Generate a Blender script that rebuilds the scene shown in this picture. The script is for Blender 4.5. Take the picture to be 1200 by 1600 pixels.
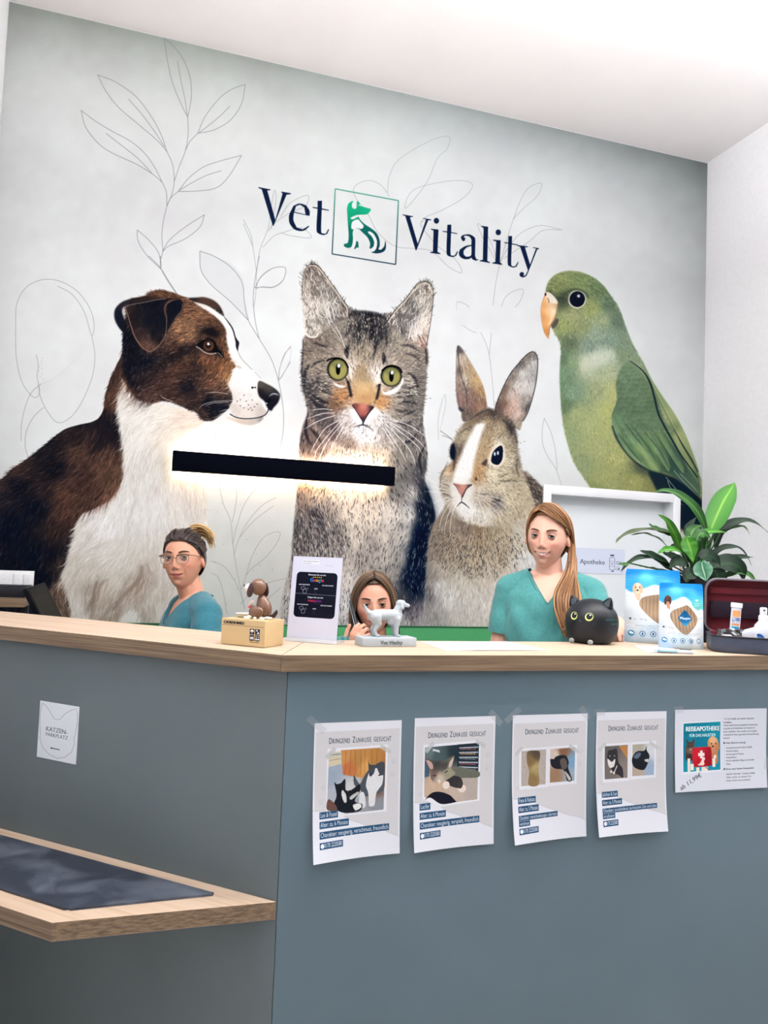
import bpy, bmesh, math, random
import numpy as np
from mathutils import Vector, Matrix, Quaternion

scene = bpy.context.scene
COL = scene.collection
for o in list(bpy.data.objects): bpy.data.objects.remove(o)
random.seed(5)

# ---------------------------------------------------------------- camera
YAW, PITCH, ROLL, FPX, CAMZ = 17.88, 3.29, 2.24, 1226.66, 1.40
def cam_axes():
    y, p, r = map(math.radians, (YAW, PITCH, ROLL))
    f = Vector((math.sin(y)*math.cos(p), math.cos(y)*math.cos(p), math.sin(p)))
    r0 = Vector((math.cos(y), -math.sin(y), 0)); u0 = r0.cross(f)
    return r0*math.cos(r)+u0*math.sin(r), -r0*math.sin(r)+u0*math.cos(r), f
cr, cu, cf = cam_axes()
cam = bpy.data.cameras.new('camera'); cam_o = bpy.data.objects.new('camera', cam); COL.objects.link(cam_o)
cam.sensor_fit = 'HORIZONTAL'; cam.sensor_width = 36; cam.lens = 36*FPX/1200; cam.clip_start = .02; cam.clip_end = 100
cam_o.matrix_world = Matrix(((cr.x, cu.x, -cf.x, 0), (cr.y, cu.y, -cf.y, 0), (cr.z, cu.z, -cf.z, CAMZ), (0, 0, 0, 1)))
scene.camera = cam_o

# ---------------------------------------------------------------- world, lamps, exposure
scene.view_settings.view_transform = 'Standard'; scene.view_settings.look = 'None'
scene.view_settings.exposure = -0.44; scene.view_settings.gamma = 1.0
try: scene.view_settings.use_curve_mapping = False
except Exception: pass
w = bpy.data.worlds.new('world'); scene.world = w; w.use_nodes = True
bgn = w.node_tree.nodes['Background']; bgn.inputs[0].default_value = (.86, .93, 1, 1); bgn.inputs[1].default_value = .10
LAMPS = []                    # unseen pendants in place of ceiling lamps, up light added to brighten the ceiling: (x, y, down W, up W)
for lx in (-.05, 1.3, 2.6):
    for ly, dn, up in ((1.42, 17, 80), (-.5, 2, 26), (-2.1, 1.5, 12)):
        LAMPS.append((lx, ly, dn, up))
ROOM_H, WALL_Y, X_L, X_R, Y_B = 3.812, 3.75, -.6405, 3.142, -3.4
LAMP_Z = 3.05
for i, (lx, ly, dn, up) in enumerate(LAMPS):
    for e, dz, rx in ((dn, -.032, 0), (up, .032, math.pi)):
        l = bpy.data.lights.new('unseen_panel_light', 'AREA'); l.shape = 'RECTANGLE'; l.size = 1.0; l.size_y = .16; l.energy = e; l.color = (1, .985, .97)
        lo = bpy.data.objects.new('unseen_panel_light', l); lo.location = (lx, ly, LAMP_Z+dz); lo.rotation_euler = (rx, 0, 0); COL.objects.link(lo)

# ---------------------------------------------------------------- pixel <-> world (for measuring the photograph, 1200 x 1600)
CAM = Vector((0, 0, CAMZ))
def ray(x, y): return cr*((x-600)/FPX)+cu*((800-y)/FPX)+cf
def at_z(x, y, z): q = ray(x, y); return CAM+q*((z-CAMZ)/q.z)
def at_y(x, y, Y): q = ray(x, y); return CAM+q*(Y/q.y)
def at_plane(x, y, p0, n): q = ray(x, y); return CAM+q*((Vector(p0)-CAM).dot(n)/q.dot(n))
def proj(p): v = Vector(p)-CAM; d = v.dot(cf); return 600+FPX*v.dot(cr)/d, 800-FPX*v.dot(cu)/d

# ---------------------------------------------------------------- object helpers
def thing(name, label, cat, loc=(0, 0, 0), rz=0., group=None):
    o = bpy.data.objects.new(name, None); COL.objects.link(o); o.location = loc; o.rotation_euler = (0, 0, rz)
    o.empty_display_size = .05; o['label'] = label; o['category'] = cat
    if group: o['group'] = group
    return o
def tag(o, label, cat, group=None):
    o['label'] = label; o['category'] = cat
    if group: o['group'] = group
    return o
def link(name, me, mat=None, parent=None, smooth=False):
    o = bpy.data.objects.new(name, me); COL.objects.link(o)
    for m in (mat if isinstance(mat, (list, tuple)) else [mat]):
        if m: me.materials.append(m)
    if parent: o.parent = parent
    if smooth: me.polygons.foreach_set('use_smooth', [True]*len(me.polygons))
    return o
def mesh(name, bm, mat=None, parent=None, smooth=False):
    me = bpy.data.meshes.new(name); bm.normal_update(); bm.to_mesh(me); bm.free(); return link(name, me, mat, parent, smooth)
def struct(o): o['kind'] = 'structure'; return o
def autosmooth(o, deg=35):
    me = o.data; me.polygons.foreach_set('use_smooth', [True]*len(me.polygons))
    try: me.set_sharp_from_angle(angle=math.radians(deg))
    except Exception: pass
    return o

def bm_box(bm, c, s, rot=None, bev=0., seg=2):
    g = bmesh.ops.create_cube(bm, size=1.)['verts']
    for v in g: v.co = Vector((v.co.x*s[0], v.co.y*s[1], v.co.z*s[2]))
    if bev > 0:
        e = list({e for v in g for e in v.link_edges})
        r = bmesh.ops.bevel(bm, geom=e, offset=bev, segments=seg, affect='EDGES', profile=.6); g = list({v for f in r['faces'] for v in f.verts} | {v for v in g if v.is_valid})
    M = Matrix.Translation(c) @ (rot.to_4x4() if rot else Matrix.Identity(4))
    bmesh.ops.transform(bm, matrix=M, verts=g); return g
def box(name, c, s, mat, parent=None, rot=None, bev=.002, seg=2):
    bm = bmesh.new(); bm_box(bm, c, s, rot, bev, seg); return autosmooth(mesh(name, bm, mat, parent))
def bm_prism(bm, pts, z0, z1):
    a = [bm.verts.new((p[0], p[1], z0)) for p in pts]; b = [bm.verts.new((p[0], p[1], z1)) for p in pts]; n = len(pts)
    fs = [bm.faces.new(a[::-1]), bm.faces.new(b)]
    for i in range(n): fs.append(bm.faces.new((a[i], a[(i+1) % n], b[(i+1) % n], b[i])))
    bmesh.ops.recalc_face_normals(bm, faces=fs); return fs
def prism(name, pts, z0, z1, mat, parent=None, bev=0.):
    bm = bmesh.new(); bm_prism(bm, pts, z0, z1)
    if bev: bmesh.ops.bevel(bm, geom=list(bm.edges), offset=bev, segments=2, affect='EDGES', profile=.6)
    return autosmooth(mesh(name, bm, mat, parent))
def bm_lathe(bm, prof, n=24, M=None, cap=True):
    """prof: (radius, z) from bottom to top"""
    rings = []
    for r, z in prof:
        rings.append([bm.verts.new((r*math.cos(2*math.pi*i/n), r*math.sin(2*math.pi*i/n), z)) for i in range(n)])
    for a, b in zip(rings, rings[1:]):
        for i in range(n): bm.faces.new((a[i], a[(i+1) % n], b[(i+1) % n], b[i]))
    if cap:
        bm.faces.new(rings[0][::-1]); bm.faces.new(rings[-1])
    if M is not None: bmesh.ops.transform(bm, matrix=M, verts=[v for r in rings for v in r])
def lathe(name, prof, mat, parent=None, n=24, M=None, cap=True, deg=40):
    bm = bmesh.new(); bm_lathe(bm, prof, n, M, cap); return autosmooth(mesh(name, bm, mat, parent), deg)
def bm_tube(bm, pts, rad, n=8, cap=True, flat=None):
    pts = [Vector(p) for p in pts]; rad = [rad]*len(pts) if isinstance(rad, (int, float)) else rad
    up = Vector((0, 0, 1)); rings = []; prev = None
    for i, p in enumerate(pts):
        t = (pts[min(i+1, len(pts)-1)]-pts[max(i-1, 0)]).normalized()
        if prev is None:
            a = t.cross(up if abs(t.z) < .9 else Vector((1, 0, 0))).normalized()
        else: a = (prev-t*prev.dot(t)).normalized()
        b = t.cross(a); prev = a
        k = flat if flat else 1.
        rings.append([bm.verts.new(p+(a*math.cos(2*math.pi*j/n)+b*k*math.sin(2*math.pi*j/n))*rad[i]) for j in range(n)])
    for r0, r1 in zip(rings, rings[1:]):
        for j in range(n): bm.faces.new((r0[j], r0[(j+1) % n], r1[(j+1) % n], r1[j]))
    if cap: bm.faces.new(rings[0][::-1]); bm.faces.new(rings[-1])
def tube(name, pts, rad, mat, parent=None, n=8, flat=None):
    bm = bmesh.new(); bm_tube(bm, pts, rad, n, True, flat); bmesh.ops.recalc_face_normals(bm, faces=bm.faces[:]); return mesh(name, bm, mat, parent, True)
def bm_ell(bm, c, r, seg=20, rings=12, rot=None, fn=None):
    g = bmesh.ops.create_uvsphere(bm, u_segments=seg, v_segments=rings, radius=1.)['verts']
    for v in g:
        co = v.co.copy()
        if fn: co = fn(co)
        co = Vector((co.x*r[0], co.y*r[1], co.z*r[2]))
        if rot: co = rot @ co
        v.co = co+Vector(c)
    return g
def ell(name, c, r, mat, parent=None, seg=20, rings=12, rot=None, fn=None):
    bm = bmesh.new(); bm_ell(bm, c, r, seg, rings, rot, fn); return mesh(name, bm, mat, parent, True)
def RZ(a): return Matrix.Rotation(a, 3, 'Z')
def euler(x, y, z): return Matrix.Rotation(z, 3, 'Z') @ Matrix.Rotation(y, 3, 'Y') @ Matrix.Rotation(x, 3, 'X')

# ---------------------------------------------------------------- materials
def lin(c): return tuple(((v/255)/12.92 if v/255 <= .04045 else ((v/255+.055)/1.055)**2.4) for v in c[:3])
def mat(name, rgb, rough=.5, metal=0., spec=.5, trans=0., emit=None, alpha=1., coat=0., ior=1.45, sheen=0., sss=0.):
    m = bpy.data.materials.new(name); m.use_nodes = True; b = m.node_tree.nodes['Principled BSDF']
    def s(k, v):
        if k in b.inputs: b.inputs[k].default_value = v
    s('Base Color', (*lin(rgb), 1)); s('Roughness', rough); s('Metallic', metal); s('Specular IOR Level', spec); s('Transmission Weight', trans); s('Alpha', alpha); s('Coat Weight', coat); s('IOR', ior); s('Sheen Weight', sheen)
    if sss: s('Subsurface Weight', sss); s('Subsurface Radius', (.012, .005, .003)); s('Subsurface Scale', 1.)
    if emit: s('Emission Color', (*lin(emit[0]), 1)); s('Emission Strength', emit[1])
    return m
def nodes(m): return m.node_tree.nodes, m.node_tree.links, m.node_tree.nodes['Principled BSDF']
def noise_mat(name, c0, c1, scale=8., rough=.5, detail=4., stretch=(1, 1, 1), bump=0., spec=.5, lo=.35, hi=.65, coord='Object', bscale=None, dist=.0, sheen=0.):
    m = mat(name, c0, rough, spec=spec, sheen=sheen); N, L, b = nodes(m)
    tc = N.new('ShaderNodeTexCoord'); mp = N.new('ShaderNodeMapping'); mp.inputs['Scale'].default_value = stretch; L.new(tc.outputs[coord], mp.inputs[0])
    n = N.new('ShaderNodeTexNoise'); n.inputs['Scale'].default_value = scale; n.inputs['Detail'].default_value = detail; n.inputs['Distortion'].default_value = dist; L.new(mp.outputs[0], n.inputs['Vector'])
    r = N.new('ShaderNodeValToRGB'); r.color_ramp.elements[0].position = lo; r.color_ramp.elements[1].position = hi
    r.color_ramp.elements[0].color = (*lin(c0), 1); r.color_ramp.elements[1].color = (*lin(c1), 1); L.new(n.outputs['Fac'], r.inputs[0]); L.new(r.outputs[0], b.inputs['Base Color'])
    if bump:
        n2 = n
        if bscale:
            n2 = N.new('ShaderNodeTexNoise'); n2.inputs['Scale'].default_value = bscale; n2.inputs['Detail'].default_value = 3; L.new(mp.outputs[0], n2.inputs['Vector'])
        bu = N.new('ShaderNodeBump'); bu.inputs['Strength'].default_value = bump; bu.inputs['Distance'].default_value = .002; L.new(n2.outputs['Fac'], bu.inputs['Height']); L.new(bu.outputs[0], b.inputs['Normal'])
    return m
def print_mat(name, canvas_or_array, rough=.6, spec=.3, gain=1., emit=0.):
    """flat print painted by the script itself -> image held in memory, UV mapped"""
    a = canvas_or_array.b if hasattr(canvas_or_array, 'b') else canvas_or_array
    h, w_ = a.shape[:2]; v = np.clip(a/255., 0, 1); v = np.where(v <= .04045, v/12.92, ((v+.055)/1.055)**2.4)*gain
    im = bpy.data.images.new(name, w_, h, float_buffer=True, is_data=True)
    px = np.ones((h, w_, 4), np.float32); px[..., :3] = v[::-1]; im.pixels.foreach_set(px.ravel()); im.update()
    m = mat(name, (200, 200, 200), rough, spec=spec); N, L, b = nodes(m)
    t = N.new('ShaderNodeTexImage'); t.image = im; t.extension = 'EXTEND'; t.interpolation = 'Linear'
    uv = N.new('ShaderNodeUVMap'); L.new(uv.outputs[0], t.inputs[0]); L.new(t.outputs[0], b.inputs['Base Color'])
    if emit: L.new(t.outputs[0], b.inputs['Emission Color']); b.inputs['Emission Strength'].default_value = emit
    return m
def sheet(name, f, nu, nv, mat_, parent=None, thick=0., smooth=True):
    """UV mapped sheet from f(u, v) -> point (v upwards); thick > 0 adds a back"""
    bm = bmesh.new(); uvl = bm.loops.layers.uv.new('UVMap')
    G = [[bm.verts.new(f(i/nu, j/nv)) for i in range(nu+1)] for j in range(nv+1)]
    for j in range(nv):
        for i in range(nu):
            fc = bm.faces.new((G[j][i], G[j][i+1], G[j+1][i+1], G[j+1][i]))
            for lp, (a, b) in zip(fc.loops, ((i, j), (i+1, j), (i+1, j+1), (i, j+1))): lp[uvl].uv = (a/nu, b/nv)
    o = mesh(name, bm, mat_, parent, smooth)
    if thick: 
        md = o.modifiers.new('thickness', 'SOLIDIFY'); md.thickness = thick; md.offset = -1
    return o
def eval_mesh(o):
    dg = bpy.context.evaluated_depsgraph_get(); me = bpy.data.meshes.new_from_object(o.evaluated_get(dg)); return me
def bake(o):
    """apply the modifiers of o"""
    me = eval_mesh(o); old = o.data; mats = list(old.materials); o.modifiers.clear(); o.data = me
    me.materials.clear()
    for m in mats: me.materials.append(m)
    bpy.data.meshes.remove(old); return o
def text_tris(s, size=1., font_w=1., align='LEFT', shear=0.):
    """triangles of a line of lettering, baseline at 0, y upwards"""
    cu_ = bpy.data.curves.new('lettering', 'FONT'); cu_.body = s; cu_.size = size; cu_.align_x = align; cu_.resolution_u = 3; cu_.shear = shear
    o = bpy.data.objects.new('lettering', cu_); COL.objects.link(o); bpy.context.view_layer.update()
    me = eval_mesh(o); me.calc_loop_triangles()
    v = np.array([x.co[:2] for x in me.vertices]) if len(me.vertices) else np.zeros((0, 2)); t = [tuple(x.vertices) for x in me.loop_triangles]
    bpy.data.objects.remove(o); bpy.data.curves.remove(cu_); bpy.data.meshes.remove(me)
    if not t: return np.zeros((0, 3, 2))
    v = v*[font_w, 1]; return v[np.array(t)]
def write(c, s, x, y, size, col, width=1., align='LEFT', a=1., rot=0., bold=0., shear=0., fit=None):
    """print a line of lettering on a canvas: (x, y) is the baseline point in canvas units, y downwards; fit = width in units"""
    T = text_tris(s, size, 1., 'LEFT', shear)
    if not len(T): return
    wd = T[..., 0].max()
    k = fit/wd if fit else width
    T = T*[k, -1]; wd *= k
    if align == 'CENTER': T = T-[wd/2, 0]
    elif align == 'RIGHT': T = T-[wd, 0]
    cs, sn = math.cos(rot), math.sin(rot); T = np.stack([T[..., 0]*cs-T[..., 1]*sn, T[..., 0]*sn+T[..., 1]*cs], -1)
    for dx in ((0,) if not bold else (-bold, 0, bold)): c.tris(T+[x+dx, y], col, a)
# ---------------------------------------------------------------- flat-print painter (numpy only)
def spline(pts, closed=False, n=8):
    p = np.asarray(pts, float)
    if len(p) < 3: return p
    if closed: q = np.vstack([p[-1], p, p[0], p[1]])
    else: q = np.vstack([2*p[0]-p[1], p, 2*p[-1]-p[-2]])
    t = (np.arange(n)/n)[:, None]
    out = []
    for i in range(1, len(q)-2):
        a, b, c, d = q[i-1], q[i], q[i+1], q[i+2]
        out.append(.5*((2*b)+(c-a)*t+(2*a-5*b+4*c-d)*t**2+(3*b-a-3*c+d)*t**3))
    out = np.vstack(out)
    return out if closed else np.vstack([out, p[-1]])

def corner_spline(pts, lim=42, n=6):
    """closed outline: smooth through gentle turns, sharp where the outline turns by more than lim degrees"""
    p = np.asarray(pts, float); N = len(p)
    d = np.roll(p, -1, 0)-p; a = np.degrees(np.arctan2(d[:, 1], d[:, 0])); turn = np.abs((a-np.roll(a, 1)+180) % 360-180)
    c = [i for i in range(N) if turn[i] > lim]
    if not c: return spline(p, True, n)
    out = []
    for i, j in zip(c, c[1:]+[c[0]+N]):
        seg = p[[k % N for k in range(i, j+1)]]
        out.append((spline(seg, False, n) if len(seg) > 2 else seg)[:-1])
    return np.vstack(out)

def boxblur(a, r):
    r = int(r)
    if r < 1: return a
    for ax in (0, 1):
        pad = [(0, 0)]*a.ndim; pad[ax] = (r+1, r)
        c = np.cumsum(np.pad(a, pad, mode='edge'), axis=ax, dtype=np.float64)
        if ax == 0: a = (c[2*r+1:]-c[:-(2*r+1)])/(2*r+1)
        else: a = (c[:, 2*r+1:]-c[:, :-(2*r+1)])/(2*r+1)
    return a.astype(np.float32)

def blur(a, s):
    r = max(0, int(round(s*.95)))
    return boxblur(boxblur(a, r), r) if r else a

class Canvas:
    def __init__(self, w, h, s=1., ox=0., oy=0., bg=(255, 255, 255), seed=1):
        self.s, self.ox, self.oy = s, ox, oy
        self.W, self.H = int(round(w*s)), int(round(h*s))
        self.b = np.empty((self.H, self.W, 3), np.float32); self.b[:] = bg
        self.r = np.random.default_rng(seed)
    def px(self, pts):
        p = np.asarray(pts, float); return (p-[self.ox, self.oy])*self.s
    def cov(self, polys, pad=0):
        """anti-aliased coverage of a list of polygons (canvas px) -> y0, x0, mask"""
        polys = [np.asarray(p, float) for p in polys]
        al = np.vstack(polys)
        x0 = int(max(0, np.floor(al[:, 0].min())-pad-1)); x1 = int(min(self.W, np.ceil(al[:, 0].max())+pad+2))
        y0 = int(max(0, np.floor(al[:, 1].min())-pad-1)); y1 = int(min(self.H, np.ceil(al[:, 1].max())+pad+2))
        if x1 <= x0 or y1 <= y0: return None
        w, h, SS = x1-x0, y1-y0, 4
        acc = np.zeros(h*(w+2))
        for p in polys:
            a = p-[x0, y0]; b = np.roll(a, -1, 0)
            ya, yb = a[:, 1]*SS-.5, b[:, 1]*SS-.5
            lo = np.ceil(np.minimum(ya, yb)).astype(int); hi = np.ceil(np.maximum(ya, yb)).astype(int)
            lo = np.clip(lo, 0, h*SS); hi = np.clip(hi, 0, h*SS); n = hi-lo
            if n.sum() == 0: continue
            e = np.repeat(np.arange(len(a)), n)
            k = np.arange(n.sum())-np.repeat(np.cumsum(n)-n, n)+lo[e]
            t = (k-ya[e])/(yb[e]-ya[e]); x = np.clip(a[e, 0]+(b[e, 0]-a[e, 0])*t, 0, w)
            sg = np.where(yb[e] > ya[e], 1., -1.)/SS
            ix = np.floor(x).astype(int); fx = x-ix; base = (k//SS)*(w+2)+ix
            acc += np.bincount(base, sg*(1-fx), len(acc))+np.bincount(base+1, sg*fx, len(acc))
        m = np.clip(np.abs(np.cumsum(acc.reshape(h, w+2), 1)[:, :w]), 0, 1).astype(np.float32)
        return y0, x0, m
    def field(self, pts, y0, x0, h, w, q=6, power=1.7, eps=30.):
        """smooth colour (or value) field through scattered samples (x, y, values...)"""
        P = np.array([p[:2] for p in pts], float); V = np.array([p[2:] for p in pts], float)
        P = self.px(P); hh, ww = h//q+2, w//q+2
        Y, X = np.mgrid[0:hh, 0:ww]; Y = Y*q+y0; X = X*q+x0
        num = np.zeros((hh, ww, V.shape[1])); den = np.zeros((hh, ww))
        for (a, b), v in zip(P, V):
            k = 1/((X-a)**2+(Y-b)**2+eps)**power; den += k; num += k[..., None]*v
        g = num/den[..., None]
        yi = np.arange(h)/q; xi = np.arange(w)/q
        y_, x_ = yi.astype(int), xi.astype(int); fy = (yi-y_)[:, None, None]; fx = (xi-x_)[None, :, None]
        A = g[y_]*(1-fy)+g[y_+1]*fy
        return (A[:, x_]*(1-fx)+A[:, x_+1]*fx).astype(np.float32)
    def comp(self, y0, x0, m, col, a=1.):
        h, w = m.shape; sl = self.b[y0:y0+h, x0:x0+w]; k = (m*a)[..., None]
        sl *= (1-k); sl += k*np.asarray(col, np.float32)
    def poly(self, pts, col, a=1., soft=0., sm=True, holes=(), clip=None):
        """fill a polygon; col is a colour or a list of (x, y, r, g, b) samples"""
        sh = (lambda q: corner_spline(q)) if sm == 'c' else ((lambda q: spline(q, True)) if sm else (lambda q: q))
        P = [self.px(sh(pts))]; H = [self.px(sh(h)) for h in holes]
        s = soft*self.s
        o = self.cov(P, int(s*2)+1)
        if o is None: return
        y0, x0, m = o
        for hl in H:
            o2 = self.cov([hl])
            if o2 is None: continue
            yy, xx, mm = o2
            full = np.zeros_like(m); ya, xa = max(yy, y0), max(xx, x0)
            yb, xb = min(yy+mm.shape[0], y0+m.shape[0]), min(xx+mm.shape[1], x0+m.shape[1])
            full[ya-y0:yb-y0, xa-x0:xb-x0] = mm[ya-yy:yb-yy, xa-xx:xb-xx]; m = m*(1-full)
        if s >= .6: m = blur(m, s)
        if clip is not None: m = m*clip[y0:y0+m.shape[0], x0:x0+m.shape[1]]
        if isinstance(col, list): col = self.field(col, y0, x0, *m.shape)
        self.comp(y0, x0, m, col, a)
    def mask(self, pts, sm=True, soft=0.):
        full = np.zeros((self.H, self.W), np.float32)
        y0, x0, m = self.cov([self.px(spline(pts, True) if sm else pts)])
        full[y0:y0+m.shape[0], x0:x0+m.shape[1]] = m
        return blur(full, soft*self.s) if soft else full
    def line(self, pts, col, w=1., a=1., sm=True, taper=(1, 1), soft=0., closed=False):
        """stroke of width w; taper = width factor at either end"""
        p = self.px(spline(pts, closed) if sm else pts)
        if closed: p = np.vstack([p, p[0]])
        d = np.gradient(p, axis=0); L = np.hypot(d[:, 0], d[:, 1])+1e-9
        nrm = np.stack([-d[:, 1]/L, d[:, 0]/L], 1)
        t = np.linspace(0, 1, len(p)); mid = np.minimum(1, np.minimum(taper[0]+(1-taper[0])*t*3, taper[1]+(1-taper[1])*(1-t)*3))
        hw = (w*self.s/2*mid)[:, None]; k = 1.
        if hw.max() < .5: k = hw.max()/.5; hw = hw/k
        A, B = p+nrm*hw, p-nrm*hw
        quads = []
        for i in range(len(p)-1):
            q = np.array([A[i], A[i+1], B[i+1], B[i]])
            ar = np.sum(q[:, 0]*np.roll(q[:, 1], -1)-q[:, 1]*np.roll(q[:, 0], -1))
            quads.append(q if ar > 0 else q[::-1])
        o = self.cov(quads, int(soft*self.s*2)+1)
        if o is None: return
        y0, x0, m = o
        if soft*self.s >= .6: m = blur(m, soft*self.s)
        self.comp(y0, x0, m, col, a*k)
    def dot(self, x, y, rx, ry=None, col=(0, 0, 0), a=1., rot=0., soft=0.):
        ry = rx if ry is None else ry; t = np.linspace(0, 2*np.pi, 28, endpoint=False); c, s = np.cos(rot), np.sin(rot)
        X, Y = rx*np.cos(t), ry*np.sin(t)
        self.poly(np.stack([x+X*c-Y*s, y+X*s+Y*c], 1), col, a, soft, sm=False)
    def fur(self, mask, dirs, n, length, width=1., jit=.12, a=.75, spread=14., curl=18., batches=5, tints=(), bias=0., dens=None, src=None):
        """hair strokes: colour taken from the canvas below the root, direction from samples (x, y, degrees)"""
        ys, xs = np.nonzero(mask > .35)
        if len(ys) == 0: return
        y0, x0, h, w = ys.min(), xs.min(), ys.max()-ys.min()+1, xs.max()-xs.min()+1
        D = [(x, y, math.cos(math.radians(d)), math.sin(math.radians(d))) for x, y, d in dirs]
        F = self.field(D, y0, x0, h, w, q=10)
        per = n//batches
        for bt in range(batches):
            i = self.r.integers(0, len(ys), per)
            if dens is not None: i = i[self.r.random(per) < dens[ys[i], xs[i]]]
            m_ = len(i)
            X = xs[i]+self.r.random(m_); Y = ys[i]+self.r.random(m_)
            f = F[ys[i]-y0, xs[i]-x0]; ang = np.arctan2(f[:, 1], f[:, 0])+np.radians(self.r.normal(0, spread, m_))
            src_ = self.b if src is None else src
            col = src_[ys[i], xs[i]].astype(float)
            col = col*(1+self.r.normal(bias, jit, m_))[:, None]
            for tc, pr, k in tints:
                s_ = self.r.random(m_) < pr; col[s_] = col[s_]*(1-k)+np.array(tc)*k
            L = length*self.s*self.r.uniform(.5, 1.25, m_); cu = np.radians(self.r.normal(0, curl, m_))
            K = max(6, int(length*self.s*1.25/.8)); t = np.linspace(0, 1, K)
            A_ = ang[:, None]+cu[:, None]*t[None]
            dx = np.cumsum(np.cos(A_), 1)*(L/K)[:, None]; dy = np.cumsum(np.sin(A_), 1)*(L/K)[:, None]
            alpha = (a*np.minimum(1, (1-t)*2.2+.05))[None]*np.minimum(1, L/K/.8)[:, None]
            offs = [0.] if width*self.s < 1.3 else [-.5*(width*self.s-1), .5*(width*self.s-1)]
            pd = int(length*self.s*1.3)+3
            wx0, wy0 = max(0, x0-pd), max(0, y0-pd); ww, wh = min(self.W, x0+w+pd)-wx0, min(self.H, y0+h+pd)-wy0
            IX, WT, CI = [], [], []
            for o_ in offs:
                tw = o_*(1-t)[None]
                PX = X[:, None]+dx-np.sin(A_)*tw-wx0; PY = Y[:, None]+dy+np.cos(A_)*tw-wy0
                ix = np.floor(PX-.5).astype(np.int32); iy = np.floor(PY-.5).astype(np.int32); fx = PX-.5-ix; fy = PY-.5-iy
                ok = (ix >= 0) & (ix < ww-1) & (iy >= 0) & (iy < wh-1)
                row = np.broadcast_to(np.arange(m_)[:, None], ok.shape)[ok]
                ix, iy, fx, fy, al = ix[ok], iy[ok], fx[ok], fy[ok], alpha[ok]
                b0 = iy*ww+ix
                for k_, wg in ((0, (1-fx)*(1-fy)), (1, fx*(1-fy)), (ww, (1-fx)*fy), (ww+1, fx*fy)):
                    IX.append(b0+k_); WT.append(al*wg); CI.append(row)
            IX, WT, CI = np.concatenate(IX), np.concatenate(WT), np.concatenate(CI)
            Ac = np.bincount(IX, WT, wh*ww); nz = np.nonzero(Ac > 1e-4)[0]
            C = np.stack([np.bincount(IX, WT*col[CI, c], wh*ww)[nz] for c in range(3)], 1)/Ac[nz][:, None]
            k = np.minimum(Ac[nz], .95)[:, None]; yy, xx = nz//ww+wy0, nz % ww+wx0
            self.b[yy, xx] = self.b[yy, xx]*(1-k)+np.clip(C, 0, 255)*k
    def tris(self, T, col, a=1.):
        """fill triangles (n, 3, 2) given in paint units"""
        P = self.px(np.asarray(T).reshape(-1, 2)).reshape(-1, 3, 2); q = []
        for t in P:
            ar = (t[1]-t[0])[0]*(t[2]-t[0])[1]-(t[1]-t[0])[1]*(t[2]-t[0])[0]
            q.append(t if ar > 0 else t[::-1])
        if not q: return
        o = self.cov(q)
        if o is not None: self.comp(*o, col, a)
    def speckle(self, amp, scale=1):
        n = self.r.normal(0, 1, (self.H//scale+1, self.W//scale+1)).astype(np.float32)
        n = np.kron(n, np.ones((scale, scale), np.float32))[:self.H, :self.W]
        self.b += n[..., None]*amp
# ---------------------------------------------------------------- the mural, painted in the frame of the printed artwork
def V(ox, oy, k):
    return lambda *p: [(ox+x/k, oy+y/k) for x, y in p]
def VF(ox, oy, k):
    return lambda *p: [(ox+q[0]/k, oy+q[1]/k)+tuple(q[2:]) for q in p]
DA, DB, CA, RA, BI, LE = (170, 440, 4.2857), (0, 580, 3.3333), (420, 380, 4.), (640, 520, 5.), (820, 400, 4.), (80, 40, 3.5294)
CL, RL, V1, V2, LG, Z1 = (440, 740, 4.6154), (650, 740, 5.4545), (400, 280, 5.), (610, 320, 4.8), (380, 200, 2.3077), (0, 400, 2.6667)

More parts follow.
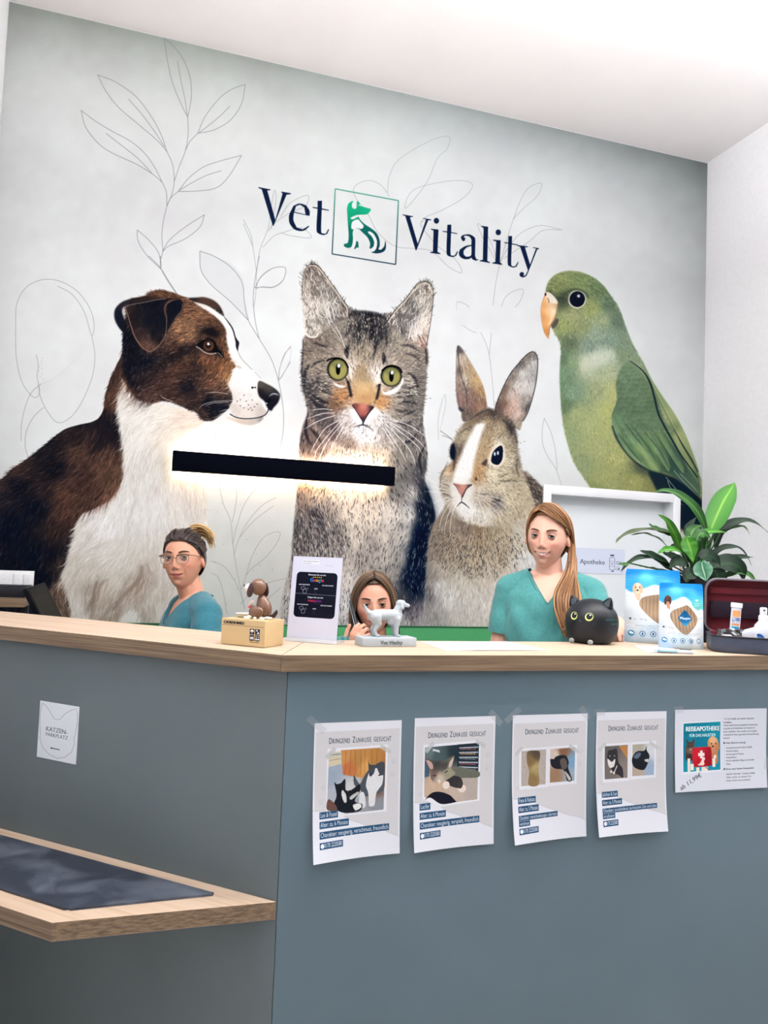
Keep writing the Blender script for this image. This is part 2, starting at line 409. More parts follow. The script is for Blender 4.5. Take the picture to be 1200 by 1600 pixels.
def paint_mural(S=1.6):
    c = Canvas(1260, 1050, S, -120, -40, seed=7)
    # ---- plaster-like ground
    Y, X = np.mgrid[0:c.H, 0:c.W].astype(np.float32); X = X/S-120; Y = Y/S-40
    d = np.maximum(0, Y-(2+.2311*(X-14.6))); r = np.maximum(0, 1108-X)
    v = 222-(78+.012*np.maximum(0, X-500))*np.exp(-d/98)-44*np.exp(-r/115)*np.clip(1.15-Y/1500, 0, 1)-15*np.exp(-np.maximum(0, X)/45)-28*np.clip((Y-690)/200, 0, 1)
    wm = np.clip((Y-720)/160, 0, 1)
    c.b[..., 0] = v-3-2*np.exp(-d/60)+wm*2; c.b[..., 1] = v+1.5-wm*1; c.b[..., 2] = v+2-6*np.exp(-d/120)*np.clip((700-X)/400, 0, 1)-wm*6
    for sc, am in ((120, 2.2), (40, 1.5), (14, 1.1)):
        n = c.r.normal(0, 1, (c.H//sc+3, c.W//sc+3)).astype(np.float32)
        n = np.kron(n, np.ones((sc, sc), np.float32)); n = blur(n, sc*.7)[:c.H, :c.W]
        c.b += (n/ n.std()*am)[..., None]*np.array([.8, 1., .9], np.float32)
    c.speckle(1.2)
    for i in range(40):
        x, y = c.r.uniform(330, 470), c.r.uniform(770, 975); c.dot(x, y, c.r.uniform(.5, 1.3), c.r.uniform(.4, .9), (130, 132, 128), .5)
    for i in range(25):
        x, y = c.r.uniform(0, 1080), c.r.uniform(60, 420); c.dot(x, y, c.r.uniform(.4, 1.), c.r.uniform(.4, .8), (150, 152, 150), .35)
    # ---- line drawings of leaves
    INK, INK2, INK3 = (112, 114, 120), (138, 140, 146), (172, 174, 177)
    L = V(*LE)
    def ink(pts, col=INK, w=.85, a=.9): c.line(pts, col, w, a)
    for p in ([(622,70),(640,190),(670,320),(715,430),(753,508)],[(622,70),(680,120),(735,200),(768,300),(772,400),(753,508)],[(696,198),(715,300),(738,410),(750,495)],
      [(256,272),(300,360),(370,450),(480,545),(580,630),(638,695)],[(256,272),(360,315),(470,395),(550,500),(605,600),(638,695)],[(425,405),(500,490),(570,585),(625,670)],
      [(165,468),(190,560),(260,650),(340,705),(470,765),(560,820),(612,865)],[(165,468),(240,525),(330,580),(440,640),(520,710),(575,790),(612,865)],[(302,595),(380,655),(480,735),(555,815)],
      [(808,595),(850,500),(930,400),(1000,350),(1070,326)],[(808,595),(900,575),(990,520),(1050,430),(1070,326)],[(985,445),(930,500),(870,550),(815,592)],
      [(700,915),(760,840),(840,780),(940,745),(1050,716)],[(700,915),(800,913),(910,895),(980,830),(1050,716)],[(940,800),(860,825),(780,865),(705,910)],
      [(612,865),(635,920),(638,995)],[(638,695),(670,770),(678,860),(665,930),(638,995)],[(753,508),(755,600),(740,690),(705,780),(678,860)],[(808,595),(765,640),(740,690)],[(700,915),(660,950),(638,995)],
      [(638,995),(618,1080),(610,1160),(615,1245),(602,1295),(608,1345),(650,1420),(700,1490)],
      [(474,1126),(480,1190),(530,1270),(608,1345)],[(474,1126),(540,1185),(590,1250),(605,1310)],[(845,1043),(740,1110),(650,1185),(615,1245)],[(845,1043),(820,1110),(740,1175),(650,1215),(615,1245)]):
        ink(L(*p))
    ZL = V(*Z1)
    leaf = ZL((832,-20),(838,60),(880,120),(960,190),(1035,268),(1020,180),(1010,90),(960,30),(900,5),(850,-15))
    c.poly(leaf, (205, 210, 212), .7)
    for p in ([(832,-20),(838,60),(880,120),(960,190),(1035,268)],[(832,-20),(890,0),(960,45),(1008,110),(1018,190),(1035,268),(1080,345),(1130,430),(1160,520),(1180,640),(1178,740),(1158,830)],
      [(1080,0),(1062,100),(1055,190),(1065,280),(1080,345)],[(1062,132),(1090,85),(1140,50),(1188,50),(1180,100),(1140,130),(1090,130),(1062,132)],
      [(620,0),(665,45),(700,100),(738,158)],[(668,0),(672,45)],
      [(65,300),(70,200),(110,130),(180,98),(250,105),(320,145),(370,210),(392,280),(382,330),(350,230),(300,160),(240,125)],
      [(65,300),(68,420),(90,520),(130,580),(155,587),(165,560),(155,500),(160,460),(152,410)],[(382,330),(395,410),(385,500),(340,610),(290,675),(240,693),(200,650),(170,590),(160,530)],
      [(172,532),(130,570),(105,630),(90,700),(88,770)],[(182,630),(140,670),(110,730),(105,790),(116,835)],
      [(1160,520),(1165,470),(1185,410),(1210,380)],[(1160,520),(1180,490),(1210,440)]):
        ink(ZL(*p), INK2 if p[0][0] < 400 else INK)
    for i in range(26):
        t = i/25; x, y = 175+(360-175)*t, 530-(150)*t**1.5; q = ZL((x, y))[0]; c.dot(q[0], q[1], .55, None, INK2, .7*(1-t*.6))
    for i in range(9): q = ZL((172+c.r.normal(0, 5), 425+i*11))[0]; c.dot(q[0], q[1], .7, None, INK2, .7)
    G = V(*LG)
    for p in ([(520,232),(525,180),(555,120),(620,75),(690,40),(742,32),(735,75),(700,110),(665,190),(630,240),(585,290),(590,255),(620,220),(690,200),(760,190),(815,195),(825,215),(790,255),(720,295),(660,320),(640,340)],
      [(527,248),(500,210),(460,190),(415,200),(397,225),(410,260),(430,290)],[(450,310),(480,370),(520,410),(560,430),(620,435),(680,445),(740,500),(787,522),(770,480),(720,440),(690,415),(640,350),(660,330)],
      [(0,330),(25,380),(35,430),(48,520)],[(0,345),(20,390),(35,430)],[(48,520),(60,440),(90,360),(100,290),(112,225),(118,260),(100,365)],[(70,430),(110,390),(150,375),(210,360),(245,395),(180,390),(140,380)],
      [(45,580),(60,540),(100,508),(150,503),(145,545),(110,572),(70,572),(45,580)],[(48,520),(45,600),(38,646)],[(135,320),(170,270),(232,243),(225,280),(170,305),(130,330)],[(130,330),(105,350),(90,372)],
      [(900,640),(910,560),(925,490),(945,420),(970,340),(1000,260),(1030,215),(1075,200),(1060,245),(1010,290),(972,330)],[(925,490),(950,440),(1000,380),(1070,352),(1150,368)],[(1150,368),(1080,370),(1030,410),(985,440),(940,470)],
      [(915,490),(900,430),(870,370),(845,345),(860,390),(890,440),(915,490)],[(930,646),(945,610),(975,588),(1008,583),(1000,620),(980,646)],[(770,630),(780,627),(800,635),(815,646)]):
        ink(G(*p), INK2, .85, .75)
    R = V(*RA)
    for p in ([(555,0),(590,70),(620,170),(640,330),(652,450),(658,570)],[(638,0),(630,80),(622,170)],[(415,-60),(470,-20),(520,0)],[(1050,665),(1035,760),(1040,870),(1080,970),(1140,1060),(1185,1185)],[(1050,665),(1100,770),(1135,900),(1150,1040),(1145,1070)]):
        ink(R(*p), INK2, .8, .75)
    for p in ([(225,830),(220,720),(230,600),(275,480),(280,560),(260,660),(235,780)],): ink(R(*p), INK3, .7, .6)
    C = V(*CA)
    for p in ([(1060,1230),(1060,1100),(1095,950),(1105,1000),(1080,1120)],[(62,860),(75,760),(135,640),(130,730),(90,820),(62,860)],[(1175,420),(1172,370),(1200,368)]): ink(C(*p), INK3, .8, .7)
    # faint stems below the lamp
    for p in ([(908,930),(930,1030),(960,1100),(970,1200),(985,1300),(1020,1470)],[(980,930),(985,1010),(968,1110)],[(1085,945),(1020,1030),(985,1130),(970,1200)],[(1150,1005),(1090,1040),(1030,1110),(990,1190),(975,1245)],
      [(1140,1040),(1060,1100),(1000,1170)],[(1025,1330),(1050,1250),(1100,1170),(1165,1150),(1150,1200),(1100,1260),(1050,1300),(1025,1330)],[(1025,1330),(1005,1390)],[(880,1270),(930,1290),(970,1340),(1000,1400),(1020,1470)],
      [(880,1318),(910,1340),(930,1400),(945,1490)],[(1000,1450),(1060,1390),(1120,1360),(1200,1340)],[(1050,1460),(1110,1430),(1170,1380)],[(905,820),(900,780),(895,740)]):
        ink(ZL(*p), INK2, .9, .75)
    # ================= DOG
    A, B, AF, BF = V(*DA), V(*DB), VF(*DA), VF(*DB)
    body = B((-380,760),(-200,660),(0,565),(60,510),(120,470),(200,410),(290,335),(340,300),(410,278),(480,262),(520,235),(540,190),(548,130),(570,50),(600,-20),(640,-100),(660,-180),(760,-180),(760,20),(800,150),(700,500),(600,700),(430,800),(390,900),(330,1080),(400,1320),(-380,1400))
    bodyf = BF((100,600,15,20,38),(100,500,70,52,48),(0,600,72,54,50),(0,640,40,36,44),(250,380,25,24,34),(430,290,30,26,34),(420,420,92,66,55),(560,430,100,72,58),(330,620,98,68,55),(480,620,84,59,50),(600,620,125,90,70),
       (200,700,8,18,38),(60,800,5,18,40),(300,800,60,45,42),(180,950,5,18,38),(350,720,95,66,54),(590,130,98,68,52),(560,260,22,22,34),(600,330,35,28,34),(590,60,72,50,44),(270,950,15,18,34),(230,1090,6,16,36),(-200,900,5,18,40),
       (310,1000,60,50,48),(420,520,70,50,46),(620,500,110,80,64),(520,350,30,26,34),(470,330,62,46,44),(560,540,90,66,54),(300,500,14,18,32),(380,330,45,36,38),(250,620,45,36,40))
    c.poly(body, bodyf)
    lowfur = B((330,1060),(250,1130),(235,1180),(300,1340),(420,1340),(400,1150)); c.poly(lowfur, BF((330,1090,120,95,80),(280,1150,125,104,88),(330,1250,120,104,90),(380,1280,150,138,124),(250,1170,90,72,62)), soft=4)
    wh = B((625,20),(640,90),(615,110),(618,200),(630,300),(642,380),(648,470),(640,560),(600,640),(540,690),(480,720),(430,740),(400,800),(385,870),(360,950),(345,1000),(320,1070),(350,1150),(370,1230),(380,1340),
           (600,1340),(640,1260),(700,1225),(730,1290),(740,1340),(1000,1340),(1040,1100),(1060,900),(1073,800),(1075,700),(1062,610),(1000,560),(900,530),(885,430),(900,390),(960,330),(1060,262),(1010,215),(930,190),(840,165),(760,160),(700,130))
    whf = BF((650,130,228,226,218),(640,60,190,170,150),(720,200,230,228,222),(850,210,226,222,212),(980,240,222,208,194),(1050,262,224,206,190),(650,300,225,224,218),(750,330,228,226,220),(850,360,222,216,204),(900,420,216,210,200),
       (680,450,222,220,214),(780,450,216,214,208),(700,560,212,212,206),(820,560,208,208,204),(950,620,205,200,194),(1040,620,212,204,196),(620,680,220,220,216),(500,760,228,228,226),(560,800,232,233,233),(800,720,222,223,223),(720,800,214,214,210),
       (900,740,214,212,207),(430,850,215,212,204),(480,900,206,204,197),(560,930,210,208,201),(650,900,205,202,194),(760,900,202,199,190),(400,1000,196,191,180),(480,1030,192,187,176),(600,1000,202,199,190),(700,1000,197,193,183),
       (400,1200,198,195,188),(440,1280,205,203,198),(500,1120,150,136,122),(480,1200,140,125,112),(540,1150,172,160,146),(600,1080,196,190,180),(650,1150,160,148,135),(700,1120,150,134,120),(600,1220,150,136,124),(560,1280,140,124,110),
       (750,1020,170,158,145),(720,1080,140,122,110),(800,1150,178,172,160),(780,1250,160,152,142),(850,1250,205,203,199),(760,1300,150,142,132),(900,1000,200,197,190),(950,850,208,206,200),(1000,1000,198,196,190))
    c.poly(wh, whf, soft=1.2)
    gap = B((600,1330),(625,1280),(660,1240),(700,1222),(722,1270),(735,1340)); c.poly(gap, (212, 212, 208), soft=1)
    # fur of body and chest
    mb, mw = c.mask(body), c.mask(wh)
    bdir = [(x/3.3333, 580+y/3.3333, d) for x, y, d in ((0,600,165),(150,500,160),(300,350,150),(450,290,130),(560,150,105),(590,60,110),(600,300,100),(420,450,140),(560,450,120),(330,620,140),(500,640,125),(600,560,110),(350,750,125),(200,800,115),(60,800,120),(250,950,110),(280,1100,110),(330,1200,80))]
    c.fur(np.clip(mb-mw, 0, 1), bdir, 22000, 12, .8, .26, .7, 9, 16, tints=[((150,108,84), .05, .55), ((8,14,30), .12, .5)])
    wdir = [(x/3.3333, 580+y/3.3333, d) for x, y, d in ((650,130,125),(700,200,150),(850,220,165),(1000,260,170),(630,300,110),(760,330,130),(900,400,120),(650,450,110),(780,480,100),(700,560,95),(900,620,80),(600,680,110),(500,780,120),(620,800,95),(800,760,85),(950,750,80),(430,850,130),(480,930,150),(560,950,140),(700,950,110),(800,950,90),(380,1050,120),(480,1050,115),(600,1050,120),(700,1060,110),(400,1200,95),(500,1150,110),(620,1150,120),(800,1200,95),(560,1250,110))]
    c.fur(mw, wdir, 700, 22, 2.2, .05, .5, 9, 30, tints=[((146,136,124), .6, .45)])
    c.fur(mw, wdir, 700, 20, 1.6, .02, .5, 9, 30, tints=[((240,240,236), .7, .6)])
    c.fur(mw, wdir, 20000, 13, .8, .045, .6, 8, 22, tints=[((238,238,234), .12, .5), ((156,148,138), .06, .4)])
    # creases in the chest fur
    for p, w, a in (([(505,1090),(490,1150),(485,1220),(475,1290)], 5, .4), ([(560,1080),(520,1120),(505,1200)], 3, .35), ([(740,1010),(735,1060),(690,1120),(630,1180),(590,1240)], 7, .35), ([(760,1000),(790,1060)], 3, .3)):
        c.line(B(*p), (92, 76, 68), w, a, soft=1.5)
    # head
    head = A((95,440),(95,340),(120,200),(150,120),(230,100),(290,65),(350,55),(420,70),(500,100),(560,118),(640,180),(700,215),(770,270),(810,330),(830,420),(850,520),(870,560),(840,600),(820,700),(830,780),(810,840),(720,915),(680,932),(620,920),(592,880),
             (520,850),(430,810),(360,800),(290,815),(230,780),(180,730),(140,680),(110,620),(95,560))
    headf = AF((330,75,112,77,54),(440,90,102,68,49),(300,100,84,58,46),(520,200,120,84,60),(480,300,152,114,84),(560,280,142,106,78),(620,230,132,94,68),(690,260,112,78,58),(740,310,90,60,46),(690,330,26,22,28),(640,350,50,36,34),(550,370,150,112,80),
       (470,370,120,86,64),(430,430,80,56,48),(560,440,40,30,34),(500,465,30,26,32),(760,400,112,77,54),(790,480,142,97,64),(740,450,60,42,38),(640,520,128,86,60),(720,570,122,82,56),(600,560,52,38,38),(560,530,70,50,44),(780,580,152,107,70),(800,640,168,128,88),
       (690,660,122,84,64),(760,720,112,82,66),(540,520,92,64,50),(470,580,88,60,49),(400,620,82,55,48),(340,560,36,30,36),(250,530,14,20,36),(150,560,16,20,36),(130,400,10,16,32),(230,650,52,39,42),(300,720,82,60,55),(290,800,98,72,64),(420,740,72,52,47),
       (540,700,14,17,34),(500,690,40,32,38),(590,760,60,44,42),(500,800,77,57,51),(570,840,60,45,44),(680,800,12,18,34),(700,860,24,26,38),(640,890,66,50,48),(760,850,14,20,36),(780,780,50,42,44),(430,500,34,28,34),(450,660,90,64,52),(610,700,70,52,46),(170,660,24,24,36))
    c.poly(head, headf, soft=.8)
    mh = c.mask(head)
    hdir = [(170+x/4.2857, 440+y/4.2857, d) for x, y, d in ((330,80,200),(450,100,190),(560,200,170),(480,300,165),(620,250,180),(700,280,190),(560,380,155),(430,430,160),(760,420,100),(640,530,120),(780,600,120),(720,680,140),(540,540,165),(420,620,170),(300,600,150),(180,600,120),(300,740,160),(450,760,170),(600,760,150),(560,840,190),(700,850,170),(150,450,110))]
    c.fur(mh, hdir, 14000, 6, .7, .26, .7, 11, 16, tints=[((190,150,112), .07, .5), ((12,14,28), .14, .6)])
    # far ear, blaze, muzzle
    c.poly(A((535,112),(590,106),(640,104),(700,124),(745,165),(772,232),(740,220),(700,188),(650,158),(590,140)), AF((560,118,30,26,32),(640,120,70,50,40),(720,160,60,44,38),(750,210,34,28,32)), soft=.6)
    blaze = A((570,138),(640,158),(700,188),(740,215),(772,240),(810,290),(838,335),(850,390),(862,455),(890,520),(955,585),(1018,645),(1012,680),(1000,740),(1012,790),(1040,850),(1060,872),(1025,905),(930,915),(860,905),(822,880),(812,830),(832,790),(822,740),(800,690),(818,640),(830,590),(852,565),(825,520),(808,470),(790,390),(785,330),(758,280),(700,222),(640,182))
    c.poly(blaze, AF((600,150,225,222,218),(720,220,236,236,234),(800,320,238,238,237),(820,450,238,239,238),(860,540,228,228,226),(900,620,238,238,238),(860,680,230,229,227),(830,760,215,210,206),(950,680,238,238,237),(980,760,226,224,220),(900,800,226,223,219),(850,850,205,197,190),(950,860,212,205,199),(1020,870,190,182,176)), soft=.7)
    c.fur(c.mask(blaze), [(300, 480, 205), (350, 500, 250), (365, 560, 180), (390, 590, 160), (365, 640, 120), (400, 640, 110)], 1600, 4.5, .7, .05, .6, 14, 15)
    c.poly(A((780,905),(830,912),(900,922),(980,918),(1035,905),(1010,940),(950,960),(880,950),(830,930)), AF((820,915,212,196,182),(900,940,196,184,174),(980,940,186,178,172),(1020,920,140,132,130)), soft=.8)
    c.line(A((772,236),(800,272),(828,315),(842,360),(852,400)), (24, 24, 34), 2.2, .95, taper=(.4, 1)); c.poly(A((846,365),(858,385),(873,408),(868,440),(863,465),(850,435),(848,400)), (22, 22, 34))
    c.line(A((862,462),(885,510),(920,550),(960,590)), (90, 92, 100), .8, .8); c.line(A((975,605),(1000,630),(1020,650)), (120, 118, 116), .9, .6)
    c.poly(A((850,560),(870,563),(892,578),(880,582),(860,574)), (190, 170, 150), .7, soft=.5)
    # near ear
    c.poly(A((120,160),(90,200),(120,300),(100,340),(62,300),(38,245),(42,185),(85,138),(150,114),(240,100),(330,104),(372,118),(250,140)), AF((60,230,14,18,32),(110,160,34,30,38),(200,115,48,38,38),(320,108,60,44,40)), soft=.6)
    flap = A((106,166),(150,152),(250,134),(330,120),(378,118),(420,112),(478,118),(497,150),(490,195),(450,240),(410,300),(382,345),(360,395),(322,443),(275,470),(230,446),(192,402),(162,340),(132,240))
    c.poly(flap, AF((130,180,58,44,42),(200,180,26,26,36),(300,160,14,18,34),(180,250,34,30,36),(260,250,14,20,36),(330,250,14,20,36),(220,330,52,40,42),(250,360,74,56,54),(300,340,20,22,34),(240,430,105,76,62),(290,440,98,72,60),(350,360,30,28,36),(440,160,14,18,34),(430,230,16,20,34),(400,300,16,20,34)), soft=.6)
    c.fur(c.mask(flap), [(200, 480, 120), (230, 500, 110), (225, 540, 75), (270, 480, 110)], 1300, 8, .8, .3, .6, 18, 20, tints=[((110,86,76), .06, .5)])
    c.line(A((110,170),(150,154),(240,138),(330,120),(378,116)), (120, 112, 112), 1.1, .85); c.line(A((108,168),(128,225),(150,300),(170,360),(196,405),(230,446),(272,470)), (170, 128, 106), 1.5, .8, taper=(.5, .6))
    c.line(A((272,470),(320,444),(358,396),(380,345),(387,280),(386,230)), (160, 134, 122), 1.1, .75); c.line(A((386,235),(376,200),(378,165),(395,140),(430,122),(470,118)), (130, 90, 68), 3.2, .8, taper=(.6, .3), soft=.4)
    c.line(A((494,150),(488,190),(465,220),(440,252)), (112, 98, 92), 1.3, .8)
    # brow and eye
    c.poly(A((590,425),(620,395),(665,385),(705,400),(725,440),(760,480),(772,510),(745,500),(715,478),(670,472),(630,455)), (10, 12, 22), soft=.8)
    c.dot(*A((668,428))[0], 9.2, 9.6, (48, 32, 30)); c.dot(*A((668,431))[0], 7.4, 7.6, (98, 62, 44)); c.dot(*A((666,426))[0], 4.6, 4.8, (28, 18, 18), soft=.6)
    c.dot(*A((666,417))[0], 1.7, 2.1, (235, 240, 245)); c.dot(*A((676,420))[0], .8, .8, (190, 200, 210)); c.line(A((604,420),(630,398),(668,387),(704,402),(722,440)), (8, 9, 18), 2.6)
    c.line(A((584,434),(612,450),(640,472),(680,484),(722,478)), (196, 186, 178), 1.5, .85); c.line(A((728,475),(748,490),(762,505)), (150, 148, 150), 1.6, .7)
    c.line(A((620,375),(665,362),(710,380)), (120, 84, 60), 2.2, .7, soft=.6); c.poly(A((620,330),(680,315),(735,330),(745,365),(700,372),(650,352)), (16, 16, 26), .75, soft=2.5)
    # nose, mouth
    c.poly(A((1005,665),(1060,685),(1112,715),(1146,755),(1135,805),(1105,842),(1085,866),(1060,842),(1040,800),(1008,770),(995,722)), AF((1020,690,74,68,64),(1070,710,62,58,56),(1120,740,40,38,42),(1010,740,22,20,26),(1050,780,16,16,24),(1110,800,12,14,24),(1090,850,10,12,22)), soft=.5)
    c.line(A((1072,768),(1095,752),(1120,752),(1138,762)), (172, 178, 184), 1.8, .9, taper=(.3, .3)); c.line(A((1034,800),(1048,815),(1064,812)), (205, 210, 215), 1.7, .9, taper=(.4, .4)); c.poly(A((1062,790),(1085,780),(1080,815),(1064,808)), (4, 6, 14))
    c.line(A((810,885),(850,907),(910,917),(980,913),(1035,898),(1060,876),(1070,850)), (18, 18, 28), 1.7, .95); c.line(A((1045,905),(1068,890),(1085,862)), (200, 196, 194), .9, .9)
    for x, y in ((880,790),(905,760),(935,825),(960,792),(880,830),(905,845),(935,855),(960,860),(975,838),(860,800),(993,820),(920,800),(950,845)): c.dot(*A((x, y))[0], 1.1, .8, (30, 28, 34), .9)
    c.dot(*A((962,709))[0], 2.2, 1.8, (28, 26, 32)); c.dot(*A((980,708))[0], 1.3, 1.5, (28, 26, 32))
    for p in ([(595,855),(640,820),(720,800),(835,797)],[(640,835),(700,812),(800,805)],[(710,910),(770,880),(820,860)],[(735,872),(780,858),(830,862)],[(340,755),(370,780),(430,802)],[(640,745),(720,740),(800,752)],[(825,905),(840,890),(855,870)],[(870,920),(890,885),(905,868)],[(930,905),(940,880),(935,862)]): c.line(A(*p), (225, 220, 216), .8, .75, taper=(.3, 1))
    # ================= CAT
    Cc, CF, K, KF = V(*CA), VF(*CA), V(*CL), VF(*CL)
    catbody = Cc((245,560),(212,680),(205,780),(212,900),(240,1040),(208,1150),(190,1250),(184,1400),(175,1550))+K((105,200),(90,330),(80,450),(70,600),(60,1180),(1110,1180),(1030,1000),(1050,700),(1055,540),(1078,420),(1108,310),(1070,150),(1030,40))+Cc((985,1400),(988,1290),(975,1200),(962,1100),(968,1000),(978,900),(985,800),(992,720),(980,640),(960,560),(600,430))
    catf = KF((160,90,152,130,112),(130,180,122,108,98),(250,130,186,170,150),(450,130,208,198,182),(650,130,202,190,172),(850,120,122,120,114),(940,130,172,167,158),(150,330,102,96,92),(250,300,74,70,72),(350,300,152,142,130),(500,300,205,194,176),(650,300,206,194,176),
      (800,280,200,192,178),(930,280,192,188,178),(150,480,112,106,100),(280,430,120,112,106),(400,430,142,134,124),(550,450,192,182,167),(640,500,150,142,134),(750,450,182,174,160),(880,430,172,167,157),(250,560,152,144,134),(450,600,170,162,150),(600,620,152,144,134),(750,600,167,160,148),
      (860,600,140,138,132),(450,750,190,184,173),(800,720,142,137,128),(1000,250,15,24,40),(1000,450,5,22,42),(960,600,10,26,44),(950,800,3,20,44),(1070,250,22,32,46),(900,750,30,40,55),(900,950,62,60,68),(850,850,72,74,78),(950,1000,112,107,108),(1020,1050,150,146,143),(880,1060,150,146,142),
      (450,900,187,178+6,178),(650,900,172,167,157),(1030,150,14,22,36),(300,900,190,188,180),(980,1000,110,106,108))+CF((300,1300,122,106,98),(240,1250,96,84,79),(420,1330,196,178,160),(560,1300,205,192,174),(700,1300,192,178,158),(850,1320,120,115,106),(930,1320,106,102,96),(600,1390,214,202,184),(850,1450,102,100,95),(950,1500,62,63,68),(760,1400,150,142,130),(420,1400,205,192,176),(970,1400,70,70,72))
    c.poly(catbody, catf, soft=.8)
    c.poly(K((1032,60),(1070,150),(1108,308),(1080,420),(1058,540),(1050,700),(1035,860),(980,920),(900,900),(872,800),(890,680),(925,540),(955,400),(985,260),(1010,140)), KF((1000,200,22,32,46),(1080,280,20,30,44),(1000,450,6,22,42),(960,650,6,24,44),(950,820,4,20,42),(1000,880,40,48,60),(900,860,50,54,62)), .96, soft=5)
    mc = c.mask(catbody)
    cd = [(440+x/4.6154, 740+y/4.6154, d) for x, y, d in ((130,100,95),(130,400,95),(300,120,105),(450,150,95),(620,150,90),(800,150,80),(950,150,60),(250,300,65),(400,400,75),(600,400,92),(800,400,110),(950,400,110),(300,550,85),(620,650,92),(800,650,105),(500,850,95),(950,850,92))]
    shade = blur(c.mask(K((140,250),(300,230),(450,420),(450,620),(120,600))), 30)
    c.fur(mc, cd, 26000, 8, .8, .11, .7, 10, 14, tints=[((236,228,212), .10, .5), ((26,28,40), .06, .6)])
    c.fur(mc*np.clip(c.b.mean(2)/110-.4, 0, 1)*(c.b.mean(2) < 225), cd, 2300, 7, 1.1, .1, .65, 10, 12, tints=[((34,34,44), .8, .75)])
    c.fur(mc*shade, cd, 2600, 8, 1., .2, .6, 10, 12, tints=[((28,30,42), .42, .7), ((190,182,168), .25, .6)], dens=shade)
    # head
    chead = Cc((235,590),(212,680),(205,780),(210,900),(240,1000),(280,1090),(340,1180),(430,1250),(560,1295),(680,1290),(790,1250),(890,1180),(950,1080),(968,1000),(978,900),(985,800),(992,720),(980,640),(960,570),(860,470),(770,440),(690,447),(620,434),(550,426),(495,405),(400,440),(300,520))
    chf = CF((620,470,44,44,46),(560,540,104,99,92),(700,540,74,72,70),(450,520,130,124,112),(350,560,120,112,101),(280,620,112,102,92),(800,560,140,134,120),(880,640,150,140,126),(950,700,122,114,102),(600,700,142,132,114),(560,800,152,132,104),(600,900,192,162,118),(600,970,178,138,98),
      (520,780,202,192,177),(660,830,214,206,194),(300,780,142,132,117),(310,860,124,116,107),(260,900,70,68,68),(350,930,132,122,110),(460,960,168,124,84),(700,1000,182,138,94),(420,1010,124,98,78),(800,930,152,144,132),(880,880,162,154,140),(940,850,112,106,98),(880,1000,104,101,95),
      (930,1000,112,107,100),(800,1050,142,134,122),(300,1000,82,78,76),(330,1080,77,72,74),(260,1150,72,66,68),(480,1080,206,199,190),(700,1080,215,210,204),(560,1180,235,234,230),(620,1200,238,236,232),(500,1150,192,184,176),(760,1150,152,148,140),(860,1180,102,100,94),(560,1080,232,228,224),(400,1140,84,74,74),(380,1200,96,82,78),(620,1280,196,180,164),(500,1250,140,124,112),(740,1240,160,152,142))
    c.poly(chead, chf, soft=1.2)
    mhd = c.mask(chead)
    cdh = [(420+x/4, 380+y/4, d) for x, y, d in ((600,480,270),(500,560,250),(720,560,290),(400,600,225),(850,600,315),(300,750,190),(920,760,350),(300,900,170),(920,920,10),(600,700,270),(600,880,270),(350,1050,140),(850,1080,40),(480,1130,120),(720,1130,60),(600,1220,90),(450,950,180),(760,960,0))]
    c.fur(mhd, cdh, 9000, 5, .8, .16, .75, 14, 14, tints=[((225,216,200), .12, .5), ((28,28,34), .16, .65)])
    D = (26, 27, 34)
    for p, w in (([(500,635),(488,670),(490,715)],7),([(560,470),(556,540),(548,590)],3.5),([(600,460),(590,520),(560,560)],3),([(585,545),(560,600),(552,640)],3),([(640,470),(650,560),(640,610)],3.5),([(600,600),(590,650)],2.6),([(560,660),(555,700)],4.5),
      ([(680,500),(690,560),(672,640),(655,720)],3.4),([(720,560),(712,600)],4),([(715,685),(722,720),(716,755)],5.5),([(520,520),(490,580)],3),([(260,780),(300,745),(350,732)],3.4),([(250,760),(225,820),(222,900)],6),([(865,808),(905,835),(925,880),(932,940)],4.4),([(905,870),(925,900)],3.4),
      ([(800,1005),(850,990),(900,995),(925,1010)],3),([(840,1075),(880,1060),(920,1040)],3.4),([(215,600),(212,700),(206,800),(214,900)],3),([(975,640),(985,700),(986,760)],3.6),([(250,930),(330,985),(380,1000)],5),([(255,600),(300,585)],2.4),([(420,1000),(440,1025)],3),([(460,1022),(490,1030)],2.6),([(450,1065),(500,1082)],2.4),([(700,1060),(740,1055)],2.2),([(690,1085),(740,1085)],2.2),
      ([(300,880),(350,900),(390,940)],2),([(290,840),(340,850)],1.6),([(800,900),(850,890),(890,905)],1.6),([(790,940),(860,930),(905,950)],1.6),([(240,1080),(230,1180),(260,1260)],5),([(980,1250),(940,1350),(960,1450)],4)):
        c.line(Cc(*p), D, w, .72, soft=.5, taper=(.3, .3))
    for p, w in (([(500,470),(520,440),(600,436),(690,450),(735,480)],9),([(520,490),(500,540),(470,600)],4),([(545,480),(535,560),(525,620)],4),([(575,480),(570,560),(572,640)],4.5),([(610,470),(606,540),(600,590)],5),([(640,480),(636,560),(628,640)],4.5),([(668,500),(664,580),(660,660),(650,730)],4.5),([(700,500),(706,570),(700,630)],4.5),([(725,520),(735,590),(730,640)],4),
      ([(480,640),(484,680),(492,722)],6),([(712,680),(718,720),(714,760)],6),([(270,620),(330,640),(380,640)],4),([(300,660),(350,680)],3),([(820,640),(880,640),(940,680)],4),([(840,690),(900,700),(950,740)],3.4),([(262,850),(320,870),(380,900)],4),([(270,890),(330,920),(400,950)],4),([(830,900),(880,905),(930,890)],3.4),([(780,960),(850,960),(920,945)],3.4),([(250,960),(320,1020),(400,1040)],7),([(880,1040),(830,1050),(780,1040)],4),([(900,1100),(860,1130),(800,1120)],5),([(250,1150),(300,1200),(330,1250)],6),([(930,1180),(890,1230),(840,1250)],5),([(960,1080),(940,1150)],4)):
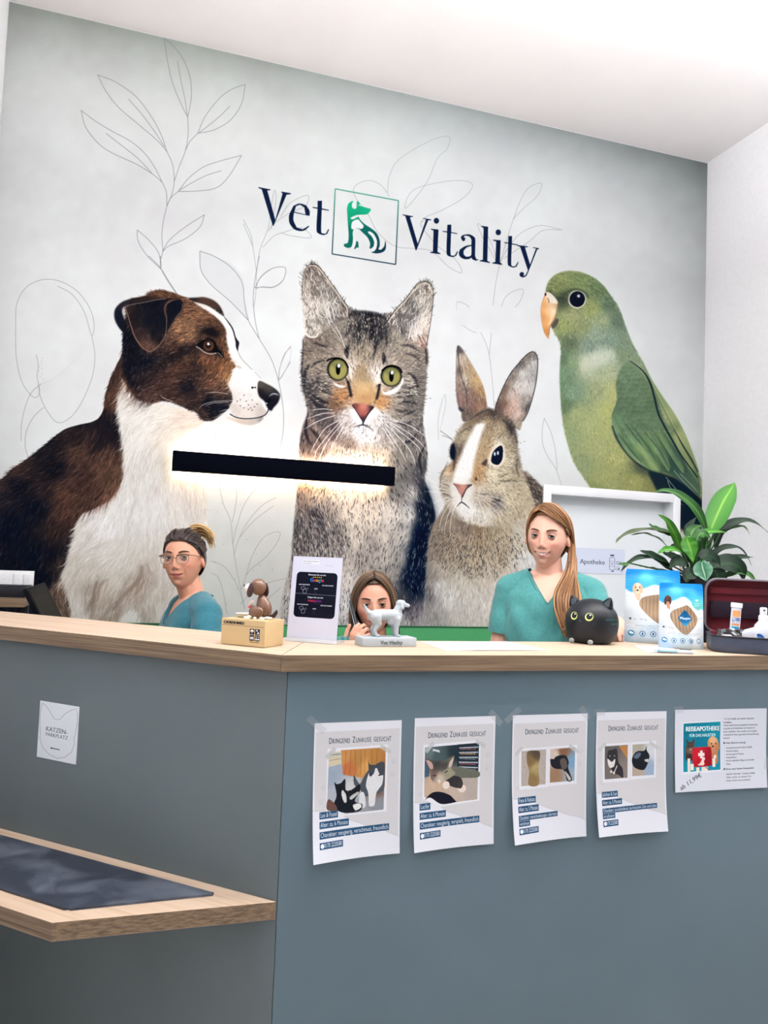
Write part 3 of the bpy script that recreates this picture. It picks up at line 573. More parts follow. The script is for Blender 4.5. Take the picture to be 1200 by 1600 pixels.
        c.line(Cc(*p), D, w*.9, .62, soft=.8, taper=(.25, .25))
    c.fur(mhd, cdh, 6000, 5, .8, .18, .6, 14, 14, tints=[((228,220,205), .14, .6), ((26,26,32), .08, .7)])
    for i in range(260):
        x, y = c.r.normal(610, 62), c.r.normal(540, 60); q = Cc((x, y))[0]; an = math.atan2(y-1000, x-600)
        if y > 440: c.line([q, (q[0]+3*math.cos(an), q[1]+3*math.sin(an))], D if c.r.random() < .6 else (190, 182, 165), .9, .75)
    for i in range(230):
        sx = c.r.choice([-1, 1]); x, y = (330 if sx < 0 else 850)+c.r.normal(0, 55), (880 if sx < 0 else 920)+c.r.normal(0, 55); q = Cc((x, y))[0]; an = math.atan2(y-930, x-600)
        c.line([q, (q[0]+3.2*math.cos(an), q[1]+3.2*math.sin(an))], (40, 40, 44) if c.r.random() < .55 else (205, 198, 184), .9, .7)
    # bridge, white eye surrounds, muzzle
    c.poly(Cc((560,800),(620,800),(655,900),(660,990),(620,1010),(560,1005),(525,985),(535,900)), CF((600,830,150,132,106),(590,900,190,162,120),(600,980,178,142,100)), .75, soft=3)
    for p in ([(375,830),(400,865),(440,885),(478,888),(488,860),(470,900),(420,890)], [(700,890),(720,930),(780,910),(820,880),(835,840),(840,870),(790,935),(720,945)]): c.poly(Cc(*p), (236, 232, 224), .95, soft=.8)
    for p in ([(470,735),(505,770),(520,820),(512,850),(500,800)], [(700,790),(675,820),(668,870),(685,880),(690,840)]): c.poly(Cc(*p), (222, 214, 200), .85, soft=.8)
    c.line(Cc((492,860),(505,910),(515,960)), D, 4.5, .85, soft=.6); c.line(Cc((690,880),(684,930),(672,975)), D, 4.2, .85, soft=.6)
    # eyes
    for ex, ey, rx, ry in ((431,787,67,71), (764,830,66,66)):
        e = Cc((ex, ey))[0]; c.dot(e[0], e[1], rx/4, ry/4, (10, 12, 20), soft=.4); c.dot(e[0]+.2, e[1]+.6, rx/4-1.9, ry/4-1.9, (96, 98, 62)); c.dot(e[0]+.4, e[1]+1.4, rx/4-3.6, ry/4-3.8, (142, 138, 86), soft=.8)
        c.dot(e[0], e[1]-6.5, 9.5, 5, (84, 92, 66), .55, soft=1.4); c.dot(e[0]+.3, e[1]+.2, 3.6, 8.8, (5, 8, 18)); c.dot(e[0]+1.4, e[1]-5.5, 2.1, 3, (222, 234, 244))
        for i in range(24):
            an = i/24*2*math.pi; c.line([(e[0]+6*math.cos(an), e[1]+9*math.sin(an)), (e[0]+12*math.cos(an), e[1]+13*math.sin(an))], (168, 164, 112), .7, .3)
    c.line(Cc((360,735),(390,722),(430,718),(470,735),(497,780)), (8, 9, 16), 2.6); c.line(Cc((705,800),(735,772),(775,765),(815,780),(832,810)), (8, 9, 16), 2.6); c.line(Cc((480,840),(496,872)), (8, 9, 16), 2, .8, soft=.5); c.line(Cc((700,880),(686,892)), (8, 9, 16), 2, .8, soft=.5)
    # nose, mouth, chin
    c.poly(Cc((540,1030),(500,1050),(540,1110),(580,1140),(600,1140),(640,1110),(690,1060),(650,1020)), (236, 232, 228), .8, soft=2)
    c.poly(Cc((520,1008),(560,1000),(615,1008),(656,1022),(625,1058),(600,1095),(590,1112),(572,1090),(548,1050)), CF((530,1015,110,70,62),(590,1020,188,122,108),(590,1060,164,100,90),(650,1025,60,46,48),(590,1100,60,36,40)), soft=.4)
    c.line(Cc((520,1008),(548,1050),(575,1095),(590,1118)), (34, 26, 32), 1.6, .8); c.line(Cc((656,1022),(622,1062),(600,1100),(588,1125)), (26, 24, 32), 2.2, .85); c.line(Cc((588,1110),(588,1140)), (24, 24, 34), 2); c.line(Cc((525,1150),(560,1140),(588,1134),(620,1146),(650,1165)), (34, 34, 44), 2.2, .85, taper=(.2, .2), soft=.4)
    for p in ([(410,1060),(330,1065),(230,1100)],[(415,1075),(310,1110),(215,1165)],[(400,1040),(330,1035),(250,1045)],[(440,1105),(350,1160),(285,1260),(262,1310)],[(450,1110),(370,1200),(300,1290),(285,1350)],[(460,1125),(380,1220),(325,1320),(315,1370)],[(470,1140),(410,1240),(375,1300)],
       [(740,1110),(850,1170),(940,1240),(990,1300)],[(745,1120),(850,1200),(930,1270),(965,1330)],[(730,1130),(830,1230),(890,1310),(920,1390)],[(720,1140),(790,1240),(830,1310),(860,1370)],[(710,1150),(760,1230),(800,1300)],[(760,1100),(880,1140),(1000,1220)]):
        c.line(Cc(*p), (238, 236, 230), .95, .85, taper=(1, .25))
    # ears
    for out, fld, fd in ((Cc((208,330),(210,250),(220,190),(238,150),(265,133),(300,142),(330,170),(380,240),(430,310),(470,370),(495,410),(485,470),(420,500),(360,540),(300,590),(250,585),(225,530),(215,440)),
          CF((240,200,120,108,98),(230,300,160,148,136),(280,180,96,86,80),(300,250,120,110,102),(250,360,206,196,184),(260,440,216,208,196),(290,330,110,98,90),(340,300,152,146,138),(380,330,110,106,100),(420,400,78,76,74),(350,400,170,164,156),(400,450,110,106,102),(300,500,150,142,132),(250,530,190,180,166),(330,540,140,132,120),(470,430,100,94,86)), [(480, 430, 250), (490, 470, 260), (500, 500, 235), (485, 500, 280)]),
         (Cc((740,500),(760,460),(800,410),(850,355),(900,290),(940,252),(975,240),(1008,258),(1026,310),(1020,400),(1008,490),(998,560),(985,640),(960,660),(900,620),(840,580)),
          CF((780,480,90,86,80),(850,400,110,104,98),(930,280,130,122,112),(980,270,104,98,92),(1000,330,150,140,128),(960,350,176,168,156),(900,400,120,116,110),(900,470,90,88,86),(960,480,216,208,198),(990,500,200,186,172),(880,550,120,116,108),(930,590,196,186,172),(960,630,150,120,104),(830,520,110,106,100)), [(640, 470, 300), (660, 500, 290), (665, 450, 285), (650, 530, 240)])):
        c.poly(out, fld, soft=.6); m = c.mask(out); c.fur(m, fd, 1500, 9, .9, .14, .7, 20, 30, tints=[((226,220,210), .22, .7), ((40,40,44), .16, .6)])
    for p in ([(212,300),(218,200),(240,152),(268,140),(305,152),(350,205),(410,290),(460,365),(488,410),(488,460)], [(745,495),(790,430),(850,365),(905,298),(945,262),(978,250),(1005,270),(1018,320)]): c.line(Cc(*p), (214, 200, 182), 1.7, .85)
    for p in ([(208,330),(212,240),(228,165),(265,131),(310,144),(370,222),(440,322),(496,398)], [(738,492),(790,415),(860,340),(925,256),(975,237),(1014,262),(1028,320),(1018,440),(1000,560),(985,640)]): c.line(Cc(*p), (44, 42, 44), 1.1, .8)
    c.line(Cc((220,450),(228,500),(222,540),(245,580),(290,585),(310,560)), (226, 220, 208), 2.2, .8); c.line(Cc((235,480),(240,520),(265,530)), (60, 56, 54), 2.2, .6, soft=.6)
    for i in range(46):
        t = c.r.random(); x, y = 300+130*t+c.r.normal(0, 14), 500-150*(1-abs(t-.4))*c.r.random(); c.line(Cc((x, y), (x-14, y-50), (x+c.r.normal(0, 14), y-100)), (228, 222, 212), .8, .6, taper=(1, .2))
        x, y = 870+90*t+c.r.normal(0, 14), 600-40*t; c.line(Cc((x, y), (x+12, y-55), (x+20+c.r.normal(0, 14), y-120)), (226, 220, 210), .8, .55, taper=(1, .2))
    for p in ([(400,500),(440,560),(470,640)],[(420,520),(455,590),(480,660)],[(380,500),(420,560),(455,620)]): c.line(Cc(*p), (226, 220, 205), .8, .7)
    # ================= RABBIT
    Rr, RF, Q, QF = V(*RA), VF(*RA), V(*RL), VF(*RL)
    rbody = Rr((880,1080),(930,1100),(990,1160),(1040,1215),(1080,1300),(1120,1500))+Q((1100,400),(1150,700),(1150,1400),(60,1400),(75,1150),(85,900),(100,700),(110,600),(130,480),(175,380),(250,280))+Rr((300,1300),(600,1100))
    rbf = QF((250,420,122,110,97),(400,420,112,100,90),(540,440,122,102,82),(700,450,152,140,117),(200,500,112,102,90),(330,560,142,127,110),(560,550,152,134,110),(750,560,167,154,132),(180,640,122,110,100),(300,700,152,140,122),(500,700,167,152,130),(700,700,167,152,132),(850,650,186,176,160),
       (250,800,162,154,141),(450,800,167,157,140),(650,830,177,167,152),(200,950,190,190,186),(400,930,190,184,174),(600,920,182,174,162),(120,850,122,117,113),(100,1000,92,90,94),(300,1050,195,195,192),(500,1050,195,192,186),(700,950,205,202,196),(900,700,206,206,203),(900,500,186,179,166),(150,1200,140,138,138),(400,1200,180,176,170),(650,1150,200,196,190),
       (990,100,92,82,74),(1040,200,104,94,84),(1000,250,120,110,98),(1060,130,84,76,70),(950,350,176,166,150),(980,700,204,204,202),(930,900,206,205,202))
    c.poly(rbody, rbf, soft=1.)
    mr = c.mask(rbody)
    rd = [(650+x/5.4545, 740+y/5.4545, d) for x, y, d in ((200,450,125),(150,650,120),(400,500,105),(550,500,90),(750,500,75),(900,500,60),(300,700,100),(600,750,88),(850,800,80),(250,950,95),(500,1000,90),(700,1000,88),(300,1200,95),(1040,200,45))]
    c.fur(mr, rd, 18000, 9, .8, .09, .7, 11, 14, tints=[((226,216,196), .10, .5), ((120,104,84), .08, .5)])
    ticks = blur(c.mask(Q((140,480),(400,470),(700,470),(900,560),(880,780),(700,860),(450,860),(200,800))), 30)
    c.fur(mr*ticks, rd, 1100, 5.5, 1.1, .1, .65, 14, 10, tints=[((40,38,42), .75, .7)], dens=ticks)
    c.fur(blur(c.mask(Q((940,20),(1090,150),(1090,300),(1000,260))), 3), rd, 500, 6, 1.1, .2, .7, 20, 10, tints=[((40,36,38), .45, .7)])
    rear = [Rr((372,103),(400,112),(440,170),(500,270),(560,380),(590,480),(600,590),(560,630),(480,665),(415,690),(400,610),(372,540),(362,420),(364,300),(368,190)), Rr((662,612),(688,520),(720,450),(780,330),(860,230),(920,168),(965,150),(992,180),(999,250),(990,350),(962,480),(922,620),(882,690),(858,760),(800,720),(720,660))]
    c.poly(rear[0], RF((375,130,70,66,70),(400,200,176,160,140),(385,300,110,98,90),(385,420,128,110,102),(385,520,124,98,92),(430,350,170,158,142),(450,450,122,106,98),(470,300,164,140,108),(520,380,176,148,104),(560,450,150,120,86),(500,500,120,96,84),(560,560,142,110,88),(470,560,116,92,84),(440,620,92,80,74),(590,560,110,84,70)), soft=.5)
    c.poly(rear[1], RF((690,580,76,62,56),(740,450,106,90,80),(730,560,112,88,76),(800,330,110,100,92),(850,250,84,78,74),(940,180,112,104,98),(960,250,176,174,170),(980,330,150,148,146),(880,320,184,182,178),(850,420,196,192,186),(920,430,186,184,180),(800,480,186,170,160),(820,560,196,170,156),(900,540,150,144,138),(780,600,172,140,126),(850,640,196,176,164),(930,580,50,48,52),(880,670,120,106,96),(840,740,150,136,118)), soft=.5)
    for e, ds in zip(rear, ([(725, 600, 100), (745, 630, 80)], [(800, 580, 300), (810, 620, 250), (790, 650, 280)])):
        c.fur(c.mask(e), ds, 900, 6, .8, .14, .65, 22, 26, tints=[((222,216,206), .16, .6), ((50,44,44), .12, .6)])
    c.line(Rr((372,105),(380,200),(400,330),(440,450),(445,540),(450,640)), (62, 54, 52), 1.6, .7); c.line(Rr((390,160),(420,280),(445,400)), (204, 190, 170), 1.4, .7)
    c.line(Rr((664,610),(700,495),(780,330),(860,228),(920,166),(965,148),(994,182),(999,260),(980,420),(930,600),(885,690)), (46, 42, 46), 1.7, .85); c.line(Rr((372,103),(364,200),(362,420),(374,545),(395,600)), (84, 74, 70), 1., .7); c.line(Rr((385,580),(400,605),(420,600)), (24, 26, 38), 4, .8, soft=.8)
    rhead = Rr((345,840),(370,780),(410,725),(460,680),(520,640),(600,588),(665,610),(730,640),(800,690),(832,780),(842,880),(858,980),(882,1090),(925,1190),(965,1310),(960,1400),(800,1480),(600,1510),(450,1480),(340,1420),(270,1300),(238,1220),(238,1130),(268,1060),(328,1005),(314,950),(322,880))
    rhf = RF((420,800,152,140,117),(480,700,120,105,87),(600,700,152,134,107),(700,760,152,137,112),(620,850,157,137,107),(580,930,166,142,110),(540,1080,172,138,100),(500,1100,168,132,95),(640,1100,206,197,172),(680,870,202,192,172),(760,880,162,150,127),(780,1000,192,182,157),(740,1100,182,172,147),
       (820,1100,152,142,122),(700,1200,197,187,162),(850,1250,172,160,137),(780,1300,192,180,152),(900,1350,172,160,137),(560,1250,192,182,167),(600,1320,152,137,120),(680,1320,104,100,98),(360,920,90,80,72),(330,1060,152,124,96),(300,1080,192,172,142),(290,1150,172,162,147),(270,1250,152,142,127),
       (420,1350,226,226,221),(480,1400,226,226,221),(380,1300,202,197,187),(300,1330,172,162,147),(600,1400,202,197,187),(640,640,64,56,52),(560,650,96,84,74),(800,740,60,54,54),(820,860,120,108,96),(850,1000,112,102,92),(500,1470,196,190,178),(700,1450,176,164,142),(360,1430,150,140,128),(360,800,140,128,110))
    c.poly(rhead, rhf, soft=1.2)
    mrh = c.mask(rhead)
    rdh = [(640+x/5, 520+y/5, d) for x, y, d in ((600,700,300),(420,800,220),(700,800,320),(780,950,20),(650,1100,20),(800,1200,40),(560,1100,60),(330,1100,170),(300,1250,140),(450,1400,95),(600,1350,60),(880,1350,60),(520,900,280))]
    c.fur(mrh, rdh, 6500, 5, .8, .13, .75, 16, 16, tints=[((220,208,184), .12, .5), ((46,40,38), .12, .6)])
    for p, w in (([(640,600),(560,620),(480,670),(430,690)],2.4),([(720,670),(780,730),(800,800)],6),([(640,620),(665,680)],3),([(345,850),(352,920),(350,1000),(340,1080)],5),([(385,790),(440,750),(470,760)],2),([(380,830),(430,780)],1.6),([(840,980),(835,1060),(860,1130)],2),([(690,1150),(740,1160),(800,1150),(850,1165)],2.2),([(780,1090),(740,1110),(690,1130)],1.6),
      ([(240,1200),(245,1120),(275,1060),(300,1000)],1.8),([(520,1250),(580,1260),(620,1250)],1.6),([(640,1320),(690,1310),(700,1290)],5),([(660,1340),(690,1350)],4),([(250,1250),(300,1270),(330,1290)],2),([(250,1180),(290,1190),(320,1210)],1.8),([(820,780),(836,840),(838,870)],2.5),([(590,760),(640,830)],1.6)):
        c.line(Rr(*p), (44, 40, 42), w, .65, soft=.6, taper=(.3, .3))
    for i in range(220):
        x, y = c.r.normal(690, 85), c.r.normal(1010, 170)
        if (x-685)**2/60**2+(y-957)**2/85**2 < 1.3 or x < 560: continue
        q = Rr((x, y))[0]; an = math.atan2(y-1000, x-450)+c.r.normal(0, .3); c.line([q, (q[0]+2.6*math.cos(an), q[1]+2.6*math.sin(an))], (74, 64, 56) if c.r.random() < .6 else (224, 214, 192), .9, .65)
    c.poly(Rr((513,722),(545,712),(587,708),(572,760),(547,830),(522,920),(503,1010),(492,1100),(470,1150),(430,1180),(380,1180),(345,1172),(343,1120),(370,1040),(400,960),(440,860),(480,785)), (233, 233, 231), soft=1.8)
    c.fur(c.mask(Rr((520,715),(590,705),(560,830),(520,960),(490,1120),(460,1185),(340,1175),(350,1100),(410,930),(480,780))), [(740, 680, 290), (720, 750, 250)], 900, 4.5, .8, .05, .7, 22, 14)
    c.poly(Rr((345,1160),(480,1160),(500,1240),(470,1300),(500,1380),(470,1440),(400,1430),(360,1380),(330,1280),(310,1200)), (226, 225, 221), .75, soft=2.5)
    c.poly(Rr((700,860),(735,880),(745,950),(735,1010),(690,1050),(640,1040),(610,1000),(625,940),(660,885)), (222, 216, 202), .85, soft=1)
    c.poly(Rr((716,884),(728,930),(722,990),(692,1030),(652,1022),(637,1000),(650,942),(680,902)), (5, 14, 34), soft=.3); c.line(Rr((637,1000),(650,942),(680,902),(716,884),(728,930)), (6, 10, 22), 1.6)
    for q in Rr((664,945), (689,938)): c.dot(q[0], q[1], 1.5, 3, (214, 228, 244), .9)
    c.poly(Rr((560,1020),(600,985),(606,1010),(590,1040)), (46, 34, 34), .8, soft=.8); c.dot(*Rr((518,1142))[0], 2., 2.6, (50, 30, 26), .9, soft=.5)
    c.poly(Rr((330,868),(349,880),(356,940),(346,990),(322,976),(314,925)), (5, 14, 34), soft=.4); c.line(Rr((240,765),(290,800),(335,830)), (60, 58, 62), .8, .8); c.line(Rr((250,800),(295,815),(335,838)), (60, 58, 62), .8, .7)
    c.poly(Rr((340,1175),(390,1183),(440,1184),(486,1184),(445,1215),(428,1250),(408,1285),(392,1250),(368,1205)), RF((360,1185,146,92,80),(420,1195,198,142,124),(400,1240,188,130,114),(470,1188,60,44,48),(408,1280,110,66,62)), soft=.4)
    c.line(Rr((487,1184),(446,1214),(426,1250),(408,1288)), (30, 24, 32), 1.8, .9); c.line(Rr((340,1175),(368,1208),(392,1255)), (80, 44, 44), 1.1, .8); c.line(Rr((406,1285),(406,1322)), (70, 50, 50), 1.3, .8); c.line(Rr((368,1358),(390,1332),(410,1324),(440,1345),(470,1372)), (26, 26, 38), 2., .9, taper=(.3, .3), soft=.3)
    for p in ([(330,1310),(270,1400),(240,1480),(230,1560)],[(350,1320),(300,1420),(275,1520),(270,1600)],[(320,1290),(250,1360),(215,1450)],[(360,1340),(325,1440),(315,1540),(320,1590)],[(310,1280),(220,1310),(180,1340)],[(300,1250),(200,1240),(120,1240)],[(300,1200),(200,1170),(120,1120)],[(300,1230),(220,1210),(130,1180)],
       [(560,1290),(640,1360),(700,1430),(720,1520)],[(580,1290),(680,1350),(740,1440)],[(550,1300),(620,1400),(660,1500)],[(590,1280),(720,1340),(790,1400)],[(540,1310),(590,1420),(620,1500)],[(600,1270),(720,1300),(820,1360)]):
        c.line(Rr(*p), (238, 234, 226), .8, .75, taper=(1, .2))
    # ================= PARAKEET
    P_, PF = V(*BI), VF(*BI)
    bird = P_((165,440),(135,300),(132,200),(170,132),(240,97),(330,97),(420,130),(490,185),(545,260),(590,330),(630,440),(670,540),(730,650),(790,770),(860,880),(930,980),(990,1090),(1040,1210),(1083,1340),(1110,1480),(1110,1700),(560,1700),(470,1560),(390,1420),(310,1300),(268,1180),(240,1060),(225,930),(216,760),(221,640),(224,590),(214,530))
    bf = PF((240,130,120,137,77),(350,140,107,130,74),(450,200,87,114,74),(520,300,82,110,84),(580,400,87,112,92),(200,200,107,122,67),(230,260,52,67,47),(420,330,132,147,82),(300,380,137,147,97),(250,430,132,147,82),(350,440,122,137,87),(480,400,132,152,112),(450,480,122,147,127),(280,540,84,104,76),
      (400,560,112,137,122),(520,520,112,140,122),(600,560,107,132,107),(450,640,172,187,167),(520,620,162,180,157),(300,660,112,142,102),(250,720,97,132,97),(380,680,172,182,152),(500,720,152,167,127),(620,620,112,137,102),(300,850,107,140,112),(260,930,84,114,80),(450,850,137,152,107),(540,850,162,167,102),
      (520,960,157,167,92),(320,980,142,157,102),(400,1050,147,160,100),(500,1080,152,162,94),(280,1100,127,147,97),(450,1200,147,157,97),(580,1250,152,160,90),(350,1300,127,144,97),(500,1380,142,152,87),(700,1400,142,147,77),(450,1480,112,127,72),(780,1440,122,127,67),(740,1320,62,77,62),(850,800,110,135,90),(950,1050,125,145,88),(230,640,80,108,78),(240,800,92,125,92))
    c.poly(bird, bf, soft=.6)
    mbd = c.mask(bird)
    bd = [(820+x/4, 400+y/4, d) for x, y, d in ((200,180,20),(350,130,20),(480,230,50),(560,350,65),(300,380,130),(430,350,60),(300,470,110),(450,520,95),(300,700,95),(500,700,80),(620,650,60),(300,900,95),(450,900,85),(350,1150,85),(550,1150,75),(500,1400,80),(900,1000,60))]
    c.fur(mbd, bd, 8500, 4.5, .9, .11, .55, 16, 16, tints=[((176,188,130), .05, .4), ((62,82,60), .05, .4)])
    c.line(P_((225,925),(300,945),(380,925),(450,870),(500,820)), (84, 106, 78), 1.6, .45, soft=1.2); c.poly(P_((330,650),(400,610),(500,600),(560,625),(480,680),(370,690)), (196, 206, 190), .4, soft=5)
    for i in range(420):
        t = c.r.random(); x, y = c.r.uniform(150, 600), c.r.uniform(100, 330)
        if mbd[int((400+y/4+40)*S), int((820+x/4+120)*S)] < .5 or (x-325)**2+(y-270)**2 < 75**2 or y > 120+.62*x: continue
        q = P_((x, y))[0]; c.line([q, (q[0]+2.2, q[1]+1.1+t), (q[0]+3.4, q[1]+3)], (60, 84, 54) if t < .65 else (158, 176, 104), .8, .5)
    for i in range(120):
        x, y = c.r.uniform(190, 500), c.r.uniform(330, 560); q = P_((x, y))[0]; an = math.radians(100+c.r.normal(0, 25)+(300-x)*.2); c.line([q, (q[0]+5*math.cos(an), q[1]+5*math.sin(an))], (190, 198, 140) if c.r.random() < .5 else (76, 96, 62), .8, .45)
    wing = P_((655,655),(705,700),(765,780),(825,880),(862,1000),(922,1100),(990,1220),(1080,1370),(1085,1500),(960,1400),(870,1350),(800,1345),(700,1290),(630,1222),(570,1135),(545,1050),(543,990),(575,900),(568,800),(600,700))
    wf = PF((640,720,97,127,92),(680,850,87,117,87),(640,950,70,100,76),(760,950,76,106,77),(700,1050,85,115,78),(800,1050,92,122,77),(600,1060,97,137,97),(650,1150,92,132,87),(720,1200,107,142,82),(800,1200,92,137,77),(700,1270,97,132,77),(780,1300,107,142,77),(850,1250,60,100,66),(900,1300,38,78,64),(600,1150,30,60,66),(860,1120,97,122,72),(950,1250,45,72,70),(760,820,90,118,84))
    c.poly(wing, wf, soft=.6)
    c.poly(P_((730,650),(790,770),(860,880),(930,980),(990,1090),(1040,1210),(1083,1340),(1083,1420),(1000,1290),(930,1150),(870,1020),(830,890),(770,760)), PF((760,720,107,134,92),(850,900,120,142,92),(900,1000,140,155,100),(960,1120,142,157,98),(1040,1290,120,140,84),(920,1090,98,122,80),(1070,1380,80,108,74)), soft=.6)
    for x0, y0, x1, y1, w in ((560,1000,640,1200,52),(620,1040,760,1240,50),(690,1080,840,1340,54),(780,1080,900,1330,50),(590,1120,720,1285,44),(850,1090,990,1340,46),(650,1200,800,1345,40)):
        d = math.hypot(x1-x0, y1-y0); ux, uy = (x1-x0)/d, (y1-y0)/d; nx, ny = -uy, ux
        f = [(x0+nx*w*.4, y0+ny*w*.4), (x0+ux*d*.5+nx*w*.55, y0+uy*d*.5+ny*w*.55), (x1+nx*w*.22, y1+ny*w*.22), (x1, y1), (x1-nx*w*.3-ux*25, y1-ny*w*.3-uy*25), (x0+ux*d*.4-nx*w*.5, y0+uy*d*.4-ny*w*.5), (x0-nx*w*.4, y0-ny*w*.4)]
        c.poly(P_(*f), PF((x0, y0, 86, 124, 84), ((x0+x1)/2+nx*w*.4, (y0+y1)/2+ny*w*.4, 112, 150, 100), ((x0+x1)/2-nx*w*.4, (y0+y1)/2-ny*w*.4, 66, 104, 70), (x1, y1, 108, 142, 80)), .75, soft=.8)
        c.line(P_(*f[:4]), (150, 172, 112), .9, .5); c.line(P_((x0, y0), (x1, y1)), (54, 84, 60), .8, .6)
    mwg = c.mask(wing)
    for j in range(15):
        for i in range(9):
            x, y = 560+i*34+(j % 2)*17+j*5+c.r.normal(0, 4), 700+j*27+c.r.normal(0, 4)
            if x > 660+(y-650)*.62 or y > 1090: continue
            s = 15+j*.6; g = c.r.uniform(-10, 10)
            P4 = P_((x-s, y-8), (x-s*.9, y+s*.8), (x+s*.1, y+s*1.5), (x+s, y+s*.7), (x+s*.9, y-8))
            c.poly(P4, [(P4[0][0], P4[0][1], 70+g, 102+g, 72+g), (P4[2][0], P4[2][1], 104+g, 132+g, 96+g)], .5, soft=.7, clip=mwg); c.line(P4[1:4], (46, 72, 52), .9, .5); c.line([(q[0]-.5, q[1]-.9) for q in P4[1:4]], (146, 166, 122), .7, .4)
    for p in ([(600,1010),(690,1130),(770,1230)],[(650,1040),(760,1180),(850,1330)],[(720,1070),(830,1200),(900,1320)],[(790,1080),(880,1210),(960,1340)],[(580,1100),(660,1210),(730,1290)],[(850,1080),(930,1210),(1010,1350)]): c.line(P_(*p), (28, 58, 50), 1.8, .65, soft=.4, taper=(.2, .6))
    for i in range(26):
        t_ = i/25; x, y = 770+300*t_, 760+580*t_**.95; c.line(P_((x, y), (x+30, y+52), (x+42, y+88)), (84, 106, 72), .9, .55); c.line(P_((x+6, y-2), (x+36, y+48)), (160, 176, 122), .8, .4)
    c.fur(c.mask(wing), bd, 1800, 4, .8, .1, .4, 14, 10)
    DK = (12, 36, 48)
    c.line(P_((655,655),(705,690),(750,735),(785,800),(808,880),(832,980),(870,1060),(920,1150),(980,1250),(1080,1385)), DK, 3.2, .95, taper=(.3, .6)); c.line(P_((930,1080),(985,1180),(1040,1270),(1082,1350)), DK, 2.4, .9, taper=(.2, .6)); c.line(P_((545,1060),(570,1135),(628,1225),(700,1295),(800,1352),(880,1395)), DK, 2.4, .85, soft=.5)
    c.line(P_((575,900),(560,960),(545,1000)), (72, 96, 66), 1.4, .7); c.poly(P_((700,1180),(740,1190),(830,1330),(800,1340)), (150, 174, 108), .35, soft=1.5)
    c.poly(P_((800,1345),(870,1362),(960,1400),(1083,1500),(1110,1560),(1110,1720),(1000,1720),(900,1620),(840,1500),(800,1420),(770,1350)), PF((820,1380,12,34,48),(950,1450,5,28,48),(1080,1600,4,24,46),(860,1500,22,44,44)), soft=1)
    for p in ([(880,1380),(930,1440),(970,1490)],[(930,1340),(1000,1420),(1080,1500)],[(890,1400),(910,1450),(960,1530),(990,1560)],[(970,1360),(1040,1430),(1085,1480)]): c.line(P_(*p), (150, 168, 160), .9, .8, taper=(1, .3))
    # face
    c.dot(*P_((326,270))[0], 14.2, 14., (178, 182, 168), .9, soft=.5); c.dot(*P_((327,270))[0], 12.2, 12.4, (4, 12, 34), soft=.3); c.dot(*P_((335,250))[0], 2.2, 2.2, (220, 230, 240), soft=.4); c.line(P_((272,285),(290,310),(330,325),(365,305),(378,275)), (216, 212, 200), 1.2, .7)
    c.line(P_((250,240),(280,218),(320,208),(370,225),(400,262)), (46, 62, 44), 3., .7, soft=.8); c.line(P_((150,215),(200,265),(250,262)), (40, 56, 40), 3.6, .75, soft=.9)
    c.poly(P_((165,420),(200,390),(210,410),(190,445),(168,450)), (74, 72, 62), soft=.6)
    c.poly(P_((128,235),(150,230),(185,262),(205,295),(200,340),(184,398),(158,442),(150,490),(147,517),(122,482),(106,412),(100,340),(110,280)), PF((115,300,204,150,96),(105,380,196,138,84),(140,480,186,128,74),(150,350,226,180,124),(180,340,238,206,166),(160,420,214,160,104),(195,320,190,150,110),(140,280,222,176,122)), soft=.4)
    c.line(P_((203,300),(198,345),(182,398),(156,442),(150,495)), (120, 82, 52), 1.2, .8); c.line(P_((128,240),(108,290),(99,345),(106,412),(124,484)), (168, 116, 70), 1., .7); c.line(P_((172,340),(165,390),(150,430)), (244, 222, 190), 2., .7, soft=.7)
    c.poly(P_((130,235),(152,228),(185,256),(204,292),(180,296),(160,290),(140,275)), (214, 206, 192), soft=.5); c.line(P_((140,262),(150,280),(148,292)), (60, 54, 50), 1.3, .8); c.dot(*P_((128,240))[0], 1.6, 2.4, (24, 30, 34))
    lum = c.b@np.array([.35, .5, .15], np.float32); k = (blur(mbd, 2)*.26)[..., None]; c.b[:] = c.b*(1-k)+lum[..., None]*k*np.array([1.04, 1., .94], np.float32)
    k = (blur(np.clip(mb-mw+mh, 0, 1), 1)*.14)[..., None]; lum = c.b.mean(2); c.b[:] = c.b*(1-k)+lum[..., None]*k
    k = (blur(np.clip(mb-mw+mh, 0, 1), 1)*.8)[..., None]; c.b[:] = c.b*(1-k)+k*255*np.clip(c.b/255, 0, 1)**1.22
    k = (blur(np.clip(mc+mhd, 0, 1), 1)*.7)[..., None]; c.b[:] = c.b*(1-k)+k*np.clip(118+(c.b-118)*1.22, 0, 255)*np.array([.99, .99, 1.03], np.float32)
    # ================= lettering and emblem
    NV = (8, 24, 54)
    a, b2 = V(*V1), V(*V2)
    def shp(v, *polys, holes=(), sm='c'): 
        for p in polys: c.poly(v(*p), NV, sm=sm, holes=[v(*h) for h in holes])
    shp(a, [(18,62),(112,80),(112,88),(88,88),(150,318),(207,112),(198,106),(199,97),(272,110),(272,118),(238,122),(136,366),(130,364),(44,80),(18,70)])
    c.poly(a((262,270),(292,208),(340,190),(392,205),(418,248),(418,288),(296,262),(292,320),(318,378),(365,392),(413,362),(414,372),(380,400),(340,405),(296,390),(262,345),(256,300)), NV, holes=[a((299,255),(312,212),(342,200),(376,220),(386,276))], sm='c')
    shp(a, [(480,170),(515,168),(514,228),(568,240),(568,247),(513,238),(508,400),(520,424),(545,425),(564,390),(571,393),(556,428),(525,437),(492,428),(472,395),(480,232),(441,224),(442,217),(480,222)])
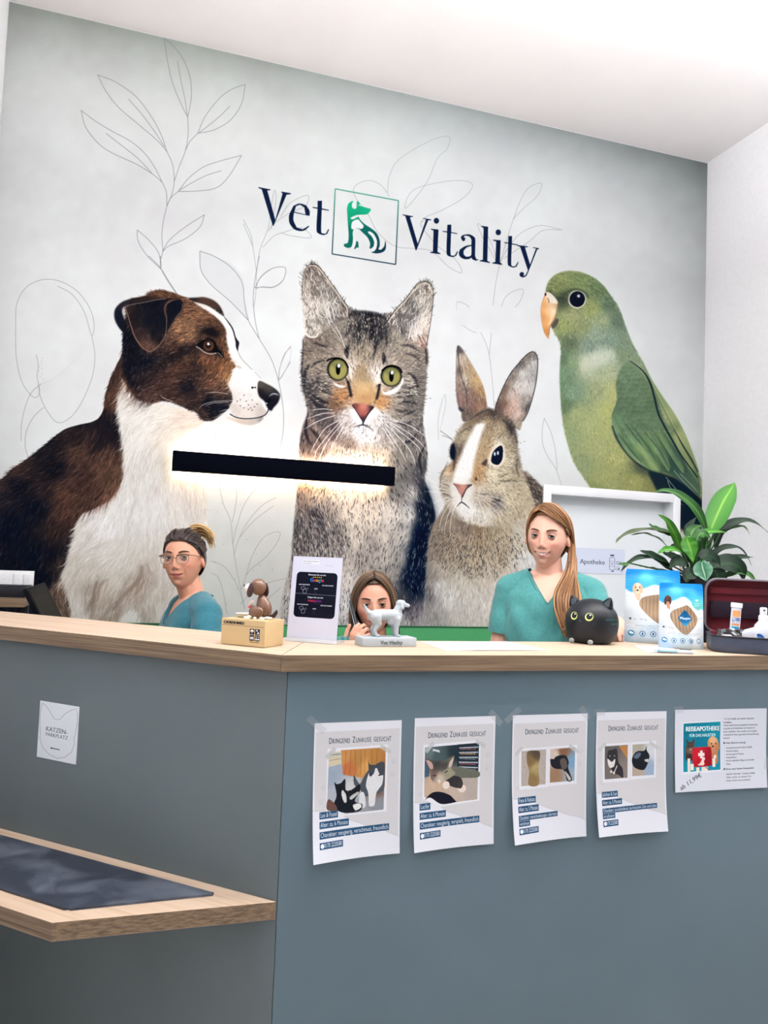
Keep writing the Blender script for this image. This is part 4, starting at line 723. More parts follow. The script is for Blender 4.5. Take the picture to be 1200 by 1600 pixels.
    shp(b2, [(90,72),(168,86),(168,92),(146,94),(204,292),(266,110),(244,104),(244,99),(305,110),(304,116),(282,118),(194,342),(188,341),(110,84),(90,78)])
    for x, y in ((344,120), (808,207)): c.dot(*b2((x, y))[0], 4.2, 4.6, NV)
    shp(b2, [(303,180),(360,186),(352,352),(375,366),(374,371),(297,361),(298,356),(318,350),(322,194),(303,186)], [(680,158),(732,165),(726,420),(746,431),(745,437),(668,423),(669,418),(692,412),(698,174),(680,164)], [(768,262),(826,266),(820,432),(838,445),(837,451),(763,440),(764,434),(786,428),(792,276),(768,268)],
        [(426,150),(456,149),(455,205),(501,214),(501,220),(454,212),(450,362),(462,382),(482,380),(500,348),(506,352),(492,384),(466,392),(436,386),(420,358),(424,208),(391,202),(392,196),(424,200)],
        [(884,234),(912,235),(910,290),(955,298),(955,304),(909,298),(905,440),(916,462),(936,460),(955,428),(960,432),(946,464),(920,471),(892,462),(878,436),(882,292),(852,286),(853,280),(882,284)],
        [(950,302),(1030,312),(1030,318),(1008,320),(1046,448),(1090,328),(1068,324),(1068,318),(1114,326),(1112,333),(1100,336),(1030,510),(1012,538),(990,546),(972,536),(966,520),(975,506),(992,504),(1002,518),(996,534),(1012,528),(1030,492),(972,316),(950,308)])
    c.poly(b2((530,255),(528,238),(548,226),(590,222),(625,240),(636,268),(634,372),(642,406),(662,412),(640,420),(616,410),(606,396),(590,406),(556,408),(524,392),(512,365),(520,335),(560,310),(606,300),(606,262),(592,238),(562,232),(548,240),(562,252),(556,270),(542,274)), NV, holes=[b2((606,308),(570,322),(548,345),(548,372),(566,390),(592,388),(606,372))], sm='c')
    # square frame and the dog/cat emblem, green turning to navy downwards
    def gr(y): t = min(1, max(0, (y-80)/560)); return tuple(int(u+(w-u)*t) for u, w in zip((66, 150, 126), (12, 44, 62)))
    fr = [((618,76),(1112,168)), ((1112,168),(1090,666)), ((1090,666),(594,584)), ((594,584),(618,76))]
    for p, q in fr:
        for i in range(20):
            s0, s1 = i/20, (i+1.02)/20; u0 = (p[0]+(q[0]-p[0])*s0, p[1]+(q[1]-p[1])*s0); u1 = (p[0]+(q[0]-p[0])*s1, p[1]+(q[1]-p[1])*s1); c.line(a(u0, u1), gr((u0[1]+u1[1])/2), 1.8, sm=False)
    em = lambda *p: VF(*V1)(*p)
    emf = em((740,200,22,160,116),(880,240,22,158,118),(730,300,20,146,108),(740,400,12,110,90),(730,500,10,100,86),(850,400,8,92,84),(900,480,8,84,82),(950,480,10,70,76),(960,560,10,46,62),(1010,500,10,40,58),(790,510,10,96,84))
    c.poly(a((752,170),(760,172),(748,200),(752,225),(772,234),(784,220),(786,174),(796,170),(812,190),(830,212),(870,225),(897,232),(892,250),(872,274),(840,278),(790,280),(750,295),(735,308),(760,312),(800,292),(815,318),(850,352),(900,385),(940,420),(962,465),(966,515),(955,548),(975,552),(1000,525),(1008,480),(1014,500),(1012,545),(990,570),(950,580),(920,578),(898,570),(925,560),(942,530),(944,480),(920,430),(890,408),(872,410),(880,425),(905,450),(922,490),(918,525),(895,545),(886,540),(890,500),(870,455),(840,425),(815,400),(800,386),(775,386),(762,388),(755,420),(757,460),(754,500),(745,530),(720,538),(692,528),(684,515),(692,505),(715,500),(722,470),(722,420),(716,340),(712,270),(710,230),(722,190)), emf, sm='c')
    c.poly(a((748,390),(744,360),(752,335),(775,320),(798,316),(808,326),(824,345),(838,362),(836,380),(820,388),(800,384),(785,384)), (224, 228, 230), sm=True)
    c.poly(a((784,480),(798,490),(802,535),(786,534),(776,545),(764,545),(776,515)), emf, sm='c'); c.line(a((800,206),(812,200),(820,212)), (224, 230, 230), 1.2, .9)
    return c
# ================================================================ ROOM
M_WHITE = noise_mat('white_wall_paint', (229, 230, 234), (233, 234, 238), 60, .8, bump=.04, bscale=90)
M_CEIL = noise_mat('ceiling_paint', (224, 221, 223), (227, 225, 226), 3, .85)
M_FLOOR = noise_mat('floor_tile', (196, 192, 186), (206, 202, 196), 2.5, .45)
M_GREY = noise_mat('grey_laminate', (88, 106, 116), (92, 110, 120), 3, .42, spec=.35, bump=.03, bscale=500)
M_GREYB = noise_mat('grey_laminate_side', (91, 101, 104), (95, 105, 108), 3, .42, spec=.35, bump=.03, bscale=500)
M_BLACK = mat('black_plastic', (16, 18, 26), .38)
M_SATIN = mat('white_lacquer', (232, 234, 238), .35)

def wood(name, axis_rz, edge=False):
    m = mat(name, (190, 160, 130), .5, spec=.35); N, L, b = nodes(m)
    tc = N.new('ShaderNodeTexCoord'); mp0 = N.new('ShaderNodeMapping'); mp0.inputs['Rotation'].default_value = (0, 0, -axis_rz); L.new(tc.outputs['Object'], mp0.inputs[0])
    mp = N.new('ShaderNodeMapping'); mp.inputs['Scale'].default_value = (1.2, 34, 60) if not edge else (2.2, 40, 150); L.new(mp0.outputs[0], mp.inputs[0])
    n = N.new('ShaderNodeTexNoise'); n.inputs['Scale'].default_value = 1.6; n.inputs['Detail'].default_value = 6; n.inputs['Roughness'].default_value = .65; L.new(mp.outputs[0], n.inputs['Vector'])
    r = N.new('ShaderNodeValToRGB'); e = r.color_ramp.elements
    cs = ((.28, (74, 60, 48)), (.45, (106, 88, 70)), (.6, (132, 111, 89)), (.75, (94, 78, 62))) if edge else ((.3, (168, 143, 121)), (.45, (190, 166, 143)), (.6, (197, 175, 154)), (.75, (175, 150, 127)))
    e[0].position, e[1].position = cs[0][0], cs[-1][0]; e[0].color = (*lin(cs[0][1]), 1); e[1].color = (*lin(cs[-1][1]), 1)
    for p, c_ in cs[1:-1]: q = e.new(p); q.color = (*lin(c_), 1)
    L.new(n.outputs['Fac'], r.inputs[0]); L.new(r.outputs[0], b.inputs['Base Color'])
    bu = N.new('ShaderNodeBump'); bu.inputs['Strength'].default_value = .12; bu.inputs['Distance'].default_value = .001; L.new(n.outputs['Fac'], bu.inputs['Height']); L.new(bu.outputs[0], b.inputs['Normal'])
    return m
A_R = math.radians(-1.08); A_L = math.radians(136.54-180)
M_WOOD_R, M_WOOD_L = wood('oak_top_right', A_R), wood('oak_top_left', A_L)
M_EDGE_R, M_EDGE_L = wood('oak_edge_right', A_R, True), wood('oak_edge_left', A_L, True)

struct(box('floor', ((X_L+X_R)/2, (Y_B+WALL_Y)/2, -.05), (X_R-X_L+.4, WALL_Y-Y_B+.4, .1), M_FLOOR, bev=0))
struct(box('ceiling', ((X_L+X_R)/2, (Y_B+WALL_Y)/2, ROOM_H+.05), (X_R-X_L+.4, WALL_Y-Y_B+.4, .1), M_CEIL, bev=0))
# the back wall has a framed recess at the right
NF = WALL_Y-.010; _a, _b = at_y(849.8, 757, NF), at_y(1063.4, 772.5, NF); FW = .042
NX0, NX1, NZ1, NZ0 = _a.x+FW, _b.x-FW, (_a.z+_b.z)/2-FW, .84
bm = bmesh.new()
for x0, x1, z0, z1 in ((X_L-.2, NX0, 0, ROOM_H), (NX1, X_R+.2, 0, ROOM_H), (NX0, NX1, 0, NZ0), (NX0, NX1, NZ1, ROOM_H)): bm_box(bm, ((x0+x1)/2, WALL_Y+.06, (z0+z1)/2), (x1-x0, .116, z1-z0))
struct(mesh('wall_back', bm, M_WHITE))
struct(box('wall_right', (X_R+.06, (Y_B+WALL_Y)/2, ROOM_H/2), (.12, WALL_Y-Y_B, ROOM_H), M_WHITE, bev=0))
struct(box('wall_left', (X_L-.06, (Y_B+WALL_Y)/2, ROOM_H/2), (.12, WALL_Y-Y_B, ROOM_H), M_WHITE, bev=0))
# added pendant panels outside the frame; their up light brightens the ceiling
M_DIFF = mat('added_lamp_diffuser', (250, 250, 250), .5, emit=((255, 250, 245), 3.))
for i, (lx, ly, dn, up) in enumerate(LAMPS):
    lb = 'added white pendant bar out of frame, %s one, row %s' % (('left', 'middle', 'right')[i//3], ('above the counter front', 'in mid room', 'at the far back')[i % 3])
    t = thing('added_pendant_lamp', lb, 'lamp', (lx, ly, LAMP_Z), group='added pendant light bars over the waiting side')
    bm = bmesh.new()
    for sx, sy, a, b in ((0, .095, 1.06, .02), (0, -.095, 1.06, .02), (.52, 0, .02, .17), (-.52, 0, .02, .17)): bm_box(bm, (sx, sy, 0), (a, b, .05))
    mesh('frame', bm, M_SATIN, t); box('diffuser', (0, 0, 0), (1.02, .17, .02), M_DIFF, t, bev=0)
    tube('cable', [(.5, .095, .02), (.5, .095, ROOM_H-LAMP_Z)], .003, M_SATIN, t, 6); tube('cable', [(-.5, -.095, .02), (-.5, -.095, ROOM_H-LAMP_Z)], .003, M_SATIN, t, 6)

# ---------------------------------------------------------------- mural wallpaper
MZ0, MZ1 = 1.060, ROOM_H-.004
MX0, MX1 = X_L+.001, X_R-.001
cv = paint_mural(1.6)
def rectify(cv, ppm=560):
    W, H = int((MX1-MX0)*ppm), int((MZ1-MZ0)*ppm)
    xs = MX0+(np.arange(W)+.5)/ppm; zs = MZ1-(np.arange(H)+.5)/ppm
    X, Z = np.meshgrid(xs, zs)
    v = np.stack([X, np.full_like(X, WALL_Y), Z-CAMZ], -1); R_, U_, F_ = map(np.array, (cr, cu, cf))
    d = v@F_; px = 600+FPX*(v@R_)/d; py = 800-FPX*(v@U_)/d
    fx = np.clip((px-cv.ox)*cv.s-.5, 0, cv.W-1.01); fy = np.clip((py-cv.oy)*cv.s-.5, 0, cv.H-1.01)
    ix, iy = fx.astype(int), fy.astype(int); a, b = (fx-ix)[..., None], (fy-iy)[..., None]; B = cv.b
    return (B[iy, ix]*(1-a)+B[iy, ix+1]*a)*(1-b)+(B[iy+1, ix]*(1-a)+B[iy+1, ix+1]*a)*b
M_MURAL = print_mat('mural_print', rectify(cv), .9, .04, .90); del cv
bm = bmesh.new(); uvl = bm.loops.layers.uv.new('UVMap')
xs_, zs_ = [MX0, NX0-.01, NX1+.01, MX1], [MZ0, NZ1+.01, MZ1]
for i in range(3):
    for j in range(2):
        if i == 1 and j == 0: continue
        f = bm.faces.new([bm.verts.new((x, WALL_Y-.0005, z)) for x, z in ((xs_[i], zs_[j]), (xs_[i+1], zs_[j]), (xs_[i+1], zs_[j+1]), (xs_[i], zs_[j+1]))])
        for l in f.loops: l[uvl].uv = ((l.vert.co.x-MX0)/(MX1-MX0), (l.vert.co.z-MZ0)/(MZ1-MZ0))
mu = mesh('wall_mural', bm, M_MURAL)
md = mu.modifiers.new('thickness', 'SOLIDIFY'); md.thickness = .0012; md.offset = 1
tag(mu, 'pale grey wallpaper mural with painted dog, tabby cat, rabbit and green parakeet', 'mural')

# green mesh panel below the mural
def weave():
    m = mat('green_weave', (58, 140, 88), .7); N, L, b = nodes(m); tc = N.new('ShaderNodeTexCoord')
    mp = N.new('ShaderNodeMapping'); mp.inputs['Rotation'].default_value = (0, math.radians(45), 0); mp.inputs['Scale'].default_value = (260, 1, 260); L.new(tc.outputs['Object'], mp.inputs[0])
    ck = N.new('ShaderNodeTexChecker'); ck.inputs['Scale'].default_value = 1.; L.new(mp.outputs[0], ck.inputs[0])
    ck.inputs[1].default_value = (*lin((70, 158, 100)), 1); ck.inputs[2].default_value = (*lin((40, 112, 66)), 1); L.new(ck.outputs[0], b.inputs['Base Color']); return m
t = thing('wall_panel', 'green woven panel strip running along the wall below the mural', 'panel', ((X_L+X_R)/2, WALL_Y-.012, 0))
M_WV, M_RAIL = weave(), mat('dark_green_rail', (24, 84, 52), .5)
for x0, x1 in ((X_L+.004, NX0-FW-.002), (NX1+FW+.002, X_R-.004)):
    box('fabric', ((x0+x1)/2-(X_L+X_R)/2, 0, .567), (x1-x0, .018, .974), M_WV, t, bev=.002); box('top_rail', ((x0+x1)/2-(X_L+X_R)/2, -.001, 1.0568), (x1-x0, .022, .006), M_RAIL, t, bev=.001)

# ---------------------------------------------------------------- LED bar on the mural
t = thing('wall_lamp', 'long black wall bar lamp glowing warm above and below across the mural', 'lamp', (.7025, WALL_Y, 1.8025))
box('housing', (0, -.048, 0), (1.068, .054, .092), mat('black_bar', (3, 5, 15), .8, spec=.03), t, bev=.0025)
box('wall_bracket', (0, -.011, 0), (1.03, .021, .06), M_BLACK, t, bev=.001)
M_LED = mat('led_strip', (255, 236, 210), .5, emit=((255, 224, 188), 190.))
for sz in (1, -1): box('led_strip', (-.01, -.010, sz*.036), (1.02, .012, .004), M_LED, t, bev=0)

# ---------------------------------------------------------------- RECEPTION COUNTER
HC, TH = 1.1711, .038
uR, uL = Vector((math.cos(A_R), math.sin(A_R), 0)), Vector((-math.cos(A_L), -math.sin(A_L), 0))
nR, nL = Vector((-uR.y, uR.x, 0)), Vector((uL.y, -uL.x, 0))
C0 = Vector((.3401, 1.7628, 0)); DEP = .313
def corner(dr, dl):          # meeting point of the lines offset by dr / dl behind the two front edges
    q = Matrix(((nR.x, nR.y), (nL.x, nL.y))).inverted() @ Vector((nR.dot(C0)+dr, nL.dot(C0)+dl)); return Vector((q.x, q.y, 0))
C1 = corner(DEP, DEP)
def hitx(p, u, x): return p+u*((x-p.x)/u.x)
R_end = hitx(C0, uR, X_R-.003); L_end = hitx(C0, uL, X_L+.003)
uB = uL; LB_end = hitx(C1, uB, X_L+.003); RB_end = hitx(C1, uR, X_R-.003)
def wedge_top(name, pts, mtop, medge, par):
    bm = bmesh.new(); bm_prism(bm, pts, HC-TH, HC); bmesh.ops.bevel(bm, geom=[e for e in bm.edges if abs(e.verts[0].co.z-e.verts[1].co.z) < 1e-5], offset=.0008, segments=2, affect='EDGES')
    o = mesh(name, bm, [mtop, medge], par); 
    for p in o.data.polygons: p.material_index = 0 if abs(p.normal.z) > .7 else 1
    return o
top = thing('countertop', 'light oak worktop of the reception counter with a mitred corner joint', 'worktop', (0, 0, 0))
eps = .0004
wedge_top('right_board', [C0+uR*eps, R_end, RB_end, C1+uR*eps], M_WOOD_R, M_EDGE_R, top)
wedge_top('left_board', [C0+uL*eps, C1+uB*eps, LB_end, L_end], M_WOOD_L, M_EDGE_L, top)
INS, INL, PT = .018, .0259, .019
ctr = thing('counter_unit', 'right grey counter unit, the one with the five paper notices on its front', 'counter', (1.7, 1.90, 0))
ctl = thing('counter_unit', 'left grey counter unit, the one carrying the handbag shelf', 'counter', (-.1, 2.3, 0))
ctr['group'] = ctl['group'] = 'grey counter units'
def stay(o): o.location = -o.parent.location; return o
S0 = corner(INS, INL)
def slab(name, a, b, n, z0, z1, th, m, par, b1=0., b2=0.):
    return prism(name, [a, b, b+n*th+(b-a).normalized()*b2, a+n*th+(a-b).normalized()*b1], z0, z1, m, par, bev=.0006)
pr_a, pr_b = S0+uR*.0012, hitx(C0+nR*INS, uR, X_R-.004)
pl_a, pl_b = S0+uL*.0012, hitx(C0+nL*INL, uL, X_L+.004)
stay(slab('front_panel', pr_a, pr_b, nR, .002, HC-TH-.0005, PT, M_GREY, ctr))
stay(slab('front_panel', pl_a, pl_b, nL, .002, HC-TH-.0005, PT, M_GREYB, ctl))
for k_ in (.35, .85, 1.2): stay(slab('support', S0+uL*k_+nL*.021, S0+uL*(k_+.019)+nL*.021, nL, .002, HC-TH-.0005, .20, M_GREYB, ctl))
for x_ in (.75, 1.4, 2.1, 3.0): stay(box('support', (x_, 1.88, (HC-TH)/2), (.019, .19, HC-TH-.004), M_GREY, ctr, bev=.0005))
# inner staff desk, hidden behind the counter
dk = thing('staff_desk', 'lower oak staff desk hidden behind the reception counter', 'desk', (0, 0, 0))
_q = Vector((.56, 2.40, 0))
prism('desk_top', [C1+Vector((.05, .03, 0)), (X_R-.005, 2.09), (X_R-.005, 2.40), _q, hitx(_q, uL, X_L+.01), hitx(C1+nL*.035, uL, X_L+.01)], .71, .74, M_WOOD_R, dk, bev=.001)
for x_, y_ in ((.62, 2.14), (3.05, 2.14), (3.05, 2.34), (.56, 2.33), (-.55, 3.18)): box('leg', (x_, y_, .355), (.04, .04, .71), M_BLACK, dk, bev=.002)

# handbag shelf and its mat
ZS = .6215
sh = [S0+uL*.002-nL*.0005, Vector((-.1079, 1.7861, 0)), None, None]
P2 = Vector((-.1079, 1.7861, 0)); wl = nL.dot(P2-pl_a)
sh[2] = hitx(P2, uL, X_L+.004); sh[3] = hitx(pl_a-nL*.0006, uL, X_L+.004)
bm = bmesh.new(); bm_prism(bm, [sh[0], sh[1], sh[2], sh[3]], ZS-.039, ZS); bmesh.ops.recalc_face_normals(bm, faces=bm.faces[:])
bmesh.ops.bevel(bm, geom=list(bm.edges), offset=.0008, segments=1, affect='EDGES')
shelf = mesh('bag_shelf', bm, [M_WOOD_L, M_EDGE_L, M_EDGE_R]); tag(shelf, 'oak handbag shelf fixed low on the left counter front', 'shelf')
for p in shelf.data.polygons: p.material_index = 0 if abs(p.normal.z) > .7 else 1
m_slate = noise_mat('slate_print', (46, 52, 64), (112, 120, 132), 9, .32, 8, lo=.42, hi=.85, dist=.6, spec=.4)
mp_ = [Vector((.232, 1.841, 0)), Vector((-.0833, 1.8326, 0))]
q_ = hitx(mp_[1], uL, -.56); r_ = hitx(mp_[0], uL, -.56)
bm = bmesh.new(); bm_prism(bm, [mp_[0], mp_[1], q_, r_], ZS+.0003, ZS+.0055)
bmesh.ops.bevel(bm, geom=[e for e in bm.edges if abs(e.verts[0].co.z-e.verts[1].co.z) > .004], offset=.008, segments=4, affect='EDGES')
tag(autosmooth(mesh('desk_mat', bm, m_slate)), 'dark blue cloudy patterned mat lying on the handbag shelf', 'mat')
# ================================================================ PAPER NOTICES ON THE COUNTER FRONT
def P0(x, y): return at_plane(x, y, C0+nR*INS, nR)
def PL(x, y): return at_plane(x, y, C0+nL*INL, nL)
NB = (38, 78, 112)
def paw(c, x, y, s, col=(196, 197, 202), rot=0.):
    for dx, dy, rx, ry in ((0, .35, .5, .42), (-.62, -.1, .2, .28), (-.25, -.5, .2, .3), (.25, -.5, .2, .3), (.62, -.1, .2, .28)):
        a, b = dx*math.cos(rot)-dy*math.sin(rot), dx*math.sin(rot)+dy*math.cos(rot); c.dot(x+a*s, y+b*s, rx*s, ry*s, col, .8, rot, soft=.4)
def strip(c, x0, y0, x1, y1, s, size, rot=-.03, fit=True):
    h = y1-y0; dy = (x1-x0)*rot
    c.poly([(x0, y0), (x1, y0+dy), (x1, y1+dy), (x0, y1)], NB, sm=False)
    if s: write(c, s, x0+2.5, y1-h*.24, size, (214, 224, 234), rot=rot, fit=(x1-x0-5))
def notice(photo, names, texts, two=False):
    c = Canvas(210, 297, 3., bg=(222, 224, 232), seed=3)
    c.poly([(4, 20), (206, 18), (206, 297), (4, 297)], (206, 206, 210), sm=False)
    torn = [(8, 190), (40, 192), (62, 196), (86, 214), (110, 222), (135, 233), (160, 238), (185, 250), (206, 258), (210, 260), (210, 297), (0, 297), (0, 188)]
    if two: torn = [(8, 196), (45, 198), (80, 214), (100, 222), (130, 232), (160, 243), (185, 248), (206, 256), (210, 258), (210, 297), (0, 297), (0, 194)]
    c.poly(torn, (188, 190, 198), .5, soft=1.5, sm=False); c.poly([(x, y+2) for x, y in torn], (222, 225, 234), sm=False)
    # headline in narrow hand-drawn capitals
    x = 35
    for wd, big in (('DRINGEND', 1), ('ZUHAUSE', 1), ('GESUCHT', 0)):
        for i, ch in enumerate(wd):
            sz = 19 if (i == 0 and big) else 15.5; T = text_tris(ch, sz); w_ = T[..., 0].max()-T[..., 0].min() if len(T) else 3
            k = .56; write(c, ch, x, 47-c.r.uniform(0, 1.2), sz, (84, 92, 106), width=k, rot=-.02, bold=.28); x += w_*k+1.7
        x += 5
    for (px_, py_, r_) in ((192, 92, .3), (190, 122, -.2), (24, 142, .2), (18, 172, -.3)): paw(c, px_, py_, 8, rot=r_)
    photo(c)
    tp = [((26, 74), (46, 54), (54, 60), (34, 82)), ((160, 52), (186, 66), (184, 76), (158, 62))] if not two else [((6, 92), (24, 74), (32, 78), (13, 98)), ((160, 72), (186, 88), (184, 98), (158, 82))]
    for q in tp: c.poly(q, (186, 190, 190), .8, sm=False)
    y = 194
    for (s, x1, h, gap) in texts:
        strip(c, 16, y, x1, y+h, s, h*.9); y += h+gap
    return c
def cat_face(c, x, y, s, base, white, dark=(20, 24, 34), eyes=(120, 128, 90)):
    c.poly([(x-s*.95, y-s*1.5), (x-s*.3, y-s*.9), (x+s*.3, y-s*.9), (x+s*.95, y-s*1.5), (x+s*1.05, y-s*.2), (x+s*.7, y+s*.75), (x, y+s), (x-s*.7, y+s*.75), (x-s*1.05, y-s*.2)], base, sm='c')
    c.poly([(x-s*.1, y-s*.5), (x+s*.12, y-s*.5), (x+s*.5, y+s*.55), (x, y+s), (x-s*.5, y+s*.55)], white, soft=s*.05)
    for sx in (-1, 1): c.dot(x+sx*s*.45, y-s*.1, s*.17, s*.14, eyes); c.dot(x+sx*s*.45, y-s*.1, s*.09, s*.13, dark)
    c.dot(x, y+s*.35, s*.11, s*.08, (120, 74, 70))
def ph1(c):
    c.poly([(32, 58), (177, 54), (177, 203), (62, 206), (32, 193)], (226, 228, 234), sm=False)
    q = [(36, 66), (172, 60), (170, 199), (78, 202), (58, 192), (34, 190)]; m = c.mask(q, sm=False)
    c.poly(q, [(45, 120, 150, 165, 182), (60, 150, 168, 174, 184), (90, 150, 200, 202, 204), (160, 190, 138, 144, 152), (110, 190, 150, 156, 162), (150, 150, 112, 84, 70)], sm=False)
    c.poly([(36, 66), (66, 64), (66, 92), (36, 98)], (206, 196, 170), sm=False); c.line([(36, 72), (64, 70)], (110, 150, 170), 3, sm=False); c.line([(36, 84), (66, 80)], (140, 120, 96), 1.2, sm=False)
    cur = [(64, 62), (172, 60), (172, 150), (150, 130), (118, 126), (96, 122), (70, 116)]
    c.poly(cur, [(70, 80, 196, 142, 84), (85, 100, 190, 110, 66), (105, 90, 176, 128, 70), (125, 100, 214, 160, 92), (145, 90, 176, 126, 66), (165, 110, 150, 100, 56)], sm=False)
    for x in (76, 88, 98, 112, 122, 138, 152): c.line([(x, 64), (x+c.r.uniform(-3, 3), 118)], (112, 74, 42), 1.6, .5, soft=.7)
    # grey and white standing cat
    c.poly([(96, 118), (104, 130), (112, 138), (124, 118), (138, 104), (158, 98), (170, 110), (170, 150), (160, 160), (140, 166), (120, 166), (112, 150), (98, 140)], (74, 82, 92))
    c.poly([(138, 108), (164, 112), (166, 140), (152, 160), (148, 186), (140, 190), (134, 186), (132, 160), (126, 140)], (222, 224, 226)); c.poly([(112, 160), (122, 160), (126, 188), (116, 192), (110, 184)], (214, 218, 222))
    c.poly([(130, 86), (134, 96), (146, 98), (162, 92), (170, 96), (170, 118), (160, 122), (150, 104), (144, 118), (134, 122)], (66, 72, 82)); c.dot(138, 118, 2, 2, (30, 34, 40)); c.dot(158, 122, 2.4, 2, (40, 44, 50))
    # black and white lying cat
    c.poly([(50, 132), (56, 136), (66, 134), (76, 126), (78, 150), (92, 150), (110, 140), (112, 154), (100, 176), (118, 184), (112, 198), (80, 200), (60, 194), (50, 180), (56, 160)], (20, 24, 34)); c.poly([(70, 150), (78, 160), (80, 176), (74, 176), (68, 160)], (210, 212, 214))
    c.poly([(96, 184), (112, 182), (116, 190), (102, 196)], (226, 226, 226)); c.poly([(88, 166), (106, 156), (108, 160), (92, 172)], (190, 192, 190)); c.poly([(36, 168), (50, 176), (58, 192), (34, 190)], (104, 74, 66)); c.fur(m, [(60, 150, 70), (150, 130, 95), (100, 100, 85)], 2600, 3.2, .7, .10, .5, 30, 20)
def ph2(c):
    c.poly([(24, 62), (172, 56), (172, 196), (70, 204), (24, 184)], (226, 228, 234), sm=False)
    q = [(28, 68), (168, 62), (166, 193), (72, 198), (44, 182), (28, 180)]
    c.poly(q, [(60, 90, 70, 90, 92), (110, 80, 34, 50, 58), (60, 150, 196, 170, 146), (110, 170, 190, 172, 158), (150, 160, 176, 166, 158), (40, 80, 96, 112, 116)], sm=False)
    c.poly([(112, 64), (168, 62), (168, 128), (112, 122)], (28, 42, 56), sm=False)
    for i in range(5): c.line([(116, 72+i*11), (166, 72+i*12)], (184, 196, 204), 2.4, sm=False); c.line([(118, 75+i*11), (160, 76+i*12)], ((150, 90, 80), (190, 150, 90), (120, 140, 150), (170, 90, 90), (110, 120, 130))[i], 1.6, sm=False)
    c.line([(48, 74), (66, 78)], (214, 224, 228), 4); c.poly([(28, 100), (42, 100), (40, 134), (28, 136)], (66, 86, 104), sm=False)
    c.poly([(100, 116), (130, 118), (168, 128), (168, 142), (130, 142), (100, 140)], (104, 106, 96)); c.poly([(90, 136), (120, 140), (128, 160), (112, 164), (84, 152)], (48, 46, 50))
    c.poly([(30, 94), (50, 98), (80, 98), (104, 90), (98, 118), (108, 130), (90, 142), (66, 150), (46, 142), (42, 120)], [(60, 104, 70, 72, 70), (80, 110, 88, 86, 80), (90, 125, 150, 146, 124), (50, 130, 110, 92, 84), (66, 140, 190, 176, 160)])
    for i in range(16): c.line([(48+i*2.6, 100+c.r.uniform(0, 6)), (50+i*2.2, 118+c.r.uniform(0, 8))], (36, 36, 40), 1.1, .7)
    c.poly([(32, 97), (46, 103), (50, 116), (42, 116)], (196, 160, 150)); c.poly([(102, 94), (92, 104), (90, 116), (98, 112)], (200, 180, 168)); c.line([(50, 132), (58, 134)], (20, 20, 24), 2); c.line([(80, 128), (88, 124)], (20, 20, 24), 2); c.dot(66, 146, 4, 4, (226, 210, 200))
    c.dot(84, 156, 9, 9, (226, 214, 206)); c.dot(126, 166, 10, 9, (228, 214, 206)); c.poly([(120, 150), (128, 156), (122, 166), (112, 160)], (56, 50, 50))
    c.poly([(30, 186), (46, 172), (66, 170), (92, 178), (108, 192), (110, 196), (72, 198), (44, 182)], (14, 16, 32)); c.fur(c.mask(q, sm=False), [(60, 110, 60), (110, 120, 120), (140, 130, 10), (60, 170, 20)], 2600, 3.2, .7, .12, .5, 30, 20)
